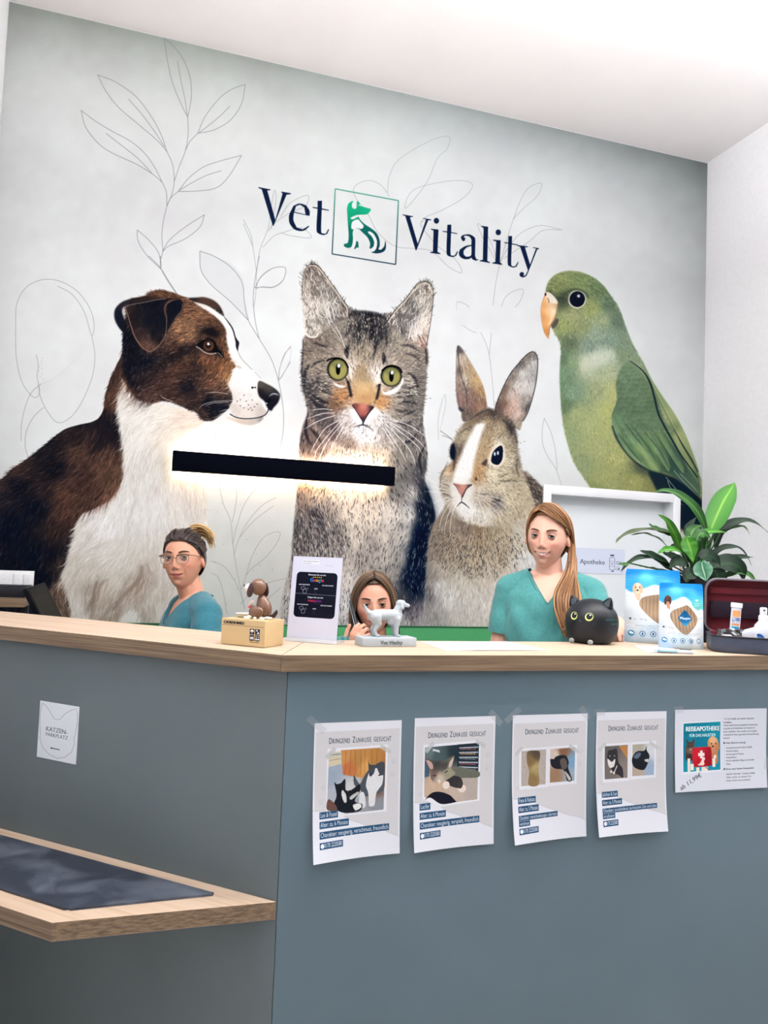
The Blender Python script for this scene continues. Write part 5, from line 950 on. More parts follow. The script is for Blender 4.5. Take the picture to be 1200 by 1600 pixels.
def small(c, x0, y0, x1, y1, kind):
    c.poly([(x0-6, y0-6), (x1+6, y0-8), (x1+6, y1+6), (x0-6, y1+8)], (222, 224, 231), sm=False); q = [(x0, y0), (x1, y0-2), (x1, y1-1), (x0, y1)]
    w_, h = x1-x0, y1-y0; F = lambda *p: [(x0+a*w_, y0+b*h) for a, b in p]
    if kind == 0:
        c.poly(q, (176, 166, 158), sm=False)
        for i in range(160): c.dot(x0+c.r.random()*w_, y0+c.r.random()*h*.95, .8, .8, (110, 104, 104) if c.r.random() < .5 else (214, 206, 200), .7)
        c.poly(F((.25, .02), (.62, 0), (.76, .1), (.7, .5), (.72, .98), (.3, .98), (.32, .6), (.22, .3)), [(x0+.4*w_, y0+.3*h, 128, 104, 72), (x0+.6*w_, y0+.5*h, 176, 160, 110), (x0+.4*w_, y0+.8*h, 140, 116, 78), (x0+.6*w_, y0+.1*h, 84, 72, 60)])
        for i in range(7): c.line(F((.45, .55+i*.05), (.7, .53+i*.05)), (112, 96, 70), .9, .7)
    elif kind == 1:
        c.poly(q, [(x0+.2*w_, y0+.2*h, 206, 190, 176), (x0+.5*w_, y0+.1*h, 130, 92, 70), (x0+.9*w_, y0+.4*h, 120, 160, 190), (x0+.9*w_, y0+.8*h, 150, 170, 186), (x0+.2*w_, y0+.8*h, 150, 118, 92)], sm=False)
        c.poly(F((0, .3), (.15, .3), (.25, .22), (.6, .2), (.75, .4), (.74, .6), (.9, .95), (.7, .97), (.55, .65), (.25, .6), (.05, .5)), (26, 30, 38)); c.poly(F((.4, .35), (.6, .3), (.7, .55), (.5, .62)), (92, 82, 78)); c.poly(F((.6, .68), (.85, .9), (.76, .96)), (190, 180, 170))
    elif kind == 2:
        c.poly(q, [(x0+.1*w_, y0+.2*h, 96, 92, 90), (x0+.8*w_, y0+.8*h, 134, 122, 118), (x0+.3*w_, y0+.8*h, 112, 104, 100)], sm=False); c.poly(F((.6, 0), (1, 0), (1, .42)), (176, 124, 74), sm=False)
        c.poly(F((.15, .15), (.3, .12), (.52, .1), (.6, .5), (.78, .7), (.8, .98), (.62, .9), (.4, .8), (.12, .45)), (48, 46, 52)); c.poly(F((.12, .38), (.3, .48), (.45, .4), (.4, .62), (.2, .64)), (220, 216, 212)); c.dot(x0+.28*w_, y0+.78*h, 3, 3, (226, 222, 220)); c.dot(x0+.4*w_, y0+.82*h, 3, 3, (226, 222, 220)); c.line(F((.42, .8), (.54, .6)), (220, 216, 212), 2)
        for x_ in (.22, .42): c.dot(x0+x_*w_, y0+.3*h, 1.6, 1.4, (170, 176, 150))
    else:
        c.poly(q, [(x0+.2*w_, y0+.1*h, 170, 166, 150), (x0+.9*w_, y0+.2*h, 206, 210, 216), (x0+.8*w_, y0+.8*h, 150, 172, 198), (x0+.3*w_, y0+.9*h, 176, 160, 146)], sm=False)
        c.poly(F((.0, .4), (.2, .22), (.55, .2), (.62, .05), (.66, .2), (.78, .35), (.76, .5), (.66, .7), (.5, .82), (.15, .75), (0, .6)), (22, 26, 36)); c.poly(F((.05, .4), (.25, .26), (.4, .3), (.25, .45)), (106, 126, 146), .8, soft=1); c.poly(F((.55, .5), (.75, .48), (.7, .58)), (206, 200, 196))
def tex(c): c.fur(c.mask([(26, 82), (176, 82), (176, 166), (26, 166)], sm=False), [(60, 120, 80), (140, 120, 40)], 1800, 2.6, .7, .10, .5, 40, 20)
def ph3(c): small(c, 26, 86, 94, 168, 0); small(c, 106, 84, 176, 164, 1); tex(c)
def ph4(c): small(c, 26, 84, 94, 164, 2); small(c, 108, 82, 174, 160, 3); tex(c)
NUM = '0170 2220580'
notices = [
 ('white notice with a black kitten and a grey and white cat before a curtain', notice(ph1, '', [('Leo & Fussel', 60, 15, 5), ('Alter: ca. 6 Monate', 86, 15, 6), ('Charakter: neugierig, verschmust, freundlich', 184, 15, 7), ('    '+NUM, 72, 14, 0)]), (491.5, 1130), (627.5, 1125), (1., .2)),
 ('white notice with one tabby kitten beside a desk hole', notice(ph2, '', [('Lucifer', 44, 15, 5), ('Alter: ca. 6 Monate', 84, 15, 6), ('Charakter: neugierig, verspielt, freundlich', 172, 15, 7), ('    '+NUM, 70, 14, 0)]), (648, 1122), (772.5, 1118.5), (.75, .1)),
 ('white notice with two small photos, a yellowish tabby on the left one', notice(ph3, '', [('Fiete & Rabiata', 66, 15, 5), ('Alter: ca. 5 Monate', 74, 15, 6), ('Charakter: menschenbezogen, charmant', 128, 12, .5), ('verschmust', 48, 12, 4), ('    '+NUM, 72, 14, 0)], True), (801, 1117.5), (917, 1114.5), (.8, .15)),
 ('white notice with two small photos, a dark cat with white bib on the left one', notice(ph4, '', [('Julchen & Susi', 64, 14, 5), ('Alter: ca. 5 Monate', 76, 14, 6), ('Charakter: zurückhaltend, sie brauchen Zeit und Liebe', 182, 12, .5), ('um aufzutauen', 54, 12, 4), ('    '+NUM, 62, 14, 0)], True), (932, 1113), (1040.5, 1111), (.7, .5))]
M_TAPE = mat('clear_tape', (206, 214, 218), .25, alpha=.17)
def paper_on(name, label, canvas, A, w_, h, curl, cat, group, pl, pn, pu, tapes, rot=0., seed=0):
    t = thing(name, label, cat, A, 0, group)
    m = print_mat(name+'_print', canvas, .6, .15, .84); rr = np.random.default_rng(seed); p1, p2 = rr.uniform(0, 6, 2)
    cs, sn = math.cos(rot), math.sin(rot)
    def f(u, v):
        x, z = w_*u, -h*(1-v); x, z = x*cs-z*sn, x*sn+z*cs; s = 1-v
        d = .0012+.030*s**3*(curl[0]*(1-u)**1.6+curl[1]*u**1.6+.12)+.0016*math.sin(3.5*u+p1)*s*(1-.3*s)+.001*math.sin(5*v+2*u+p2)*s; d = max(d, .0009)
        return pu*x-pn*d+Vector((0, 0, z))+pn*0
    o = sheet('sheet', f, 16, 24, m, t)
    for k, (u, v, a, tw) in enumerate(tapes):
        q = f(u, v); bm = bmesh.new(); c_, s_ = math.cos(a), math.sin(a)
        vs = []
        for dx, dz in ((-tw/2, -.008), (tw/2, -.008), (tw/2, .008), (-tw/2, .008)):
            X, Z = dx*c_-dz*s_, dx*s_+dz*c_; inside = (-.002 < (q.dot(pu)+X) < w_+.002) and (q.z+Z < 0)
            vs.append(bm.verts.new(q+pu*X+Vector((0, 0, Z))-pn*(.0012 if inside else .0004)))
        bm.faces.new(vs); mesh('tape', bm, M_TAPE, t)
    return t
for i, (lb, cv_, a, b, cl) in enumerate(notices):
    for s, y in ((1, 0),):  # small phone symbol
        cv_.dot(22.5, (264, 264, 270, 268)[i], 4.2, 4.8, (232, 236, 244))
    A_, B_ = P0(*a), P0(*b); rot = math.atan2((B_-A_).z, (B_-A_).dot(uR))
    paper_on('paper_notice', lb, cv_, A_, .210, .305, cl, 'notice', 'rehoming notices taped to the counter', C0, nR, uR, [[(.02, .99, -.7, .05)], [(1.0, .985, -.8, .045)], [(0., 1., .7, .05), (.96, 1.0, -.9, .04)], [(.04, 1., 0, .03)]][i], rot, i)
# landscape leaflet for the pet travel pharmacy
c = Canvas(297, 210, 3., bg=(214, 219, 230), seed=9)
c.poly([(24, 33), (147, 30), (147, 163), (22, 165)], (226, 232, 240), sm=False); c.poly([(27, 36), (145, 33), (145, 158), (26, 160)], [(40, 50, 0, 122, 146), (130, 50, 8, 136, 158), (80, 110, 0, 112, 138), (80, 155, 16, 150, 172)], sm=False)
write(c, 'REISEAPOTHEKE', 34, 56, 17, (240, 246, 248), fit=108, bold=.5); write(c, 'FÜR DAS HAUSTIER', 46, 71, 11, (206, 236, 244), fit=84, bold=.25)
c.poly([(36, 130), (34, 100), (38, 90), (36, 76), (46, 84), (54, 82), (62, 76), (62, 96), (60, 128)], [(48, 92, 70, 60, 56), (50, 105, 120, 96, 80), (46, 122, 60, 44, 42)]); c.dot(44, 96, 1.6, 1.6, (30, 26, 24)); c.dot(55, 95, 1.6, 1.6, (30, 26, 24)); c.dot(50, 103, 2, 1.6, (214, 200, 190))
c.poly([(104, 88), (112, 74), (124, 72), (136, 80), (142, 100), (138, 112), (136, 140), (112, 140), (110, 112)], [(120, 80, 224, 176, 130), (110, 95, 196, 140, 98), (138, 100, 190, 126, 84), (124, 130, 186, 120, 84)]); c.dot(117, 90, 2, 2, (20, 18, 20)); c.dot(130, 90, 2, 2, (20, 18, 20)); c.dot(121, 97, 3, 2.4, (24, 20, 22))
c.poly([(56, 104), (64, 99), (108, 98), (116, 104), (117, 140), (112, 147), (62, 148), (56, 142)], [(70, 110, 196, 24, 42), (110, 130, 150, 10, 32), (85, 140, 176, 14, 36)])
c.poly([(80, 113), (80, 107), (88, 107), (88, 113), (94, 113), (94, 121), (88, 121), (88, 127), (80, 127), (80, 121), (74, 121), (74, 113)], (240, 226, 224), sm=False)
c.poly([(74, 144), (80, 138), (84, 132), (88, 124), (92, 124), (96, 128), (92, 134), (92, 144)], (240, 214, 206)); c.line([(72, 142), (76, 144)], (240, 214, 206), 1.6)
for x, y, w_, h in ((42, 126, 12, 34), (52, 140, 14, 16), (122, 128, 13, 22), (70, 150, 14, 10), (92, 149, 24, 10)): c.poly([(x-w_/2+4, y), (x+w_/2, y), (x+w_/2, y+h), (x-w_/2+4, y+h)], (232, 226, 214), sm=False)
c.dot(128, 124, 4, 5, (236, 232, 226)); c.line([(96, 150), (108, 156)], (170, 40, 60), 2)
INKC = (70, 74, 84)
lines = [(155, 24, '* 4. Zu Familie aus deinen Haustier-', 1, 102), (155, 34, 'Notfällen', 1, 26), (155, 42, 'Unsere speziell zusammengestellte Reiseapotheke', 0, 112), (155, 51, 'ist perfekt auf die Bedürfnisse der Haustiere mit', 0, 104), (155, 60, 'einem empfohlen. Stets, handlich und kompakt', 0, 110), (155, 69, 'vorbereitet für Reise, egal welche Herausforderung', 0, 116), (155, 78, 'wartet!', 0, 20),
         (155, 92, '■ Inhalt (Basisversorgung):', 1, 74), (164, 106, 'Verbandsmaterial für kleine Notfälle', 0, 86), (164, 115, 'Wundversorgung', 0, 40), (164, 124, 'Zeckenzange & Pinzette', 0, 58), (164, 133, 'Desinfektion', 0, 34), (164, 142, 'Plus für empfindliche Mägen zum Durchfall', 0, 92), (164, 151, 'Paste', 0, 14), (155, 165, '■ Warum unsere Haustier-Reiseapotheke?', 1, 100), (164, 179, 'Ideal für Unterwegs - Camping, Ausflüge', 0, 94), (164, 188, 'Alles sicher an einem Ort', 0, 82), (164, 197, 'Klein, leicht und praktisch', 0, 78)]
for x, y, s, bo, f in lines: write(c, s, x, y*.93+6, 6.2, INKC, fit=f, bold=.22 if bo else .08)
for y in (106, 115, 124, 133, 142, 179, 188, 197): c.dot(160, y*.93+4.4, .8, .8, INKC)
write(c, 'ab 11,99€', 18, 206, 17, (44, 50, 66), rot=-.46, fit=74, bold=.2)
A_, B_ = P0(1054.5, 1109), P0(1197, 1106.5)
paper_on('paper_leaflet', 'landscape leaflet with a red first aid pouch on a blue picture', c, A_, .2975, .213, (.12, .08), 'leaflet', None, C0, nR, uR, [(.04, 1.0, 0, .03), (1., .3, 1.5, .03)], math.atan2((B_-A_).z, (B_-A_).dot(uR)), 8)
# cat parking sign on the left front
c = Canvas(105, 148, 4., bg=(224, 230, 236), seed=4)
c.line([(6, 6), (16, 10), (28, 24), (41, 42), (56, 41), (68, 24), (84, 12), (98, 6), (101, 20), (102, 40), (99, 70), (96, 84), (98, 96), (92, 118), (76, 134), (56, 142), (34, 136), (14, 120), (5, 98), (6, 88), (3, 64), (2, 36), (4, 14)], (126, 134, 142), 1.1, closed=True, sm=False)
write(c, 'KATZEN-', 20, 76, 17, (118, 128, 138), fit=58, bold=.5); write(c, 'PARKPLATZ', 20, 89, 13.5, (118, 128, 138), fit=60, bold=.3)
for i, ch in enumerate('Bo Relinker'.replace(' ', '')[:8]): c.dot(38+i*3., 118+(i % 2)*.6, 1.5 if i else 2.2, 1.6 if i else 2.4, (52, 58, 72), .9)
t = thing('sign_card', 'small white card with a cat head outline on the left counter front', 'sign', PL(63.5, 1094.5)); B_ = PL(124.5, 1104.5); uu = -uL
sheet('card', lambda u, v: uu*(.1428*u)-nL*.0012+Vector((0, 0, -.1484*(1-v)+(B_.z-t.location.z)*u)), 1, 1, print_mat('sign_card_print', c, .5, .2, .9), t, .0011, False)
# ================================================================ THINGS ON THE COUNTER
def onc(x, y): return at_z(x, y, HC+.0005)
# ---- coin bank: card box with a brown plastic dog
u_ = Vector((.75, -.66, 0)).normalized(); v_ = Vector((.66, .75, 0)).normalized()
Fr = onc(413, 1012.6); BW, BD, BH = .126, .088, .064
t = thing('coin_bank', 'tan card box coin bank with a brown toy dog sitting on it', 'coin bank', Fr-u_*BW/2+v_*BD/2, math.atan2(u_.y, u_.x))
M_TAN = noise_mat('tan_card', (194, 168, 124), (198, 173, 129), 5, .42)
bx = box('box', (0, 0, BH/2), (BW, BD, BH), M_TAN, t, bev=.0025)
c = Canvas(126, 64, 5., bg=(195, 169, 125)); c.line([(0, 14.5), (126, 14.5)], (40, 40, 44), 1., sm=False)
write(c, 'CHOKEN-BAKO', 4, 11.4, 10.5, (10, 14, 30), fit=62, bold=.95)
for i, (x, y) in enumerate(((84, 20), (100, 20), (84, 36), (100, 36))):
    c.poly([(x, y), (x+14, y), (x+14, y+14.5), (x, y+14.5)], (18, 26, 46), sm=False); W_ = (226, 232, 236)
    if i == 0: c.poly([(x+2, y+7), (x+4, y+3), (x+7, y+2), (x+10, y+3), (x+12, y+7)], W_); c.line([(x+7, y+6), (x+7, y+11), (x+5, y+11)], W_, 1, sm=False)
    if i == 1: c.poly([(x+4, y+1.5), (x+7, y+1.5), (x+7, y+6), (x+4, y+6)], W_, sm=False); c.poly([(x+5, y+12), (x+10, y+6.5), (x+12, y+12)], W_, sm=False)
    if i == 2: c.line([(x+3, y+12), (x+3, y+6), (x+5, y+4)], W_, 1.6); c.line([(x+11, y+12), (x+11, y+6), (x+9, y+4)], W_, 1.6); c.dot(x+7, y+8, 2.4, 2.8, W_)
    if i == 3: c.poly([(x+2, y+8), (x+6, y+8), (x+6, y+12), (x+2, y+12)], W_, sm=False); c.poly([(x+8, y+8), (x+12, y+8), (x+12, y+12), (x+8, y+12)], W_, sm=False); c.dot(x+4, y+4, 1.5, 1.5, W_); c.dot(x+10, y+4, 1.5, 1.5, W_)
write(c, 'MADE IN CHINA', 86, 55.4, 4.4, (20, 24, 38), fit=26, bold=.15)
sheet('front_print', lambda a, b: Vector((-BW/2+.003+(BW-.006)*a, -BD/2-.0004, .002+(BH-.004)*b)), 1, 1, print_mat('coin_bank_print', c, .42), t, smooth=False)
M_BR, M_DBR, M_CRM = mat('brown_plastic', (112, 78, 58), .22, coat=.4), mat('dark_brown_plastic', (58, 30, 34), .3), mat('cream_plastic', (236, 226, 208), .35)
lathe('bowl', [(.017, 0), (.021, .003), (.0255, .0095), (.0262, .0105), (.0235, .0095), (.018, .003)], mat('bowl_white', (216, 214, 200), .35), t, 28, Matrix.Translation((-.030, .012, BH)), False)
for i in range(9): ell('coin_crumb', (-.010+.0065*i, -.020+.010*math.sin(i*2.3), BH+.002), (.0052, .0048, .0042), M_CRM, t, 10, 6) if i % 2 == 0 else None
db = ell('toy_dog_body', (.024, .006, BH+.0335), (.0185, .0165, .029), M_BR, t, 24, 16, euler(0, math.radians(-18), 0), lambda p: Vector((p.x*(1-.25*p.z), p.y*(1-.25*p.z), p.z)))
ell('haunch', (.016, -.012, BH+.0165), (.0195, .0085, .0145), M_BR, db, 18, 12, euler(0, math.radians(-14), 0)); ell('haunch', (.020, .022, BH+.0165), (.018, .008, .0135), M_BR, db, 18, 12)
ell('paw', (-.002, -.014, BH+.0045), (.009, .0055, .0045), M_CRM, db, 12, 8); ell('paw', (.046, -.004, BH+.0035), (.012, .007, .004), M_CRM, db, 12, 8)
tube('tail', [(.042, .004, BH+.0075), (.050, .004, BH+.007), (.058, .003, BH+.011), (.064, .002, BH+.019), (.0655, .001, BH+.025)], [.0045, .0055, .0056, .0045, .0015], M_DBR, db, 10)
tube('foreleg', [(.004, -.006, BH+.03), (-.003, -.008, BH+.02), (-.004, -.010, BH+.004)], [.0055, .0045, .004], M_BR, db, 10); tube('foreleg', [(.006, .016, BH+.03), (-.001, .016, BH+.018), (-.003, .016, BH+.004)], [.0055, .0045, .004], M_BR, db, 10)
tube('collar_scarf', [(.004, -.012, BH+.044), (-.004, -.010, BH+.036), (-.006, -.008, BH+.030)], [.004, .0045, .003], mat('pale_pink', (226, 196, 184), .4), db, 10); ell('tag', (-.005, -.012, BH+.029), (.0036, .0026, .0036), mat('red_tag', (216, 58, 70), .4), db, 10, 8)
dh = ell('toy_dog_head', (.010, 0, BH+.078), (.021, .0185, .0205), M_BR, t, 26, 18)
ell('muzzle', (-.012, -.002, BH+.0735), (.016, .0115, .011), mat('muzzle_white', (238, 222, 206), .3), dh, 18, 12, euler(0, math.radians(22), 0)); ell('nose', (-.027, -.002, BH+.080), (.004, .005, .0035), M_DBR, dh, 10, 8)
ell('chin', (-.011, -.004, BH+.065), (.010, .008, .005), mat('chin_tan', (226, 172, 112), .35), dh, 12, 8)
for sy, x_ in ((-1, .000), (1, .020)): ell('ear', (x_, sy*.0195, BH+.071), (.0082, .0042, .0185), M_DBR, dh, 14, 12, euler(sy*.12, .1, 0), lambda p: Vector((p.x*(1.05-.3*p.z), p.y, p.z)))
for sy in (-1, 1): ell('eye', (-.0075, sy*.0105, BH+.083), (.0022, .0018, .0026), M_BLACK, dh, 8, 6)

# ---- acrylic stand with review notice
A_, B_ = onc(447, 1000.6), onc(522.5, 1006.4); B_ = A_+(B_-A_).normalized()*.143; uu = (B_-A_).normalized(); ang = math.atan2(uu.y, uu.x)
t = thing('sign_stand', 'clear upright stand holding a white sheet with a black rounded panel', 'sign stand', (A_+B_)/2, ang)
c = Canvas(143, 222, 4., bg=(206, 210, 228), seed=2); c.poly([(0, 0), (143, 0), (143, 222), (0, 222)], (210, 213, 230), sm=False)
c.poly([(27, 9), (78, 9), (78, 20), (27, 20)], (226, 230, 240), sm=False); write(c, 'Über eine Bewertung freuen', 29, 14, 4.2, (90, 96, 112), fit=46, bold=.06); write(c, 'wir uns sehr', 29, 19, 4.2, (90, 96, 112), fit=24, bold=.06); write(c, 'Vet Vitality', 95, 24, 4.4, (160, 164, 184), fit=22)
write(c, '. . . . . . . . . . . . .', 42, 39, 5, (130, 134, 150), fit=58)
def rrect(x0, y0, x1, y1, r, n=5):
    o = []
    for cx, cy, a0 in ((x1-r, y0+r, -90), (x1-r, y1-r, 0), (x0+r, y1-r, 90), (x0+r, y0+r, 180)):
        for i in range(n+1): a = math.radians(a0+90*i/n); o.append((cx+r*math.cos(a), cy+r*math.sin(a)))
    return o
c.poly(rrect(14, 42, 132, 165, 11), (9, 13, 30), sm=False); LT = (224, 230, 240)
write(c, 'Bewerten Sie uns bei', 73, 51, 6, LT, align='CENTER', fit=50, bold=.12)
for i in range(5): c.dot(63+i*5.6, 55.6, 1.4, 1.4, (240, 190, 60))
x = 54
for ch, cl in zip('Google', ((66, 133, 244), (234, 67, 53), (251, 188, 5), (66, 133, 244), (52, 168, 83), (234, 67, 53))):
    T = text_tris(ch, 13); write(c, ch, x, 67.5, 13, cl, bold=.15); x += T[..., 0].max()+.8
for y0, wd, cl in ((78, None, None), (132, None, None)):
    write(c, 'HANDY DRAUFHALTEN', 22, y0, 4, LT, fit=32, bold=.1); write(c, 'QR-CODE SCANNEN', 90, y0, 4, LT, fit=32, bold=.1); write(c, 'ODER', 68, y0+10, 4, LT, fit=10, bold=.1)
    c.line([(30, y0+6), (38, y0+4), (42, y0+10), (36, y0+14), (30, y0+10), (30, y0+6)], (150, 158, 176), .9); c.line(rrect(36, y0+10, 46, y0+22, 2), (150, 158, 176), .9, closed=True, sm=False); c.line([(48, y0+6), (50, y0+9), (48, y0+12)], (150, 158, 176), .8)
    c.line([(70, y0+14), (74, y0+22)], (80, 86, 104), .8)
c.line([(16, 101), (130, 103)], (120, 126, 146), .9, sm=False)
write(c, 'Folgen Sie uns bei', 73, 112, 5.6, LT, align='CENTER', fit=44, bold=.12); write(c, 'Insta', 52, 122, 10, (206, 40, 72), bold=.15, fit=19); write(c, 'gram', 71.5, 122, 10, (120, 50, 130), bold=.15, fit=20)
write(c, '. . . . . . . . . . .', 48, 170, 5, (120, 124, 140), fit=46)
M_ACR = mat('acrylic', (20, 22, 28), .02, trans=.0, spec=.2, alpha=.03)
bn = euler(math.radians(-7), 0, 0)
def lean(x, y, z): return Vector((x, y+z*.10, z))
sheet('paper', lambda a, b: lean(-.0705+.141*a, -.0008, .008+.214*b), 1, 6, print_mat('stand_print', c, .6, .1), t, smooth=False)
bm = bmesh.new()
for x0, x1, y0, y1, z0, z1 in ((-.0735, .0735, .0002, .0025, .001, .2245), (-.0735, .0735, -.0035, -.0018, .004, .2245)):
    g = bm_box(bm, ((x0+x1)/2, (y0+y1)/2, (z0+z1)/2), (x1-x0, y1-y0, z1-z0))
    for v in g: v.co = lean(*v.co)
mesh('acrylic_cover', bm, M_ACR, t)
M_ACF = mat('acrylic_foot', (236, 240, 248), .1, spec=.6, alpha=.55)
box('foot', (0, .022, .0017), (.147, .062, .0034), M_ACF, t, bev=.0008); box('front_lip', (0, -.0055, .0045), (.147, .004, .009), M_ACF, t, bev=.001)

# ---- grey dog statuette
A_, B_ = onc(566.7, 1010.8), onc(651, 1010.3); sw, sd, shh = .1485, .062, .0225; ang = math.atan2((B_-A_).y, (B_-A_).x)
M_STAT = noise_mat('grey_resin', (166, 176, 182), (172, 181, 187), 20, .55, bump=.05, bscale=200)
t = thing('dog_statuette', 'light grey standing dog statuette on a lettered plinth', 'statuette', (A_+B_)/2+Vector((-math.sin(ang), math.cos(ang), 0))*sd/2, ang)
box('plinth', (0, 0, shh/2), (sw, sd, shh), M_STAT, t, bev=.0018)
T = text_tris('Vet Vitality', .0135); wd = T[..., 0].max(); bm = bmesh.new()
for tri in T: bm.faces.new([bm.verts.new((.004-wd*.5+p[0]*.0+p[0], -sd/2-.0003, .0062+p[1])) for p in tri])
bmesh.ops.remove_doubles(bm, verts=bm.verts[:], dist=1e-6); g = bmesh.ops.extrude_face_region(bm, geom=bm.faces[:]); bmesh.ops.translate(bm, vec=(0, -.0022, 0), verts=[v for v in g['geom'] if isinstance(v, bmesh.types.BMVert)])
bmesh.ops.recalc_face_normals(bm, faces=bm.faces[:]); mesh('raised_lettering', bm, mat('grey_letter', (112, 122, 130), .6), t)
def bm_capsule(bm, a, b, r0, r1, n=14):
    a, b = Vector(a), Vector(b); d = (b-a); L = d.length; q = d.normalized() if L > 1e-6 else Vector((0, 0, 1)); pts, rad = [], []
    for i in range(6): th = math.pi/2*(1-i/6); pts.append(a-q*r0*math.sin(th)); rad.append(max(1e-4, r0*math.cos(th)))
    pts += [a, b]; rad += [r0, r1]
    for i in range(1, 7): th = math.pi/2*i/6; pts.append(b+q*r1*math.sin(th)); rad.append(max(1e-4, r1*math.cos(th)))
    # keep points monotone along the axis
    bm_tube(bm, pts, rad, n)
def remesh(name, bm, vox, mat_, parent, smooth_it=6, fac=.5):
    bmesh.ops.recalc_face_normals(bm, faces=bm.faces[:])
    o = mesh(name, bm, mat_, parent, True); m = o.modifiers.new('r', 'REMESH'); m.mode = 'VOXEL'; m.voxel_size = vox; m.use_smooth_shade = True
    if smooth_it: s = o.modifiers.new('s', 'SMOOTH'); s.factor = fac; s.iterations = smooth_it
    bake(o); o.data.polygons.foreach_set('use_smooth', [True]*len(o.data.polygons)); return o
bm = bmesh.new(); z0 = shh
def K(x, z, y=0.): return (x, y, z0+z)
for a, b, r0, r1 in ((K(-.028, .055), K(.0, .056), .0155, .0145), (K(.0, .056), K(.022, .054), .0145, .0175), (K(.020, .050), K(.030, .056), .0175, .0135), (K(.028, .062), K(.036, .082), .0125, .0095), (K(.036, .086), K(.043, .087), .0105, .0088), (K(.046, .084), K(.060, .081), .0066, .0048),
    (K(-.040, .057), K(-.054, .064), .0075, .0062), (K(-.054, .064), K(-.064, .082), .0062, .0022), (K(.012, .044), K(.026, .040), .014, .013)): bm_capsule(bm, a, b, r0, r1)
for y in (-.0105, .0105):
    for a, b, r0, r1 in ((K(-.034, .052, y), K(-.026, .034, y), .0145, .0085), (K(-.026, .034, y), K(-.036, .019, y), .0078, .0048), (K(-.036, .019, y), K(-.031, .004, y), .0046, .0042), (K(-.031, .004, y), K(-.023, .003, y), .0042, .0036),
        (K(.026, .046, y), K(.024, .026, y), .0105, .0066), (K(.024, .026, y), K(.026, .005, y), .0062, .0046), (K(.026, .004, y), K(.034, .003, y), .0042, .0036)): bm_capsule(bm, a, b, r0, r1)
    bm_capsule(bm, K(.037, .090, y*.8), K(.038, .076, y*1.05), .0034, .0052)
remesh('dog_figure', bm, .0014, M_STAT, t, 4)

# ---- flat paper sheets
M_PAPER = mat('white_paper', (222, 228, 240), .6)
def flat_paper(name, label, pts, z, canvas=None, nn=6):
    p = [Vector((*onc(*q).xy, HC+z)) for q in pts]
    o = sheet(name, lambda a, b: (p[0]*(1-a)+p[1]*a)*(1-b)+(p[3]*(1-a)+p[2]*a)*b+Vector((0, 0, .0012*math.sin(a*3.1)*(1-b))), nn, nn, print_mat(name+'_print', canvas, .6) if canvas else M_PAPER)
    md = o.modifiers.new('thickness', 'SOLIDIFY'); md.thickness = .0004; return tag(o, label, 'paper')
c = Canvas(297, 210, 2., bg=(222, 228, 240), seed=11)
for i in range(9): write(c, 'xxxxx xxx xxxxxxxx xx'.replace('x', '·'), 20+(i % 3)*90, 40+i*17, 12, (120, 130, 160), fit=60)
c.line([(40, 160), (120, 140)], (90, 110, 160), 2); c.poly([(150, 60), (190, 50), (196, 70), (156, 80)], (150, 160, 186), sm=False); c.line([(60, 120), (120, 100)], (70, 80, 110), 3)
flat_paper('form_sheet', 'white printed form lying flat on the counter beside the dog statuette', [(697, 1016.8), (858, 1016.2), (792, 1002.3), (657, 1002.3)], .0008, c)
flat_paper('info_sheet', 'white leaflet lying flat in front of the blue and white treat bags', [(1010, 1019.5), (1060, 1020.5), (1048, 1009.), (990, 1008.5)], .0008)
a, b = onc(1022, 1019.5), onc(1083, 1022.3); d = (b-a).normalized()
t = thing('pen', 'pale blue pen lying before the smaller treat bag', 'pen', a+Vector((0, 0, .0055)), math.atan2(d.y, d.x)); L_ = (b-a).length
tube('barrel', [(.012, 0, 0), (L_*.6, 0, 0)], .0045, mat('pen_blue', (150, 196, 220), .3), t, 12); tube('cap', [(L_*.58, 0, 0), (L_, 0, 0)], [.005, .0048], mat('pen_white', (206, 222, 236), .3), t, 12); tube('tip', [(0, 0, 0), (.013, 0, 0)], [.001, .004], mat('pen_tip', (150, 180, 196), .25, .6), t, 10); box('clip', (L_*.8, 0, .0062), (L_*.3, .003, .0015), M_BLACK, t, bev=.0004)

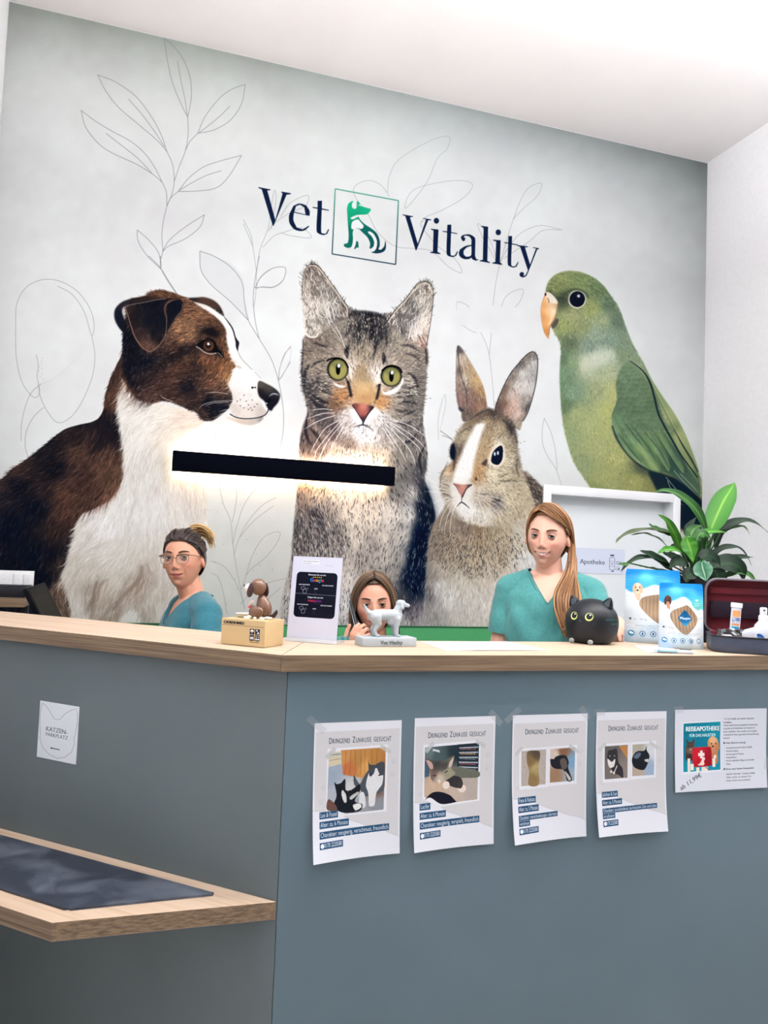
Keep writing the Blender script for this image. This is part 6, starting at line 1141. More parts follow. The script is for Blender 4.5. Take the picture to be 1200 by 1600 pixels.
# ---- black round cat bank
cc = onc(937, 1008.3); hd = Vector((cam_o.location.x-cc.x, cam_o.location.y-cc.y)).normalized()
t = thing('cat_bank', 'round matt black cat money bank with yellow ringed eyes', 'money bank', (cc.x+.012, cc.y+.062, HC+.0004), math.atan2(hd.y, hd.x)+math.pi/2-math.radians(21))
M_CAT = mat('matt_black', (13, 19, 28), .42, spec=.45)
def catf(p):
    z = p.z; k = (1-min(.9, z*z))**-.30 if z < 0 else 1
    return Vector((p.x*k, p.y*k, max(z, -.93)))
cb = ell('body', (0, 0, .064), (.078, .072, .0665), M_CAT, t, 48, 32, None, catf)
for sx in (-1, 1):
    bm = bmesh.new()
    for fr, sc, yo in ((0, 1, 0),):
        pr = [(-.018, 0), (.018, 0), (.013, .016), (.004, .031), (0, .033), (-.004, .031), (-.013, .016)]
        f0 = [bm.verts.new((x, -.006, z)) for x, z in pr]; f1 = [bm.verts.new((x*1.05, .012, z*.86)) for x, z in pr]
        bm.faces.new(f0); bm.faces.new(f1[::-1])
        for i in range(7): bm.faces.new((f0[(i+1) % 7], f0[i], f1[i], f1[(i+1) % 7]))
    bmesh.ops.bevel(bm, geom=bm.edges[:], offset=.003, segments=3, affect='EDGES'); bmesh.ops.recalc_face_normals(bm, faces=bm.faces[:])
    o = mesh('ear', bm, M_CAT, t, True); o.matrix_local = Matrix.Translation((sx*.047, -.012, .108)) @ Matrix.Rotation(sx*.42, 4, 'Y') @ Matrix.Rotation(-.1, 4, 'X')
    ie = prism('inner_ear', [(-.010, .004), (.010, .004), (.006, .016), (0, .024), (-.006, .016)], -.0005, .0008, mat('ear_grey', (62, 72, 82), .5), o); ie.rotation_euler = (math.pi/2, 0, 0); ie.location = (0, -.0062, 0)
M_YE, M_PU = mat('eye_yellow', (214, 220, 130), .35), mat('eye_black', (8, 12, 24), .2)
def disc_on(name, x, z, r, m, par, off, ry=None, n=24):
    """thin disc wrapped on the cat's round body"""
    bm = bmesh.new(); ry = ry or r; vs = []; 
    def pt(X, Z):
        zz = (Z-.064)/.0665; k = math.sqrt(max(0, 1-zz*zz-(X/.078)**2)); return Vector((X, -.072*k-off, Z))
    cen = bm.verts.new(pt(x, z)); ring = [[bm.verts.new(pt(x+r*f*math.cos(2*math.pi*i/n), z+ry*f*math.sin(2*math.pi*i/n))) for i in range(n)] for f in (.5, 1)]
    for i in range(n): bm.faces.new((cen, ring[0][i], ring[0][(i+1) % n])); bm.faces.new((ring[0][i], ring[1][i], ring[1][(i+1) % n], ring[0][(i+1) % n]))
    return mesh(name, bm, m, par, True)
for x in (-.0285, .0185):
    e = disc_on('eye', x, .080, .0115, M_YE, t, .0004); disc_on('pupil', x+.001, .0815, .0088, M_PU, e, .0008); disc_on('highlight', x+.0032, .0855, .0022, mat('eye_light', (236, 240, 244), .3), e, .0012, n=12)
disc_on('nose', -.006, .067, .0032, mat('nose_grey', (66, 74, 84), .5), t, .0005, .0022, 12)
for sx in (-.036, .030):
    for k in range(3): 
        o = disc_on('whisker', sx+(.004 if sx > 0 else -.004), .066-.004*k, .0075, mat('whisker_grey', (52, 60, 68), .5) if k == 0 and sx < 0 else bpy.data.materials['whisker_grey'], t, .0004, .0005, 10)
for x, y in ((-.034, -.060), (.024, -.064)): ell('toe', (x, y-.004, .008), (.0085, .006, .0075), mat('toe_grey', (136, 140, 140), .45), t, 14, 10)
for k, (z, n_) in enumerate(((.074, 5), (.062, 3))):
    bm = bmesh.new()
    for i in range(n_):
        pass
    vs0 = []
    for i in range(9):
        a = math.radians(-8+i*(6 if k == 0 else 4.2)); zz = (z-.064)/.0665; rr = math.sqrt(max(0, 1-zz*zz))
        vs0.append((bm.verts.new((.0788*rr*math.cos(a), -.0728*rr*math.sin(a), z-.0024)), bm.verts.new((.0788*rr*math.cos(a), -.0728*rr*math.sin(a), z+.0024))))
    for q0, q1 in zip(vs0, vs0[1:]): bm.faces.new((q0[0], q0[1], q1[1], q1[0]))
    mesh('stripe', bm, bpy.data.materials.get('stripe_green') or mat('stripe_green', (16, 74, 66), .4), t, True)

# ---- dog treat pouches
def pouch_art(big):
    c = Canvas(165, 220, 4., bg=(206, 212, 216), seed=21 if big else 22); r = c.r
    c.b[:] = c.field([(0, 90, 214, 220, 224), (80, 100, 222, 226, 230), (160, 120, 214, 220, 226), (20, 150, 196, 203, 208), (140, 170, 204, 212, 218), (80, 205, 176, 196, 210), (10, 215, 160, 182, 198), (160, 215, 190, 206, 216)], 0, 0, c.H, c.W, q=10, eps=900)
    for i in range(26): x, y = r.uniform(0, 165), r.uniform(80, 215); c.line([(x, y), (x+r.uniform(-25, 25), y+r.uniform(-8, 8)), (x+r.uniform(-40, 40), y+r.uniform(-14, 14))], (238, 242, 246) if i % 2 else (176, 186, 194), r.uniform(1.5, 5), .3, soft=2)
    c.poly([(-5, -5), (170, -5), (170, 76), (140, 92), (120, 66), (95, 46), (70, 52), (40, 62), (20, 70), (0, 60), (-5, 56)], [(20, 10, 20, 128, 206), (100, 10, 30, 140, 214), (150, 20, 24, 132, 208), (60, 40, 80, 186, 230), (20, 50, 40, 156, 214), (130, 55, 60, 170, 222), (155, 75, 96, 196, 206)], soft=1.5)
    for k in range(5): c.line([(0, 22+k*9), (50, 26+k*8), (110, 20+k*9), (165, 30+k*9)], (120, 206, 240), 2.2, .28, soft=1.5)
    c.poly([(60, 62), (90, 46), (128, 72), (165, 90), (165, 110), (60, 100)], (228, 232, 236), .85, soft=1.5)
    # window with brown sticks
    wn = [(84, 78), (104, 74), (128, 98), (140, 118), (132, 140), (112, 160), (94, 172), (74, 164), (52, 140), (38, 114), (46, 94)] if not big else [(96, 74), (130, 74), (165, 80), (165, 160), (140, 176), (110, 168), (80, 150), (52, 124), (40, 104), (52, 84)]
    m = c.mask(wn); c.poly(wn, (128, 108, 88))
    for i in range(9 if not big else 12):
        x = 40+i*(12 if not big else 11); a = .2 if not big else -.05
        c.poly([(x, 66), (x+9.5, 66), (x+9.5+a*60, 180), (x+a*60, 180)], [(x+2, 80, 152, 126, 100), (x+6, 120, 166, 140, 112), (x+4, 170, 136, 112, 90)], sm=False, clip=m); c.line([(x+10, 66), (x+10+a*60, 180)], (74, 60, 50), 1.2, .0)
        q = np.array([(x+10.4, 66), (x+11.6, 66), (x+11.6+a*60, 180), (x+10.4+a*60, 180)]); c.poly(q, (78, 62, 52), sm=False, clip=m)
    cx, cy, s = (92, 118, 27) if not big else (142, 108, 28)
    c.poly([(cx, cy-s), (cx+s*.3, cy-s*.8), (cx+s*.8, cy-s*.2), (cx+s, cy), (cx+s*.8, cy+s*.25), (cx+s*.25, cy+s*.8), (cx, cy+s), (cx-s*.25, cy+s*.8), (cx-s*.8, cy+s*.2), (cx-s, cy), (cx-s*.8, cy-s*.25), (cx-s*.3, cy-s*.8)], [(cx, cy-s, 12, 84, 136), (cx, cy+s, 44, 132, 176), (cx, cy, 16, 96, 150)], soft=.5)
    write(c, 'Plaqtiv', cx-s*.72, cy+3, 12, (238, 242, 246), fit=s*1.5, bold=.3)
    # dog head
    if big: c.dot(36, 58, 15, 17, (226, 206, 180)); c.dot(27, 60, 6, 14, (206, 176, 146)); c.dot(46, 60, 6, 14, (206, 176, 146)); c.poly([(28, 74), (44, 74), (42, 94), (34, 92)], (214, 176, 150)); c.dot(31, 55, 2, 2, (50, 34, 30)); c.dot(42, 55, 2, 2, (50, 34, 30)); c.dot(36, 64, 3.4, 2.8, (40, 30, 32))
    else: c.dot(30, 56, 11, 14, (96, 58, 42)); c.dot(22, 62, 5, 13, (74, 42, 34)); c.dot(38, 60, 5, 13, (74, 42, 34)); c.poly([(26, 66), (36, 66), (38, 88), (28, 84)], (196, 140, 110)); c.dot(28, 52, 1.6, 1.6, (24, 18, 18)); c.dot(35, 52, 1.6, 1.6, (24, 18, 18)); c.dot(32, 60, 2.6, 2.2, (24, 18, 20)); c.dot(31, 68, 4, 3, (196, 130, 110))
    if not big:
        c.poly([(118, 70), (128, 54), (142, 50), (152, 62), (156, 80), (140, 88)], (84, 186, 180), .85, soft=1); c.dot(138, 56, 5, 3, (226, 240, 240)); write(c, 'Tierarzt', 127, 68, 6, (226, 242, 242), fit=22); write(c, 'empfohlen', 127, 75, 6, (226, 242, 242), fit=22)
    c.poly([(12, 146), (18, 146), (18, 152), (12, 152)], (60, 70, 84), sm=False); write(c, '10 - 25 kg' if big else '< 10 kg', 22, 152.5, 8, (120, 128, 138), fit=40 if big else 26)
    write(c, 'Kausticks zur täglichen Zahnpflege für Hunde', 30, 170, 6, (120, 128, 138), fit=112); write(c, 'mit natürlichen Inhaltsstoffen', 46, 176, 5, (140, 148, 156), fit=84)
    for i in range(5):
        x = 18+i*31; c.dot(x, 192, 8.6, 8.6, (24, 92, 136)); c.dot(x, 192, 6.4, 6.4, (206, 222, 230) if i else (60, 140, 180))
        if i == 0: c.poly([(x-6, 190), (x-2, 187), (x+5, 190), (x+6, 194), (x-3, 193)], (226, 236, 240))
        if i == 1: c.poly([(x, 187), (x+3, 192), (x+2, 196), (x-2, 196), (x-3, 192)], (24, 92, 136))
        if i == 2: c.dot(x, 192, 3.4, 4.4, (24, 92, 136))
        if i == 3: c.poly([(x-5, 188), (x, 190), (x+5, 188), (x+2, 197), (x-1, 197)], (24, 92, 136))
        if i == 4: write(c, 'A', x-3, 196, 9, (24, 92, 136))
        write(c, '......', x-8, 205, 5, (110, 122, 134), fit=16)
    return c
M_FOIL = mat('pouch_back', (206, 212, 218), .3, .3)
def pouch(label, A_, ang, wd, h, dep, art, tilt):
    t = thing('treat_pouch', label, 'treat bag', A_, ang, 'dog treat bags on the counter')
    rr = np.random.default_rng(int(h*1e4)); ph = rr.uniform(0, 6, 6)
    def shape(side):
        def f(u, v):
            x = (u-.5)*wd*(1-.03*v); edge = 1-abs(2*u-1)**3
            if v > .93: x *= 1-.05*((v-.93)/.07)**2
            d = dep*edge*(1-v)**.75*(.5+.5*min(1, v*8+.55))*(1 if v < .86 else (1-v)/.14*.9)+.0006
            wr = .0016*edge*(math.sin(9*v+3*u+ph[0])+.7*math.sin(17*v-6*u+ph[1])+.6*math.sin(12*u+5*v+ph[2])) if .06 < v < .9 else 0
            y = -(d+wr) if side < 0 else d
            z = h*v-(.006*(1-edge) if v < .02 else 0)+.0035*(abs(2*u-1)**2 if v < .02 else 0)
            return Vector((x, y+tilt*z+dep*.9, max(0, z)))
        return f
    sheet('front_foil', shape(-1), 28, 36, print_mat('pouch_print', art, .28, .5), t)
    fb = shape(1); o = sheet('back_foil', lambda u, v: fb(1-u, v), 20, 24, M_FOIL, t)
    bm = bmesh.new(); n = 16; f0 = shape(-1); P = [f0(i/n, 0) for i in range(n+1)]+[fb(1-i/n, 0) for i in range(1, n)]
    bm.faces.new([bm.verts.new((p.x, p.y, .0003)) for p in P][::-1]); mesh('base_gusset', bm, M_FOIL, t)
a, b = onc(984, 1005.5), onc(1052, 1010); ang = math.atan2((b-a).y, (b-a).x)*.75
pouch('larger blue and white treat bag standing behind the smaller one', a+Vector((.0825, -.004, 0)), ang, .166, .222, .030, pouch_art(True), .06)
a, b = onc(1035, 1013.5), onc(1107, 1018.); ang = math.atan2((b-a).y, (b-a).x)*.75
pouch('smaller blue and white treat bag standing in front of the larger one', a+Vector((.061, -.012, 0)), ang, .126, .186, .026, pouch_art(False), .05)

# ---- open first aid case with its contents
a = onc(1109, 1018.6); b = onc(1200, 1024.6); du = (b-a).normalized(); dn = Vector((-du.y, du.x, 0)); KW, KD, KH = .27, .165, .047
t = thing('first_aid_case', 'open dark zip case with a deep red lining and a raised lid', 'case', a+du*(KW/2+.006)+dn*(KD/2+.004), math.atan2(du.y, du.x))
M_CASE, M_RED, M_DRED = noise_mat('case_fabric', (56, 64, 82), (64, 72, 90), 30, .45, spec=.5), noise_mat('red_lining', (112, 8, 30), (88, 4, 24), 14, .7, bump=.1, sheen=.3), noise_mat('dark_pocket', (24, 8, 30), (34, 10, 34), 20, .75)
def rring(w_, d_, r, n=6): return rrect(-w_/2, -d_/2, w_/2, d_/2, r, n)
bm = bmesh.new(); o_, i_ = rring(KW, KD, .035), rring(KW-.007, KD-.007, .032)
rings = [[bm.verts.new((x*s, y*s, z)) for x, y in pr] for pr, s, z in ((o_, .97, .001), (o_, 1., .006), (o_, 1.005, KH*.5), (o_, 1., KH), (i_, 1., KH), (i_, 1., .006))]
for r0, r1 in zip(rings, rings[1:]):
    for i in range(len(r0)): j = (i+1) % len(r0); bm.faces.new((r0[i], r0[j], r1[j], r1[i]))
bm.faces.new(rings[0][::-1]); bm.faces.new(rings[-1]); bmesh.ops.recalc_face_normals(bm, faces=bm.faces[:])
o = autosmooth(mesh('base', bm, [M_CASE, M_RED], t), 50)
nr_ = len(o_)
for i, p in enumerate(o.data.polygons): p.material_index = 1 if (nr_*4 <= i < nr_*5 or i == nr_*5+1) else 0
tube('zip', [(x*1.008, y*1.008, KH-.002) for x, y in o_+[o_[0]]], .0022, M_BLACK, t, 6)
bm = bmesh.new()
rings = [[bm.verts.new((x*s, y*s, z)) for x, y in pr] for pr, s, z in ((o_, .96, .0425), (o_, .995, .038), (o_, 1.005, .02), (o_, 1., 0), (i_, 1., 0), (i_, .99, .034))]
for r0, r1 in zip(rings, rings[1:]):
    for i in range(len(r0)): j = (i+1) % len(r0); bm.faces.new((r0[i], r0[j], r1[j], r1[i]))
bm.faces.new(rings[0][::-1]); bm.faces.new(rings[-1]); bmesh.ops.recalc_face_normals(bm, faces=bm.faces[:])
ld = autosmooth(mesh('lid', bm, [mat('case_trim', (104, 98, 108), .5), M_RED], t), 50)
for i, p in enumerate(ld.data.polygons): p.material_index = 1 if (nr_*4 <= i < nr_*5 or i == nr_*5+1) else 0
ld.matrix_local = Matrix.Translation((0, KD/2+.006, KH+.074)) @ Matrix.Rotation(math.radians(-86), 4, 'X')
pk = box('pocket', (0, .012, .026), (KW-.03, .05, .010), M_DRED, ld, bev=.004); box('pocket_strap', (0, -.045, .027), (KW-.03, .018, .008), M_RED, ld, bev=.003)
tube('handle', [(-.03, KD/2+.004, .02), (-.028, KD/2+.016, .02), (0, KD/2+.022, .02), (.028, KD/2+.016, .02), (.03, KD/2+.004, .02)], .004, M_BLACK, ld, 8)
Mk = Matrix.Translation(t.location) @ Matrix.Rotation(t.rotation_euler.z, 4, 'Z'); rzk = t.rotation_euler.z
def ink_(x, y, z): return Mk @ Vector((x, y, z))
# tablet tube
c = Canvas(60, 96, 5., bg=(226, 230, 238)); c.poly([(14, 6), (48, 6), (48, 26), (14, 26)], (226, 140, 66), sm=False); c.poly([(14, 28), (48, 28), (48, 44), (14, 44)], (106, 126, 170), sm=False); c.poly([(14, 46), (48, 46), (48, 54), (14, 54)], (214, 150, 110), sm=False); c.poly([(14, 56), (48, 56), (48, 86), (14, 86)], (40, 156, 200), sm=False)
for y in (11, 17, 23): write(c, 'Kautabletten', 17, y, 5, (255, 224, 180), fit=28)
write(c, 'Bio-', 17, 35, 8, (240, 244, 250), fit=15, bold=.3); write(c, 'Tabletten', 17, 42.5, 7, (240, 244, 250), fit=28, bold=.3)
c.poly([(24, 84), (24, 68), (28, 60), (34, 64), (40, 60), (42, 72), (40, 84)], (24, 24, 36)); c.poly([(30, 72), (35, 72), (38, 84), (28, 84)], (228, 224, 224))
tt = thing('tablet_tube', 'white tablet tube with an orange and blue label standing in the case', 'tube', ink_(-.068, .010, .0065), rzk)
tt.rotation_euler = (0, math.radians(4), rzk)
lathe('tube_body', [(.0128, 0), (.0135, .001), (.0135, .118)], mat('tube_white', (226, 230, 238), .3), tt, 28); lathe('tube_cap', [(.0142, .116), (.0158, .117), (.0158, .128), (.0150, .130)], bpy.data.materials['tube_white'], tt, 28)
def lab(u, v): a = math.radians(-90+(u-.5)*170); return Vector((.0137*math.cos(a), .0137*math.sin(a), .026+.088*v))
sheet('label', lab, 20, 1, print_mat('tube_label', c, .4), tt)
# foil blanket packet, gauze packet, spray bottle
M_SILV = noise_mat('silver_foil', (176, 180, 182), (120, 126, 130), 40, .22, bump=.9, bscale=60); nodes(M_SILV)[2].inputs['Metallic'].default_value = .75
tt = thing('foil_packet', 'crinkled silver foil packet lying in front of the tablet tube', 'packet', ink_(-.082, -.036, .0065), rzk)
def crumple(bm, amp, s):
    from mathutils import noise
    for v in bm.verts: v.co += v.normal*(noise.noise(v.co*s)*amp)
bm = bmesh.new(); bm_box(bm, (0, 0, .028), (.066, .024, .056)); bmesh.ops.subdivide_edges(bm, edges=bm.edges[:], cuts=7, use_grid_fill=True); bm.normal_update(); crumple(bm, .008, 70); 
for v in bm.verts: v.co.z = max(0, v.co.z)
mesh('wrap', bm, M_SILV, tt)
tt = thing('spray_bottle', 'white spray bottle with a clear pump standing in the case', 'bottle', ink_(.012, .012, .0065), rzk)
tt.scale = (1.1, 1.1, 1.2)
M_BOT = mat('bottle_white', (232, 236, 242), .35); M_CLR = mat('pump_clear', (226, 230, 236), .2)
lathe('bottle_body', [(.021, 0), (.0235, .002), (.0235, .048), (.021, .058), (.0135, .066), (.0115, .069)], M_BOT, tt, 28); lathe('collar', [(.0120, .069), (.0128, .070), (.0122, .080), (.0098, .082)], M_CLR, tt, 24); lathe('nozzle', [(.0092, .081), (.0092, .096), (.0088, .099), (.006, .1005)], M_CLR, tt, 20)
tube('nozzle_tip', [(0, -.006, .094), (0, -.012, .094)], .002, M_BLACK, tt, 8)
tt = thing('gauze_packet', 'white wrapped gauze packet with a blue oval beside the spray bottle', 'packet', ink_(-.012, -.034, .0065), rzk+.15)
bm = bmesh.new(); bm_box(bm, (0, 0, .033), (.086, .022, .066), None, .006, 2); bmesh.ops.subdivide_edges(bm, edges=bm.edges[:], cuts=3, use_grid_fill=True); bm.normal_update(); crumple(bm, .003, 40)
for v in bm.verts: v.co.z = max(0, v.co.z)
for v in bm.verts: v.co.z *= .8+.25*min(1, (v.co.x+.043)/.05)
mesh('wrapper', bm, mat('wrapper_white', (220, 226, 236), .4), tt, True)
c = Canvas(60, 36, 4., bg=(222, 228, 238)); c.dot(30, 18, 20, 10.5, (24, 90, 170), 1, .5); write(c, 'Vliwasoft'[:0]+'•••••', 18, 18, 6, (226, 236, 248), fit=22, rot=.5)
sheet('label', lambda u, v: Vector((-.012+.034*u, -.0142, .030+.022*v)), 1, 1, print_mat('gauze_label', c, .4), tt, .0003, False)

# ---- wall cabinet with the pharmacy sign
t = thing('wall_recess', 'white framed recess in the wall behind the right receptionist', 'niche', ((NX0+NX1)/2, WALL_Y, NZ0-FW)); cw = NX1-NX0; H_ = NZ1-NZ0
for sx in (-1, 1):
    box('side_frame', (sx*(cw/2+FW/2), -.0065, H_/2+FW), (FW, .011, H_+2*FW), M_SATIN, t, bev=.0012); box('side_reveal', (sx*(cw/2-.003), .034, H_/2+FW), (.006, .088, H_), M_SATIN, t, bev=0)
box('top_frame', (0, -.0065, H_+1.5*FW), (cw-.0006, .011, FW), M_SATIN, t, bev=.0012); box('bottom_frame', (0, -.0065, FW/2), (cw-.0006, .011, FW), M_SATIN, t, bev=.0012)
box('top_reveal', (0, .034, H_+FW-.003), (cw-.0125, .088, .006), M_SATIN, t, bev=0); box('bottom_reveal', (0, .034, FW+.003), (cw-.0125, .088, .006), M_SATIN, t, bev=0)
box('back_panel', (0, .084, H_/2+FW), (cw-.0125, .012, H_-.0125), mat('back_board', (224, 230, 234), .5), t, bev=0)
c = Canvas(210, 110, 3., bg=(206, 214, 232)); write(c, 'Apotheke', 22, 70, 30, (58, 66, 84), fit=104, bold=.3); IC = (70, 80, 100)
c.line(rrect(146, 38, 168, 92, 5), IC, 1.8, closed=True, sm=False); c.poly([(149, 24), (165, 24), (165, 32), (149, 32)], IC, sm=False); c.line([(146, 54), (168, 54)], IC, 1.4); c.line([(146, 76), (168, 76)], IC, 1.4); c.line([(157, 60), (157, 70)], IC, 1.6); c.line([(152, 65), (162, 65)], IC, 1.6)
for x in (174, 183, 192): c.line([(x, 54), (x, 62), (x+6, 62), (x+6, 54), (x, 54)], IC, 1.6, sm=False); c.line([(x+3, 62), (x+3, 70)], IC, 1.6)
c.line([(170, 92), (184, 74), (190, 80), (176, 94)], IC, 1.6, sm=False); c.dot(186, 88, 4, 4, IC); c.dot(160, 98, 6, 3, IC)
yb = WALL_Y+.0765; q0, q1, q2 = at_y(898, 856.5, yb), at_y(976, 859, yb), at_y(976, 897.5, yb); sw_ = q1.x-q0.x; s_h = q1.z-q2.z
tt = thing('pharmacy_sign', 'pale sign card with a medicine bottle drawing inside the white wall recess', 'sign', (q0.x, yb, q2.z))
sheet('card', lambda u, v: Vector((sw_*u, -.0012, s_h*v)), 1, 1, print_mat('pharmacy_print', c, .5), tt, .001, False)

# ---- left end: wall sockets, screen, wooden tray
a, b = at_y(53.6, 892.5, WALL_Y-.014), at_y(53, 917.5, WALL_Y-.014)
t = thing('socket_strip', 'long white switch and socket strip on the mural at the left edge', 'socket', (a.x, WALL_Y-.0012, b.z)); hh = a.z-b.z
box('frame', (-.155, -.0065, hh/2), (.31, .013, hh), M_SATIN, t, bev=.002)
for i in range(4):
    p = box('rocker', (-.021-.0405*i-(.014 if i > 1 else 0), -.0150, hh*.47), (.038, .006, hh*.66), M_SATIN, t, bev=.0015); box('mark', (-.021-.0405*i-(.014 if i > 1 else 0), -.0183, hh*.47), (.003, .0006, .003), mat('mark_grey', (170, 176, 186), .5) if i == 0 else bpy.data.materials['mark_grey'], p, bev=0)
Ym = 3.05
def M_(x, y, Y=Ym): return at_y(x, y, Y)
p00, p10, p01 = M_(41, 921), M_(68, 913), M_(66, 975)
t = thing('pos_screen', 'tilted black touch screen seen edge on behind the left counter', 'screen', (M_(75, 960).x, Ym, .74))
Tq = [M_(38, 921, Ym-.05), M_(67, 911.5, Ym+.05), M_(106, 990, Ym+.02), M_(72, 990, Ym-.10)]
Tq = [q-t.location for q in Tq]
n_ = (Tq[1]-Tq[0]).cross(Tq[3]-Tq[0]).normalized()
if n_.y > 0: n_ = -n_
def quad_slab(name, qs, th, m, par, ins=0., lift=0.):
    cen = sum(qs, Vector())/4; qq = [q+(cen-q).normalized()*ins for q in qs]; bm = bmesh.new()
    f = [bm.verts.new(q+n_*(lift+th/2)) for q in qq]; b_ = [bm.verts.new(q+n_*(lift-th/2)) for q in qq]; bm.faces.new(f); bm.faces.new(b_[::-1])
    for i in range(4): bm.faces.new((f[(i+1) % 4], f[i], b_[i], b_[(i+1) % 4]))
    bmesh.ops.recalc_face_normals(bm, faces=bm.faces[:]); return mesh(name, bm, m, par)
quad_slab('housing', Tq, .018, mat('screen_housing', (8, 10, 20), .6, spec=.15), t); quad_slab('glass', Tq, .002, mat('screen_glass', (34, 34, 32), .65, spec=.08), t, .012, .0097)
bt = (Tq[2]+Tq[3])/2
tube('stand', [bt+Vector((0, .03, .0)), Vector((bt.x, bt.y+.04, .05)), Vector((bt.x, bt.y+.04, .006))], .022, M_BLACK, t, 12); box('stand_base', (bt.x, bt.y+.04, .005), (.16, .14, .01), M_BLACK, t, bev=.003)
q0, q1, q2 = M_(0, 934, 3.3), M_(40, 934, 3.3), M_(40, 948.5, 3.3)
t = thing('letter_tray', 'two tier wooden tray with dark gaps beside the tilted screen', 'tray', ((q0.x+q1.x)/2-.05, 3.36, .74))
W_ = q1.x-q0.x+.10
M_TR = wood('tray_wood', 0, True)
z1 = (q1.z+q2.z)/2-.74; th_ = q1.z-q2.z
box('shelf_board', (0, 0, z1), (W_, .16, th_), M_TR, t, bev=.001); box('top_board', (0, .02, z1+th_/2+.021), (W_, .18, .0415), M_BLACK, t, bev=.001)
for sx in (-1, 1): box('side_board', (sx*(W_/2-.012), .06, (z1+.02)/2), (.024, .03, z1+.02), M_BLACK, t, bev=.001)
box('lower_board', (-.03, 0, z1-.06), (W_-.08, .16, .02), M_TR, t, bev=.001)
# ================================================================ POTTED PLANT behind the treat bags
PY = 2.27
pb = at_y(1086, 912, PY)
RZ_ = at_y(1086, 903, PY).z-.7405
t = thing('potted_plant', 'leafy green potted plant with long arching glossy leaves behind the treat bags', 'plant', (pb.x, PY, .7405))
M_POT = mat('dark_pot', (22, 26, 34), .45); M_SOIL = noise_mat('soil', (40, 30, 24), (58, 44, 34), 60, .95)
lathe('pot', [(.062, 0), (.066, .004), (.088, RZ_-.02), (.091, RZ_-.01), (.091, RZ_), (.084, RZ_), (.082, RZ_-.017)], M_POT, t, 28, None, True); lathe('soil', [(.001, RZ_-.022), (.081, RZ_-.02), (.0815, RZ_-.016), (.001, RZ_-.012)], M_SOIL, t, 24)
def leaf_mat(name, c0, c1, mid, rough=.28):
    m = mat(name, c0, rough, spec=.35); N, L, b = nodes(m); uv = N.new('ShaderNodeUVMap'); sp = N.new('ShaderNodeSeparateXYZ'); L.new(uv.outputs[0], sp.inputs[0])
    su = N.new('ShaderNodeMath'); su.operation = 'SUBTRACT'; su.inputs[1].default_value = .5; L.new(sp.outputs[0], su.inputs[0]); ab = N.new('ShaderNodeMath'); ab.operation = 'ABSOLUTE'; L.new(su.outputs[0], ab.inputs[0])
    r = N.new('ShaderNodeValToRGB'); e = r.color_ramp.elements; e[0].position, e[1].position = .015, .06; e[0].color = (*lin(mid), 1); e[1].color = (*lin(c0), 1); q = e.new(.5); q.color = (*lin(c1), 1); L.new(ab.outputs[0], r.inputs[0]); L.new(r.outputs[0], b.inputs['Base Color'])
    wv = N.new('ShaderNodeTexWave'); wv.inputs['Scale'].default_value = 9; wv.inputs['Distortion'].default_value = .6; mp = N.new('ShaderNodeMapping'); mp.inputs['Rotation'].default_value = (0, 0, .9); L.new(uv.outputs[0], mp.inputs[0]); L.new(mp.outputs[0], wv.inputs[0])
    bu = N.new('ShaderNodeBump'); bu.inputs['Strength'].default_value = .35; bu.inputs['Distance'].default_value = .002; L.new(wv.outputs['Fac'], bu.inputs['Height']); L.new(bu.outputs[0], b.inputs['Normal']); return m
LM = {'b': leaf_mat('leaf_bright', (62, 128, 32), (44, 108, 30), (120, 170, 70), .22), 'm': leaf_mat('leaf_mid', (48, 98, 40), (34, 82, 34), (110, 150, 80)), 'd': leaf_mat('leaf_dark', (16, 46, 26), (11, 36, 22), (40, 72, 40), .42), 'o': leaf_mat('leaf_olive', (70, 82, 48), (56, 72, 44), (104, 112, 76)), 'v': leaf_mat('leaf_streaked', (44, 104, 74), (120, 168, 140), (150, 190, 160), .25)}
def leaf(pts, wpx, m, k=.4, dy=(0, 0), fold=.25):
    """pts: midrib in photo pixels from base to tip; dy: offset in depth from the plant's centre at base and tip"""
    P = spline([(960+x/5, 750+y/5) for x, y in pts], False, 8); n = len(P)-1
    Q = [at_y(x, y, PY+dy[0]+(dy[1]-dy[0])*i/n)-t.location for i, (x, y) in enumerate(P)]
    W = wpx/5*PY/FPX*1.45; bm = bmesh.new(); uvl = bm.loops.layers.uv.new('UVMap'); rows = []
    toc = (CAM-at_y(1086, 850, PY)).normalized(); up = Vector((0, 0, 1)); nv = (toc*(1-k)+up*k).normalized()
    for i, q in enumerate(Q):
        tg = (Q[min(i+1, n)]-Q[max(i-1, 0)]).normalized(); cx = tg.cross(nv).normalized(); nn = cx.cross(tg); s = i/n
        w_ = W*max(.02, math.sin(math.pi*min(1, .04+.96*s**.8)))**.8*(1 if s < .6 else 1-.25*((s-.6)/.4)); rows.append([bm.verts.new(q+cx*w_*u+nn*(abs(u)*fold*w_+.0025*math.sin(7*s*3+u*3)*abs(u))) for u in (-.5, -.25, 0, .25, .5)])
    for i in range(n):
        for j in range(4):
            f = bm.faces.new((rows[i][j], rows[i][j+1], rows[i+1][j+1], rows[i+1][j]))
            for lp, (a, b) in zip(f.loops, ((i, j), (i, j+1), (i+1, j+1), (i+1, j))): lp[uvl].uv = (b/4, a/n)
    mesh('leaf', bm, LM[m], t, True)
    b0 = Q[0]; tube('stem', [Vector((b0.x*.18, b0.y*.18, RZ_-.02)), Vector((b0.x*.55, b0.y*.55, RZ_+(b0.z-RZ_)*.55)), b0, Q[1]], [.0035, .003, .0025, .002], LM['m' if m in 'bm' else 'd'], t, 6)
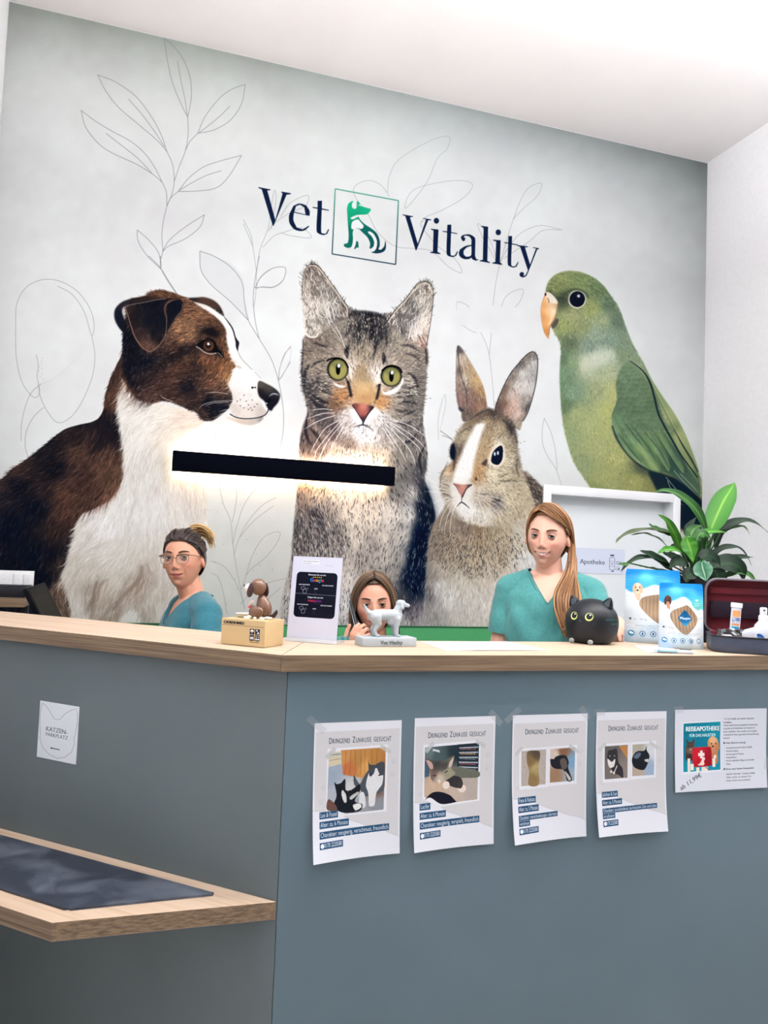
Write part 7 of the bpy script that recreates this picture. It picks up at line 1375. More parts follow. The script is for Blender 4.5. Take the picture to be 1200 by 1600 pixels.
for a in (([(745,410),(790,300),(850,170),(905,80),(940,22)],150,'b',.1,(0,.02),.22), ([(715,390),(670,280),(600,190),(500,115),(400,82),(315,92)],66,'m',.35,(0,-.02),.3), ([(790,540),(820,420),(900,350),(1000,318),(1100,335),(1205,412)],70,'d',.5,(.02,.03),.3),
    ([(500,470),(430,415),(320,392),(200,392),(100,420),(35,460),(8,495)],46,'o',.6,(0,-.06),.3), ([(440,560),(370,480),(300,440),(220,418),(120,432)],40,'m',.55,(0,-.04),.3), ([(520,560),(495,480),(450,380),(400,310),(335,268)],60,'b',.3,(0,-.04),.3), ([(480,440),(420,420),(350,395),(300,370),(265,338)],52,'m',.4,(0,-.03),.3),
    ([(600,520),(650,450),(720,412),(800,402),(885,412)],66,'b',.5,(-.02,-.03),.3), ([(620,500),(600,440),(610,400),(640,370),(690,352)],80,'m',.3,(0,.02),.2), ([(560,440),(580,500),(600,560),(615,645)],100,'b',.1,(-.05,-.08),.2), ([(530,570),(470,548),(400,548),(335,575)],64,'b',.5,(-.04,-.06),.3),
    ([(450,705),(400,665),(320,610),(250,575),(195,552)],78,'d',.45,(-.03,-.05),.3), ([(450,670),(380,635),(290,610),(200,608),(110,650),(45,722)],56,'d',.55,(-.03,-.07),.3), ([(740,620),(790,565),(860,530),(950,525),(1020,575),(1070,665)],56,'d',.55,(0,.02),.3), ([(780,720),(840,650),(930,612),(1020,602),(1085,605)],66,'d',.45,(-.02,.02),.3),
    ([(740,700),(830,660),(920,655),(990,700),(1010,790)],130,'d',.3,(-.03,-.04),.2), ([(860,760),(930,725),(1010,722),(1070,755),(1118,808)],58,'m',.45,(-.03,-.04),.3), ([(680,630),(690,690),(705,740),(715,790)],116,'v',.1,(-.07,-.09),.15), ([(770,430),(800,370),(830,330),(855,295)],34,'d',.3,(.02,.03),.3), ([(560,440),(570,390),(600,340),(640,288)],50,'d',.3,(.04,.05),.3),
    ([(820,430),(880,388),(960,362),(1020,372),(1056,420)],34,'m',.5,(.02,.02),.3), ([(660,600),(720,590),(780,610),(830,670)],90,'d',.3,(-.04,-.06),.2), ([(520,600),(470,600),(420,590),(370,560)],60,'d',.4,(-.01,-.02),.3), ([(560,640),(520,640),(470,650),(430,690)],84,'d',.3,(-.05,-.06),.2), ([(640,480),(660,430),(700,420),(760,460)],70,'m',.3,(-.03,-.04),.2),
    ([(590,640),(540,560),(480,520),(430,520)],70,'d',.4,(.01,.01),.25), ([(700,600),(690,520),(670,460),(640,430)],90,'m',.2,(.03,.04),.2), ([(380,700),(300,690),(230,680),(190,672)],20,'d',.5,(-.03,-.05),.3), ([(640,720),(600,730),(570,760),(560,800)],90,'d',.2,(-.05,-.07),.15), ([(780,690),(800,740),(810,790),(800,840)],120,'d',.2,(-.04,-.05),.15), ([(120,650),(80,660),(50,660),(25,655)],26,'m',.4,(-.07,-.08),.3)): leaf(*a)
for i in range(9):
    x = 600+i*22; q = at_y(960+x/5, 750+(430+20*math.sin(i*2))/5, PY+.02*math.sin(i*3))-t.location; tube('stem', [Vector((q.x*.2, q.y*.3, RZ_-.02)), Vector((q.x*.6, q.y, RZ_+(q.z-RZ_)*.5)), q], [.004, .0034, .003], LM['m' if i % 3 else 'b'], t, 6)
# ================================================================ PEOPLE
def interp(x, xs, ys): return float(np.interp(x, xs, ys))
def head_mesh(bm, M, smile=0., jaw=1., seg=110, rings=90):
    """closed head surface: +Y is the face, +Z up, origin between the ears at eye level"""
    B = [(0,.004,.0075,.020,.006),(0,-.018,.008,.016,.013),(0,-.033,.0095,.0085,.0125),(.031,.003,.015,.0105,-.0095),(-.031,.003,.015,.0105,-.0095),(.0125,-.037,.0055,.006,.006),(-.0125,-.037,.0055,.006,.006),(.030,.022,.018,.007,.0035),(-.030,.022,.018,.007,.0035),
         (.043,-.024,.018,.016,.004+.003*smile),(-.043,-.024,.018,.016,.004+.003*smile),(0,-.064,.026,.016,.005),(0,-.0575,.014+.006*smile,.0035,.0032),(0,-.0705,.013+.006*smile,.0045,.0042),(0,-.0635,.019+.007*smile,.0022,-.0028),(0,-.082,.016,.006,-.003),(0,-.099,.017,.011,.006),(.036,-.050,.011,.013,.0045*smile),(-.036,-.050,.011,.013,.0045*smile),(0,.060,.05,.03,.003)]
    g = bmesh.ops.create_uvsphere(bm, u_segments=seg, v_segments=rings, radius=1.)['verts']
    for v in g:
        d = v.co.copy(); d = Vector((d.x, d.y, d.z)); p = Vector((d.x*.0735, d.y*.097-.006, d.z*.1155+.002))
        if p.z < -.005:
            tt = min(1, (-.005-p.z)/.108); p.x *= 1-.30*tt**1.7*jaw
            if p.y < .02: p.y = .02+(p.y-.02)*(1-.62*tt**1.1)
            if p.y > .02: p.y += .012*tt**2
        if p.z > .03: p.x *= 1+.03*math.sin((p.z-.03)/.09*math.pi)
        if p.y > .062: p.y = .062+(p.y-.062)*.82
        if p.z < -.055: p.z -= .006*min(1, (-.055-p.z)/.04)
        if d.y > .1:
            k = min(1, (d.y-.1)/.35)
            for x0, z0, sx, sz, a in B:
                e = ((p.x-x0)/sx)**2+((p.z-z0)/sz)**2
                if e < 12: p.y += a*k*math.exp(-e)
        v.co = M @ p
    for s in (-1, 1):
        bm_ell(bm, M @ Vector((s*.074, -.010, -.006)), (.0085, .017, .030), 18, 14, (M.to_3x3().normalized() @ euler(.22, s*-.25, s*-.35)))
SKIN_N = 0
def hand(bm, wrist, palm_dir, palm_n, curl=.5, s=1., thumb=1):
    """palm with five separate bent fingers; palm_dir: towards the fingers, palm_n: out of the palm, thumb = side sign"""
    d = palm_dir.normalized(); n = (palm_n-d*palm_n.dot(d)).normalized(); x = d.cross(n)*thumb
    pc = wrist+d*.045*s; R_ = Matrix((x, d, n)).transposed()
    bm_ell(bm, pc, (.038*s, .048*s, .0145*s), 20, 14, R_); bm_capsule(bm, wrist-d*.02*s, wrist+d*.02*s, .024*s, .025*s)
    for i, (ox, L, r) in enumerate(((.028, .070, .0082), (.0095, .078, .0085), (-.0095, .073, .0082), (-.027, .058, .0072))):
        p = pc+x*ox*s+d*(.034-.004*abs(i-1.2))*s; a = curl*(.55+.08*i)
        for k, f in enumerate((.45, .32, .25)):
            a += curl*.45 if k else 0; q = p+(d*math.cos(a)+n*math.sin(a))*L*f*s; bm_capsule(bm, p, q, r*s*(1-.08*k), r*s*(.93-.08*k), 12); p = q; a += curl*.55
    p = wrist+d*.022*s+x*.026*s; q = p+(d*.55+x*.75+n*.25).normalized()*.036*s; bm_capsule(bm, p, q, .0125*s, .0098*s); r_ = q+(d*.85+x*.25+n*.4).normalized()*.030*s; bm_capsule(bm, q, r_, .0095*s, .0088*s); bm_capsule(bm, r_, r_+(d*.95+n*.35).normalized()*.020*s, .0088*s, .0072*s)
M_SKIN = {}
def skin_mat(name, rgb):
    m = mat(name, rgb, .48, spec=.4, sss=.10); N, L, b = nodes(m); a = N.new('ShaderNodeVertexColor'); a.layer_name = 'tone'; L.new(a.outputs[0], b.inputs['Base Color']); return m
def fabric_mat(name, c0, c1): return noise_mat(name, c0, c1, 90, .8, 3, bump=.12, bscale=900, spec=.2, sheen=.25)
def strands(name, guides, mat_, parent, n, rad, spread, seed, taper=.25, wave=.0):
    """locks of hair along guide curves (lists of points), joined as one mesh"""
    rr = np.random.default_rng(seed); bm = bmesh.new(); G = [spline([tuple(p) for p in g], False, 5) for g in guides]; K = min(len(g) for g in G); G = [g[np.linspace(0, len(g)-1, K).astype(int)] for g in G]
    for i in range(n):
        f = rr.uniform(0, len(G)-1); a = int(f); b = min(a+1, len(G)-1); w_ = f-a; c = G[a]*(1-w_)+G[b]*w_
        off = rr.normal(0, 1, 3)*spread; ph = rr.uniform(0, 6); tt = np.linspace(0, 1, K)
        c = c+off[None]*(.35+.65*tt[:, None])+np.stack([np.sin(tt*9+ph), np.cos(tt*7+ph), 0*tt], 1)*wave*tt[:, None]
        k = rr.uniform(.86, 1.) if taper < .9 else 1; m_ = max(4, int(K*k)); r_ = rad*rr.uniform(.6, 1.25)
        bm_tube(bm, [Vector(p) for p in c[:m_]], [r_*(1 if s < .6 else 1-(1-taper)*(s-.6)/.4) for s in np.linspace(0, 1, m_)], 5, True, .55)
    return mesh(name, bm, mat_, parent, True)
def hair_mat(name, c0, c1, c2):
    m = noise_mat(name, c0, c1, 1., .42, 3, bump=0, spec=.4); N, L, b = nodes(m)
    g = N.new('ShaderNodeNewGeometry'); r = N.new('ShaderNodeValToRGB'); e = r.color_ramp.elements; e[0].color = (*lin(c0), 1); e[1].color = (*lin(c2), 1); q = e.new(.55); q.color = (*lin(c1), 1); L.new(g.outputs['Random Per Island'], r.inputs[0]); L.new(r.outputs[0], b.inputs['Base Color']); return m
def streak_mat(name, c0, c1): return noise_mat(name, c0, c1, 40, .42, 4, (1, 1, .12), bump=.5, lo=.3, hi=.7)
def person(label, eye_px, axial, theta, tt_theta, skin, lips, seat=None, smile=0., pitch=0., roll=0., arms=None, teeth=False, vox=.0028, scrub=None, brow=(70, 48, 36), iris=(70, 60, 50), lean=0., fold=1., shw=.163, shift=0.):
    """build one receptionist; theta: how far the face looks to the viewer's left, tt_theta: the same for the chest"""
    E = CAM+ray(*eye_px)*axial; tc = Vector((CAM.x-E.x, CAM.y-E.y, 0)).normalized(); vl = Vector((-tc.y, tc.x, 0)); vl = vl if vl.dot(cr) < 0 else -vl
    def frame(th): y = tc*math.cos(th)+vl*math.sin(th); z = Vector((0, 0, 1)); x = y.cross(z); return Matrix((x, y, z)).transposed()
    Rh = frame(math.radians(theta)) @ euler(math.radians(pitch), math.radians(roll), 0); Rb = frame(math.radians(tt_theta))
    H = E-Rh @ Vector((0, .083, .003)); sc = 1.
    nb = H+Rh @ Vector((0, -.022, -.085)); base = Vector((nb.x, nb.y, 0))-Rb @ Vector((0, -.004+lean, 0))+Vector((cr.x, cr.y, 0))*shift; zs = H.z-1.54     # shift of the torso against a standing 1.65 m figure
    t = thing('person', label, 'person', (base.x, base.y, 0)); loc = t.location
    def W(x, y, z): return Rb @ Vector((x, y, z+zs))+base-loc
    Hl = H-loc; Mh = Matrix.Translation(Hl) @ Rh.to_4x4(); bm = bmesh.new(); head_mesh(bm, Mh, smile)
    rings = [(.80,.150,.105,0),(.88,.172,.118,-.005),(.95,.162,.112,0),(1.03,.138,.098,.004),(1.10,.136,.096,.006),(1.18,.150,.104,.006),(1.25,.162,.106,.002),(1.31,.164,.096,-.006),(1.355,.135,.078,-.012),(1.385,.085,.062,-.014),(1.405,.05,.05,-.014)]
    n = 40; vs = []
    for z, rx, ry, cy in rings:
        vs.append([bm.verts.new(W(rx*math.copysign(abs(math.cos(a))**.9, math.cos(a)), cy+ry*math.copysign(abs(math.sin(a))**.9, math.sin(a)), z)) for a in [2*math.pi*i/n for i in range(n)]])
    for r0, r1 in zip(vs, vs[1:]):
        for i in range(n): bm.faces.new((r0[i], r0[(i+1) % n], r1[(i+1) % n], r1[i]))
    bm.faces.new(vs[0][::-1]); bm.faces.new(vs[-1])
    for s in (-1, 1): bm_ell(bm, W(s*.066, .052, 1.20), (.082, .058, .098), 20, 14, Rb)
    bm_capsule(bm, W(0, -.014, 1.35), Hl+Rh @ Vector((0, -.026, -.05)), .054, .046, 20); bm_capsule(bm, W(0, .0, 1.36), Hl+Rh @ Vector((0, .0, -.085)), .036, .034, 16)
    SH, arm_seg = {}, []
    for s in (-1, 1):
        S_ = W(s*shw, -.012, 1.332); SH[s] = S_; bm_capsule(bm, W(s*.05, -.014, 1.368), S_, .047, .050, 16)
        e, w_, pd, pn, cl = arms[s]; e, w_ = e-loc, w_-loc; bm_capsule(bm, S_, e, .049, .039, 16); bm_capsule(bm, e, w_, .039, .026, 16); hand(bm, w_, pd, pn, cl, .98, 1 if s*1 > 0 else -1); arm_seg.append((S_, e))
    for s in (-1, 1):
        if seat is None: h, k, a = W(s*.085, 0, .84), W(s*.085, .01, .46), W(s*.085, -.01, .09)
        else: h, k, a = W(s*.085, 0, .86), W(s*.11, .40, .88), W(s*.11, .40, .88); a.z = .09; a += Rb @ Vector((0, -.02, 0))
        if seat is None: a.z, k.z = .09, .09+(h.z-.09)*.48
        bm_capsule(bm, h, k, .082, .058, 16); bm_capsule(bm, k, a, .056, .038, 16); bm_capsule(bm, Vector((a.x, a.y, .042))-Rb @ Vector((0, .03, 0)), Vector((a.x, a.y, .034))+Rb @ Vector((0, .13, 0)), .040, .032, 14)
    body = remesh('body', bm, vox, None, t, 3, .5)
    me = body.data; nv = len(me.vertices); co = np.empty(nv*3, np.float32); me.vertices.foreach_get('co', co); co = co.reshape(-1, 3)
    mi = Mh.inverted(); hl = co@np.array(mi.to_3x3()).T+np.array(mi.translation); x, y, z = hl.T
    col = np.tile(np.array(skin, float), (nv, 1)); hd = (z > -.125) & (np.abs(x) < .1) & (np.abs(y) < .14); fr = hd & (y > .02)
    def mixc(wt, c): 
        nonlocal col; col = col*(1-wt[:, None])+np.array(c, float)*wt[:, None]
    ga = lambda x0, z0, sx, sz: np.exp(-(((x-x0)/sx)**2+((z-z0)/sz)**2))*fr
    for s in (-1, 1): mixc(.26*ga(s*.043, -.030, .020, .016), (214, 112, 100)); mixc(.30*ga(s*.031, -.008, .017, .007), (150, 88, 74)); mixc(.28*ga(s*.031, .013, .017, .006), (150, 92, 78))
    mixc(.30*ga(0, -.033, .010, .009), (206, 110, 96)); mixc(.5*ga(.008, -.0415, .003, .002)+.5*ga(-.008, -.0415, .003, .002), (110, 56, 48))
    mw = .021+.0070*smile; lipc = -.0635+.0085*smile*(x/mw)**2; up_ = np.clip(1-(np.abs(x)/mw)**2.2, 0, 1)
    lipm = fr & (np.abs(x) < mw) & (z < lipc+.0075*up_) & (z > lipc-.0095*up_); lipm_s = lipm.astype(float)*.8; mixc(lipm_s, lips)
    mixc((fr & (np.abs(x) < mw+.002) & (np.abs(z-lipc) < (.0034 if teeth else .0017))).astype(float)*.85, (104, 42, 44))
    if teeth: mixc((fr & (np.abs(x) < mw*.86) & (z < lipc+.0042*up_) & (z > lipc-.0034*up_)).astype(float), (228, 220, 212))
    if smile: 
        for s in (-1, 1): mixc(.35*ga(s*(.034), -.052, .0035, .014), (150, 84, 70))
    lw = (co[:, 2]+loc.z < .085).astype(float); mixc(lw, (226, 226, 226)); mixc(.25*hd*(np.abs(x) > .068)*np.exp(-((y+.01)/.02)**2), (190, 90, 76))
    ly = me.color_attributes.new('tone', 'FLOAT_COLOR', 'POINT'); c4 = np.ones((nv, 4), np.float32); v_ = np.clip(col/255, 0, 1); c4[:, :3] = np.where(v_ <= .04045, v_/12.92, ((v_+.055)/1.055)**2.4); ly.data.foreach_set('color', c4.ravel())
    me.materials.clear(); me.materials.append(skin_mat('skin', skin))
    # eyes, lashes, brows, teeth
    ME, MI, MP, MB = mat('eye_white', (214, 212, 210), .2), mat('iris', iris, .15), mat('pupil', (10, 10, 14), .1), mat('brow_hair', brow, .7)
    def hp(x_, y_, z_): return Mh @ Vector((x_, y_, z_))
    for s in (-1, 1):
        ey = .0712; e = ell('eyeball', hp(s*.031, ey, .003), (.0132, .0132, .0132), ME, body, 18, 12)
        aim = ((CAM-loc)-hp(s*.031, ey, .003)).normalized(); o = hp(s*.031, ey, .003)
        q = aim.to_track_quat('Z', 'Y').to_matrix()
        ell('iris', o+aim*.0102, (.0068, .0068, .0036), MI, e, 16, 8, q); ell('pupil', o+aim*.0127, (.0034, .0034, .0014), MP, e, 12, 8, q)
        def lid(up_, nm, m, r0, ang0, ang1):
            b2 = bmesh.new(); rows = []
            for i in range(13):
                ax = -1.15+2.3*i/12; row = []
                for j in range(5):
                    open_ = (.46 if up_ > 0 else -.42)*math.cos(ax*1.18)*(1-.25*smile); an = open_+(up_*1.2-open_)*j/4
                    row.append(b2.verts.new(hp(s*.031+r0*math.sin(ax), ey+r0*math.cos(ax)*math.cos(an), .003+r0*math.cos(ax)*math.sin(an))))
                rows.append(row)
            for r0_, r1_ in zip(rows, rows[1:]):
                for j in range(4): b2.faces.new((r0_[j], r0_[j+1], r1_[j+1], r1_[j]))
            oo = mesh(nm, b2, m, body, True); return [r[0].copy() if False else None for r in rows]
        ml = bpy.data.materials.get('lid_'+label[:6]) or mat('lid_'+label[:6], tuple(int(v*.78) for v in skin), .8, spec=.05); lid(1, 'eyelid', ml, .0142, 0, 0); lid(-1, 'eyelid', ml, .0140, 0, 0)
        tube('lashes', [hp(s*.031+0.0148*math.sin(ax), ey+.0150*math.cos(ax)*.95, .003+.0147*math.cos(ax)*math.sin(.48*math.cos(ax*1.18)*(1-.25*smile))) for ax in np.linspace(-1.1, 1.1, 9)], [.0007, .0013, .0017, .0019, .0019, .0019, .0017, .0013, .0007], MP, body, 6)
        tube('eyebrow', [hp(s*(.014+.036*k), .0865-.021*k**2.2, .0235+.0065*math.sin(k*2.3)-.002*k) for k in np.linspace(0, 1, 7)], [.0030, .0042, .0044, .0042, .0036, .0026, .0010], MB, body, 8, .6)
    # clothing cut from the body's own surface and pushed outwards
    nrm = np.empty(nv*3, np.float32); me.vertices.foreach_get('normal', nrm); nrm = nrm.reshape(-1, 3)
    Rbi = np.array(Rb.transposed()); bl = (co-np.array(base-loc))@Rbi.T; bx, by, bz = bl[:, 0], bl[:, 1], bl[:, 2]-zs
    tor = (bz > .80) & (bz < 1.42) & ~((hd) & (z > -.11))
    da = np.full(nv, 9.); ta = np.zeros(nv)
    for a_, b_ in arm_seg:
        a_, b_ = np.array(a_), np.array(b_); d_ = b_-a_; s_ = ((co-a_)@d_)/(d_@d_); dist = np.linalg.norm(co-(a_+np.clip(s_, 0, 1.6)[:, None]*d_), axis=1); k = dist < da; da[k] = dist[k]; ta[k] = s_[k]
    arm = (da < .068) & (ta > .12); core = (np.abs(bx) < .185) & (np.abs(by-.01) < .17) & ~arm
    vneck = (np.abs(bx) < np.maximum(.0, (bz-1.285)*.62)) & (by > 0)
    neckhole = (bz > 1.345) & (np.hypot(bx/.068, (by+.006)/.064) < 1) | (bz > 1.385) & (np.abs(bx) < .060) | ((by < 0) & (bz > 1.40) & (np.abs(bx) < .066))
    keep = (tor & core & ~vneck & ~neckhole) | (arm & (ta < .66) & (bz > .7)) | (tor & (np.abs(bx) > .12) & (ta < .3) & ~neckhole)
    def shell(name, keep, off, m, parent):
        fv = np.empty(len(me.loops), np.int32); me.loops.foreach_get('vertex_index', fv); lt = np.empty(len(me.polygons), np.int32); me.polygons.foreach_get('loop_total', lt); ls = np.empty(len(me.polygons), np.int32); me.polygons.foreach_get('loop_start', ls)
        q = ls[lt == 4]; F = fv[q[:, None]+np.arange(4)]; F = F[keep[F].all(1)]; ids, inv = np.unique(F, return_inverse=True); P = (co+nrm*off[:, None])[ids]
        m2 = bpy.data.meshes.new(name); m2.from_pydata(P.tolist(), [], inv.reshape(-1, 4).tolist()); m2.update(); o = link(name, m2, m, parent, True)
        sm = o.modifiers.new('s', 'SMOOTH'); sm.factor = .5; sm.iterations = 60; so = o.modifiers.new('t', 'SOLIDIFY'); so.thickness = .003; so.offset = 1; return bake(o)
    wr = .0035*np.sin(bl@np.array([38, 20, 30])+2*np.sin(bz*22+bx*14))+.003*np.sin(bl@np.array([-30, 26, 44])+1.7*np.sin(bx*26))
    waist = np.exp(-((bz-1.06)/.10)**2); off = .0085+.020*waist*(~arm)+.010*arm*np.clip(ta/.66, 0, 1.2)+wr*np.clip((1.34-bz)/.08, .25, 1)*fold+.012*np.exp(-((bz-1.10)/.05)**2)*(by > 0)*np.exp(-(bx/.07)**2)
    MS = fabric_mat('scrub_'+label[:8], *scrub); top_ = shell('scrub_top', keep, off, MS, t)
    V_ = [W(s_*.0, 0, 0) for s_ in ()]
    pts = []
    for k in np.linspace(-1, 1, 41):
        a = abs(k); zz = 1.278+.108*min(1, a/.62)**.85 if a < .62 else 1.386+.012*(a-.62)/.38; xx = math.copysign(min(.0705, max(0, (zz-1.278))*.66) if a < .62 else .0705*math.cos((a-.62)/.38*math.pi/2), k)
        yy = .11 if a < .62 else .0-.075*math.sin((a-.62)/.38*math.pi/2)
        j = int(np.argmin(((bx-xx)**2+(bz-zz)**2+(0 if a < .62 else (by-yy)**2)) + (10*(by < 0) if a < .62 else 0))); pts.append(Vector((co[j]+nrm[j]*.0075).tolist()))
    for _ in range(2): pts = [pts[0]]+[(pts[i-1]+pts[i]*2+pts[i+1])/4 for i in range(1, len(pts)-1)]+[pts[-1]]
    tube('collar_band', pts, .0082, noise_mat('collar_'+label[:8], tuple(int(v*.86) for v in scrub[0]), tuple(int(v*.86) for v in scrub[1]), 90, .8), top_, 8, .45)
    legs = (bz < .98) & (bz > -9) & ~arm & (co[:, 2] > .10) & (da > .10) & ~hd
    shell('trousers', legs, np.full(nv, .010), bpy.data.materials['scrub_'+label[:8]], t)
    return t, Mh, Hl, W, loc, (lambda x_, y_, z_: Mh @ Vector((x_, y_, z_)))
def hair_cap(name, Mh, fn, off, mat_, parent, seg=72, rings=48):
    """skull-hugging cap where fn(p) is true"""
    bm = bmesh.new(); g = bmesh.ops.create_uvsphere(bm, u_segments=seg, v_segments=rings, radius=1.)['verts']
    for v in g:
        d = v.co; p = Vector((d.x*.0750, d.y*.097-.006, d.z*.1155+.002))
        if p.z < -.005:
            tt = min(1, (-.005-p.z)/.108); p.x *= 1-.22*tt**1.7
            if p.y < .02: p.y = .02+(p.y-.02)*(1-.45*tt)
        if p.y > .062: p.y = .062+(p.y-.062)*.82
        o = off(p) if callable(off) else off; v.co = p+d.normalized()*o
    bmesh.ops.delete(bm, geom=[v for v in g if not fn(v.co)], context='VERTS'); bmesh.ops.transform(bm, matrix=Mh, verts=bm.verts[:])
    o = mesh(name, bm, mat_, parent, True); md = o.modifiers.new('t', 'SOLIDIFY'); md.thickness = .004; md.offset = -1; return o
TEAL = ((72, 140, 140), (80, 150, 148)); TEAL2 = ((46, 106, 120), (52, 114, 128))
dn, fw_ = Vector((0, 0, -1)), lambda p, q: (q-p)
# ---- right receptionist: standing, long fair hair over her shoulder
ex, ax_ = (847.8, 837.8), 2.92
sL = CAM+ray(918, 925)*(2.9405); sR = CAM+ray(797, 930)*(2.9405)
hL = at_z(979.5, 1000.8, HC)+Vector((0, .012, .028))
arms = {1: (CAM+ray(778, 1030)*(3.0257), CAM+ray(800, 1120)*(2.7913), Vector((-.05, -.25, -1)), Vector((.8, 0, 0)), .35), -1: (CAM+ray(958, 1040)*(2.7913), hL+Vector((.03, .10, .018)), Vector((-.25, -1, -.12)), Vector((0, -.15, -1)), .35)}
t1, M1, H1, W1, l1, h1 = person('smiling woman in a teal scrub top with long fair hair over one shoulder', ex, ax_, 13, 4, (234, 184, 162), (194, 92, 92), None, 1., -2, -2.5, arms, True, scrub=TEAL, brow=(112, 78, 52), iris=(70, 74, 78), shw=.150, shift=.012)
hm, hs = streak_mat('fair_hair_cap', (112, 80, 54), (154, 114, 76)), hair_mat('fair_hair', (88, 58, 38), (142, 100, 64), (184, 142, 98))
cap = hair_cap('hair', M1, lambda p: p.z > interp(p.y, [-.12, -.02, .01, .045, .07, .10], [-.10, -.09, -.005, .050, .082, .090]) and not (p.x < -.05 and p.z < .01 and p.y > -.03), .009, hm, t1)
P = lambda *q: [h1(*p) for p in q]
strands('swept_front', [P((.022, .075, .100), (.0, .088, .094), (-.035, .080, .074), (-.064, .050, .052), (-.079, .008, .036), (-.083, -.034, .0)), P((.022, .045, .122), (-.02, .06, .118), (-.060, .05, .084), (-.080, .015, .048), (-.086, -.025, .022), (-.086, -.042, -.03)), P((.022, .0, .130), (-.03, .01, .124), (-.074, .005, .08), (-.090, -.02, .02), (-.092, -.035, -.03), (-.085, -.04, -.07)), P((.02, -.05, .118), (-.03, -.05, .11), (-.075, -.045, .065), (-.088, -.05, .0), (-.085, -.05, -.06), (-.08, -.05, -.09))], hs, cap, 150, .0036, .0022, 1)
strands('swept_side', [P((.024, .075, .100), (.045, .07, .085), (.064, .045, .050), (.073, .022, .010), (.070, .0, -.045), (.055, -.03, -.075)), P((.024, .03, .124), (.055, .03, .10), (.078, .01, .05), (.082, -.01, 0), (.074, -.025, -.05), (.05, -.05, -.085)), P((.022, -.04, .12), (.055, -.05, .09), (.078, -.05, .04), (.08, -.06, -.02), (.06, -.065, -.06), (.03, -.07, -.09))], hs, cap, 90, .0036, .002, 2)
lw = [P((-.078, -.034, .0), (-.082, -.022, -.06), (-.082, .02, -.13)), P((-.086, -.040, .02), (-.096, -.032, -.06), (-.103, .01, -.14)), P((-.07, -.05, .0), (-.100, -.045, -.07), (-.110, .0, -.14)), P((-.03, -.075, -.03), (-.092, -.06, -.08), (-.113, -.01, -.145))]
ends = [[(868, 932), (874, 970), (890, 1004)], [(880, 935), (884, 970), (893, 1010)], [(896, 938), (897, 972), (897, 1014)], [(906, 945), (904, 975), (900, 1012)]]
for g, e in zip(lw, ends): g += [CAM+ray(*e[0])*(2.8340)-l1, CAM+ray(*e[1])*(2.7913)-l1, CAM+ray(*e[2])*(2.7700)-l1]
strands('long_lock', lw, hs, cap, 190, .0046, .0052, 3, .2, .004)
tube('hair_tie', [CAM+ray(878, 984)*(2.7541)-l1, CAM+ray(890, 979)*(2.7434)-l1, CAM+ray(900, 977)*(2.7594)-l1], .0014, mat('tie_tan', (196, 160, 120), .6), cap, 6)
# ---- left receptionist: seated, glasses, hair pinned up
arms = {1: (CAM+ray(262, 1040)*(3.0470), CAM+ray(236, 1075)*(2.9298), Vector((-1, -.3, -.1)), dn, .35), -1: (CAM+ray(322, 1040)*(2.8979), CAM+ray(268, 1080)*(2.7700), Vector((-1, -.2, 0)), dn, .35)}
t2, M2, H2, W2, l2, h2 = person('woman with glasses and pinned-up dark hair, in a blue-green scrub top', (274.3, 871.6), 3.05, 22, 74, (214, 158, 132), (178, 96, 96), .5, .6, 3, 3.5, arms, False, scrub=TEAL2, brow=(60, 42, 36), iris=(50, 46, 44), lean=.035)
hm2, hs2 = streak_mat('dark_hair_cap', (42, 34, 38), (66, 52, 48)), hair_mat('dark_hair', (34, 28, 34), (54, 44, 44), (92, 74, 58))
cap2 = hair_cap('hair', M2, lambda p: p.z > interp(p.y, [-.12, -.05, -.02, .005, .03, .06, .09], [-.085, -.07, -.03, .010, .043, .064, .070]), .0095, hm2, t2)
P = lambda *q: [h2(*p) for p in q]
for s in (-1, 1): strands('pulled_back', [P((s*.01, .082, .080), (s*.02, .055, .112), (s*.025, .0, .128), (s*.02, -.06, .105)), P((s*.04, .068, .066), (s*.055, .04, .09), (s*.058, -.02, .1), (s*.03, -.075, .095)), P((s*.062, .04, .044), (s*.074, .01, .06), (s*.068, -.05, .07), (s*.03, -.09, .085)), P((s*.072, .01, .012), (s*.078, -.03, .03), (s*.06, -.075, .05), (s*.025, -.1, .075))], hs2, cap2, 110, .0030, .0018, 5+s)
hb = hair_mat('blond_hair', (140, 104, 62), (190, 150, 96), (226, 192, 140))
bun = strands('blond_bun', [P((0, -.06, .11), (-.03, -.075, .135), (-.06, -.085, .13), (-.085, -.08, .10), (-.095, -.07, .065)), P((.01, -.05, .12), (-.01, -.06, .142), (-.05, -.07, .14), (-.085, -.07, .115), (-.105, -.06, .08)), P((0, -.08, .09), (-.03, -.10, .11), (-.06, -.105, .10), (-.08, -.10, .07), (-.085, -.09, .045)), P((.02, -.07, .10), (.03, -.085, .125), (.0, -.10, .13), (-.04, -.105, .12), (-.06, -.10, .09))], hb, cap2, 100, .0036, .005, 9, .3, .004)
M_FR = mat('glasses_frame', (122, 96, 76), .3); gl = None
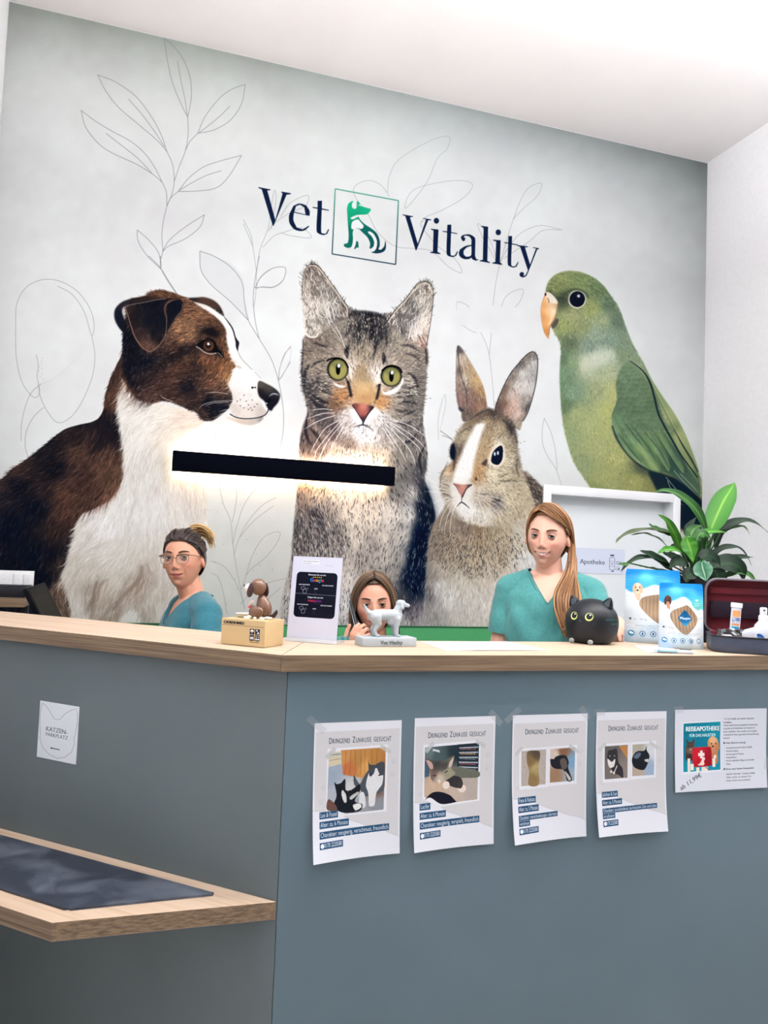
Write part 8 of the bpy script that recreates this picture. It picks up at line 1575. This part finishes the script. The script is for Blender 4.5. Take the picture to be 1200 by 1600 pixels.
for s in (-1, 1):
    rp = []
    for i in range(26):
        a = 2*math.pi*i/25; rx, rz = .0245, .0200 if math.sin(a) < 0 else .0165; rp.append(h2(s*.0325+rx*math.copysign(abs(math.cos(a))**.8, math.cos(a)), .0965-.010*abs(math.cos(a)*.5+.5*s)*0-.006*(s*math.cos(a)*.5+.5), -.002+rz*math.copysign(abs(math.sin(a))**.85, math.sin(a))))
    if gl is None: gl = tube('glasses', rp, .0013, M_FR, t2, 6)
    else: tube('rim', rp, .0013, M_FR, gl, 6)
    tube('brow_bar', [h2(s*.010, .0975, .010), h2(s*.03, .0965, .0165), h2(s*.058, .0905, .013)], .0030, M_FR, gl, 6); tube('temple', [h2(s*.058, .0905, .012), h2(s*.071, .075, .012), h2(s*.0775, .03, .010), h2(s*.079, -.012, .004)], .0018, M_FR, gl, 6)
    bm = bmesh.new(); bm.faces.new([bm.verts.new(p) for p in rp[:-1]]); mesh('lens', bm, mat('lens_glass', (236, 236, 240), .05, spec=.5, alpha=.07), gl)
tube('bridge', [h2(-.0085, .0975, .002), h2(0, .100, .005), h2(.0085, .0975, .002)], .0013, M_FR, gl, 6)
# ---- middle receptionist: seated low, telephone at her ear
ph_t, ph_b = CAM+ray(549, 942)*3.085, CAM+ray(559, 984)*3.02
wr_ = CAM+ray(551, 1022)*2.985
arms = {1: (CAM+ray(522, 1068)*(2.8979), wr_, (CAM+ray(561, 986)*2.95-wr_), Vector((.75, .6, .25)), .85), -1: (CAM+ray(650, 1070)*(2.9405), CAM+ray(600, 1085)*(2.7168), Vector((-1, -.2, 0)), dn, .35)}
t3, M3, H3, W3, l3, h3 = person('woman with long brown hair peeking out behind the grey dog statuette', (585, 945.6), 3.015, -1, 0, (224, 166, 142), (186, 94, 92), .45, .8, -3, 3, arms, False, scrub=TEAL, brow=(64, 44, 36), iris=(64, 48, 40))
hm3, hs3 = streak_mat('brown_hair_cap', (62, 46, 40), (92, 70, 54)), hair_mat('brown_hair', (50, 36, 34), (82, 62, 48), (132, 104, 74))
cap3 = hair_cap('hair', M3, lambda p: p.z > interp(p.y, [-.12, -.0, .03, .05, .07, .10], [-.11, -.10, .0, .050, .080, .095]), .008, hm3, t3)
P = lambda *q: [h3(*p) for p in q]
for s in (-1, 1): strands('straight_hair', [P((s*.003, .068, .108), (s*.03, .074, .090), (s*.060, .055, .045), (s*.075, .040, -.02), (s*.080, .035, -.10), (s*.082, .045, -.20)), P((s*.003, .035, .124), (s*.04, .045, .105), (s*.075, .03, .05), (s*.088, .018, -.02), (s*.092, .015, -.11), (s*.095, .03, -.21)), P((s*.003, -.01, .129), (s*.045, 0, .112), (s*.082, -.01, .05), (s*.095, -.015, -.03), (s*.098, -.015, -.12), (s*.10, 0, -.22)), P((s*.003, -.06, .115), (s*.045, -.06, .09), (s*.078, -.06, .03), (s*.088, -.06, -.05), (s*.09, -.06, -.14), (s*.09, -.05, -.22))], hs3, cap3, 130, .0036, .0022, 12+s)
d = (ph_b-ph_t); z_ = -d.normalized(); yv = (h3(.02, .05, -.03)+l3-(ph_t+ph_b)/2); yv = (yv-z_*yv.dot(z_)).normalized(); xv = yv.cross(z_); L_ = .132
t = thing('phone', 'slim dark handset held to the ear of the woman behind the statuette', 'phone', (ph_t+ph_b)/2); Rm = Matrix((xv, yv, z_)).transposed()
box('phone_body', (0, 0, 0), (.022, .013, L_), M_BLACK, t, Rm, .004, 3); box('edge_trim', tuple(Rm @ Vector((.007, -.0072, 0))), (.006, .0016, L_*.9), mat('phone_silver', (150, 164, 176), .3, .6), t, Rm, .0006)
# stools
for tt_, lb in ((t2, 'black round stool carrying the woman with glasses'), (t3, 'black round stool carrying the woman with the handset')):
    zz = (W2 if tt_ is t2 else W3)(0, 0, .80).z-.052; s_ = thing('stool', lb, 'stool', (tt_.location.x, tt_.location.y, 0)); hx = (W2 if tt_ is t2 else W3)(0, .02, .8)
    lathe('seat', [(.01, zz-.05), (.17, zz-.05), (.185, zz-.03), (.18, zz-.008), (.15, zz), (.01, zz)], M_BLACK, s_, 28); lathe('column', [(.028, .03), (.028, zz-.05)], M_BLACK, s_, 16); lathe('foot_plate', [(.20, 0), (.20, .012), (.05, .03)], M_BLACK, s_, 28)
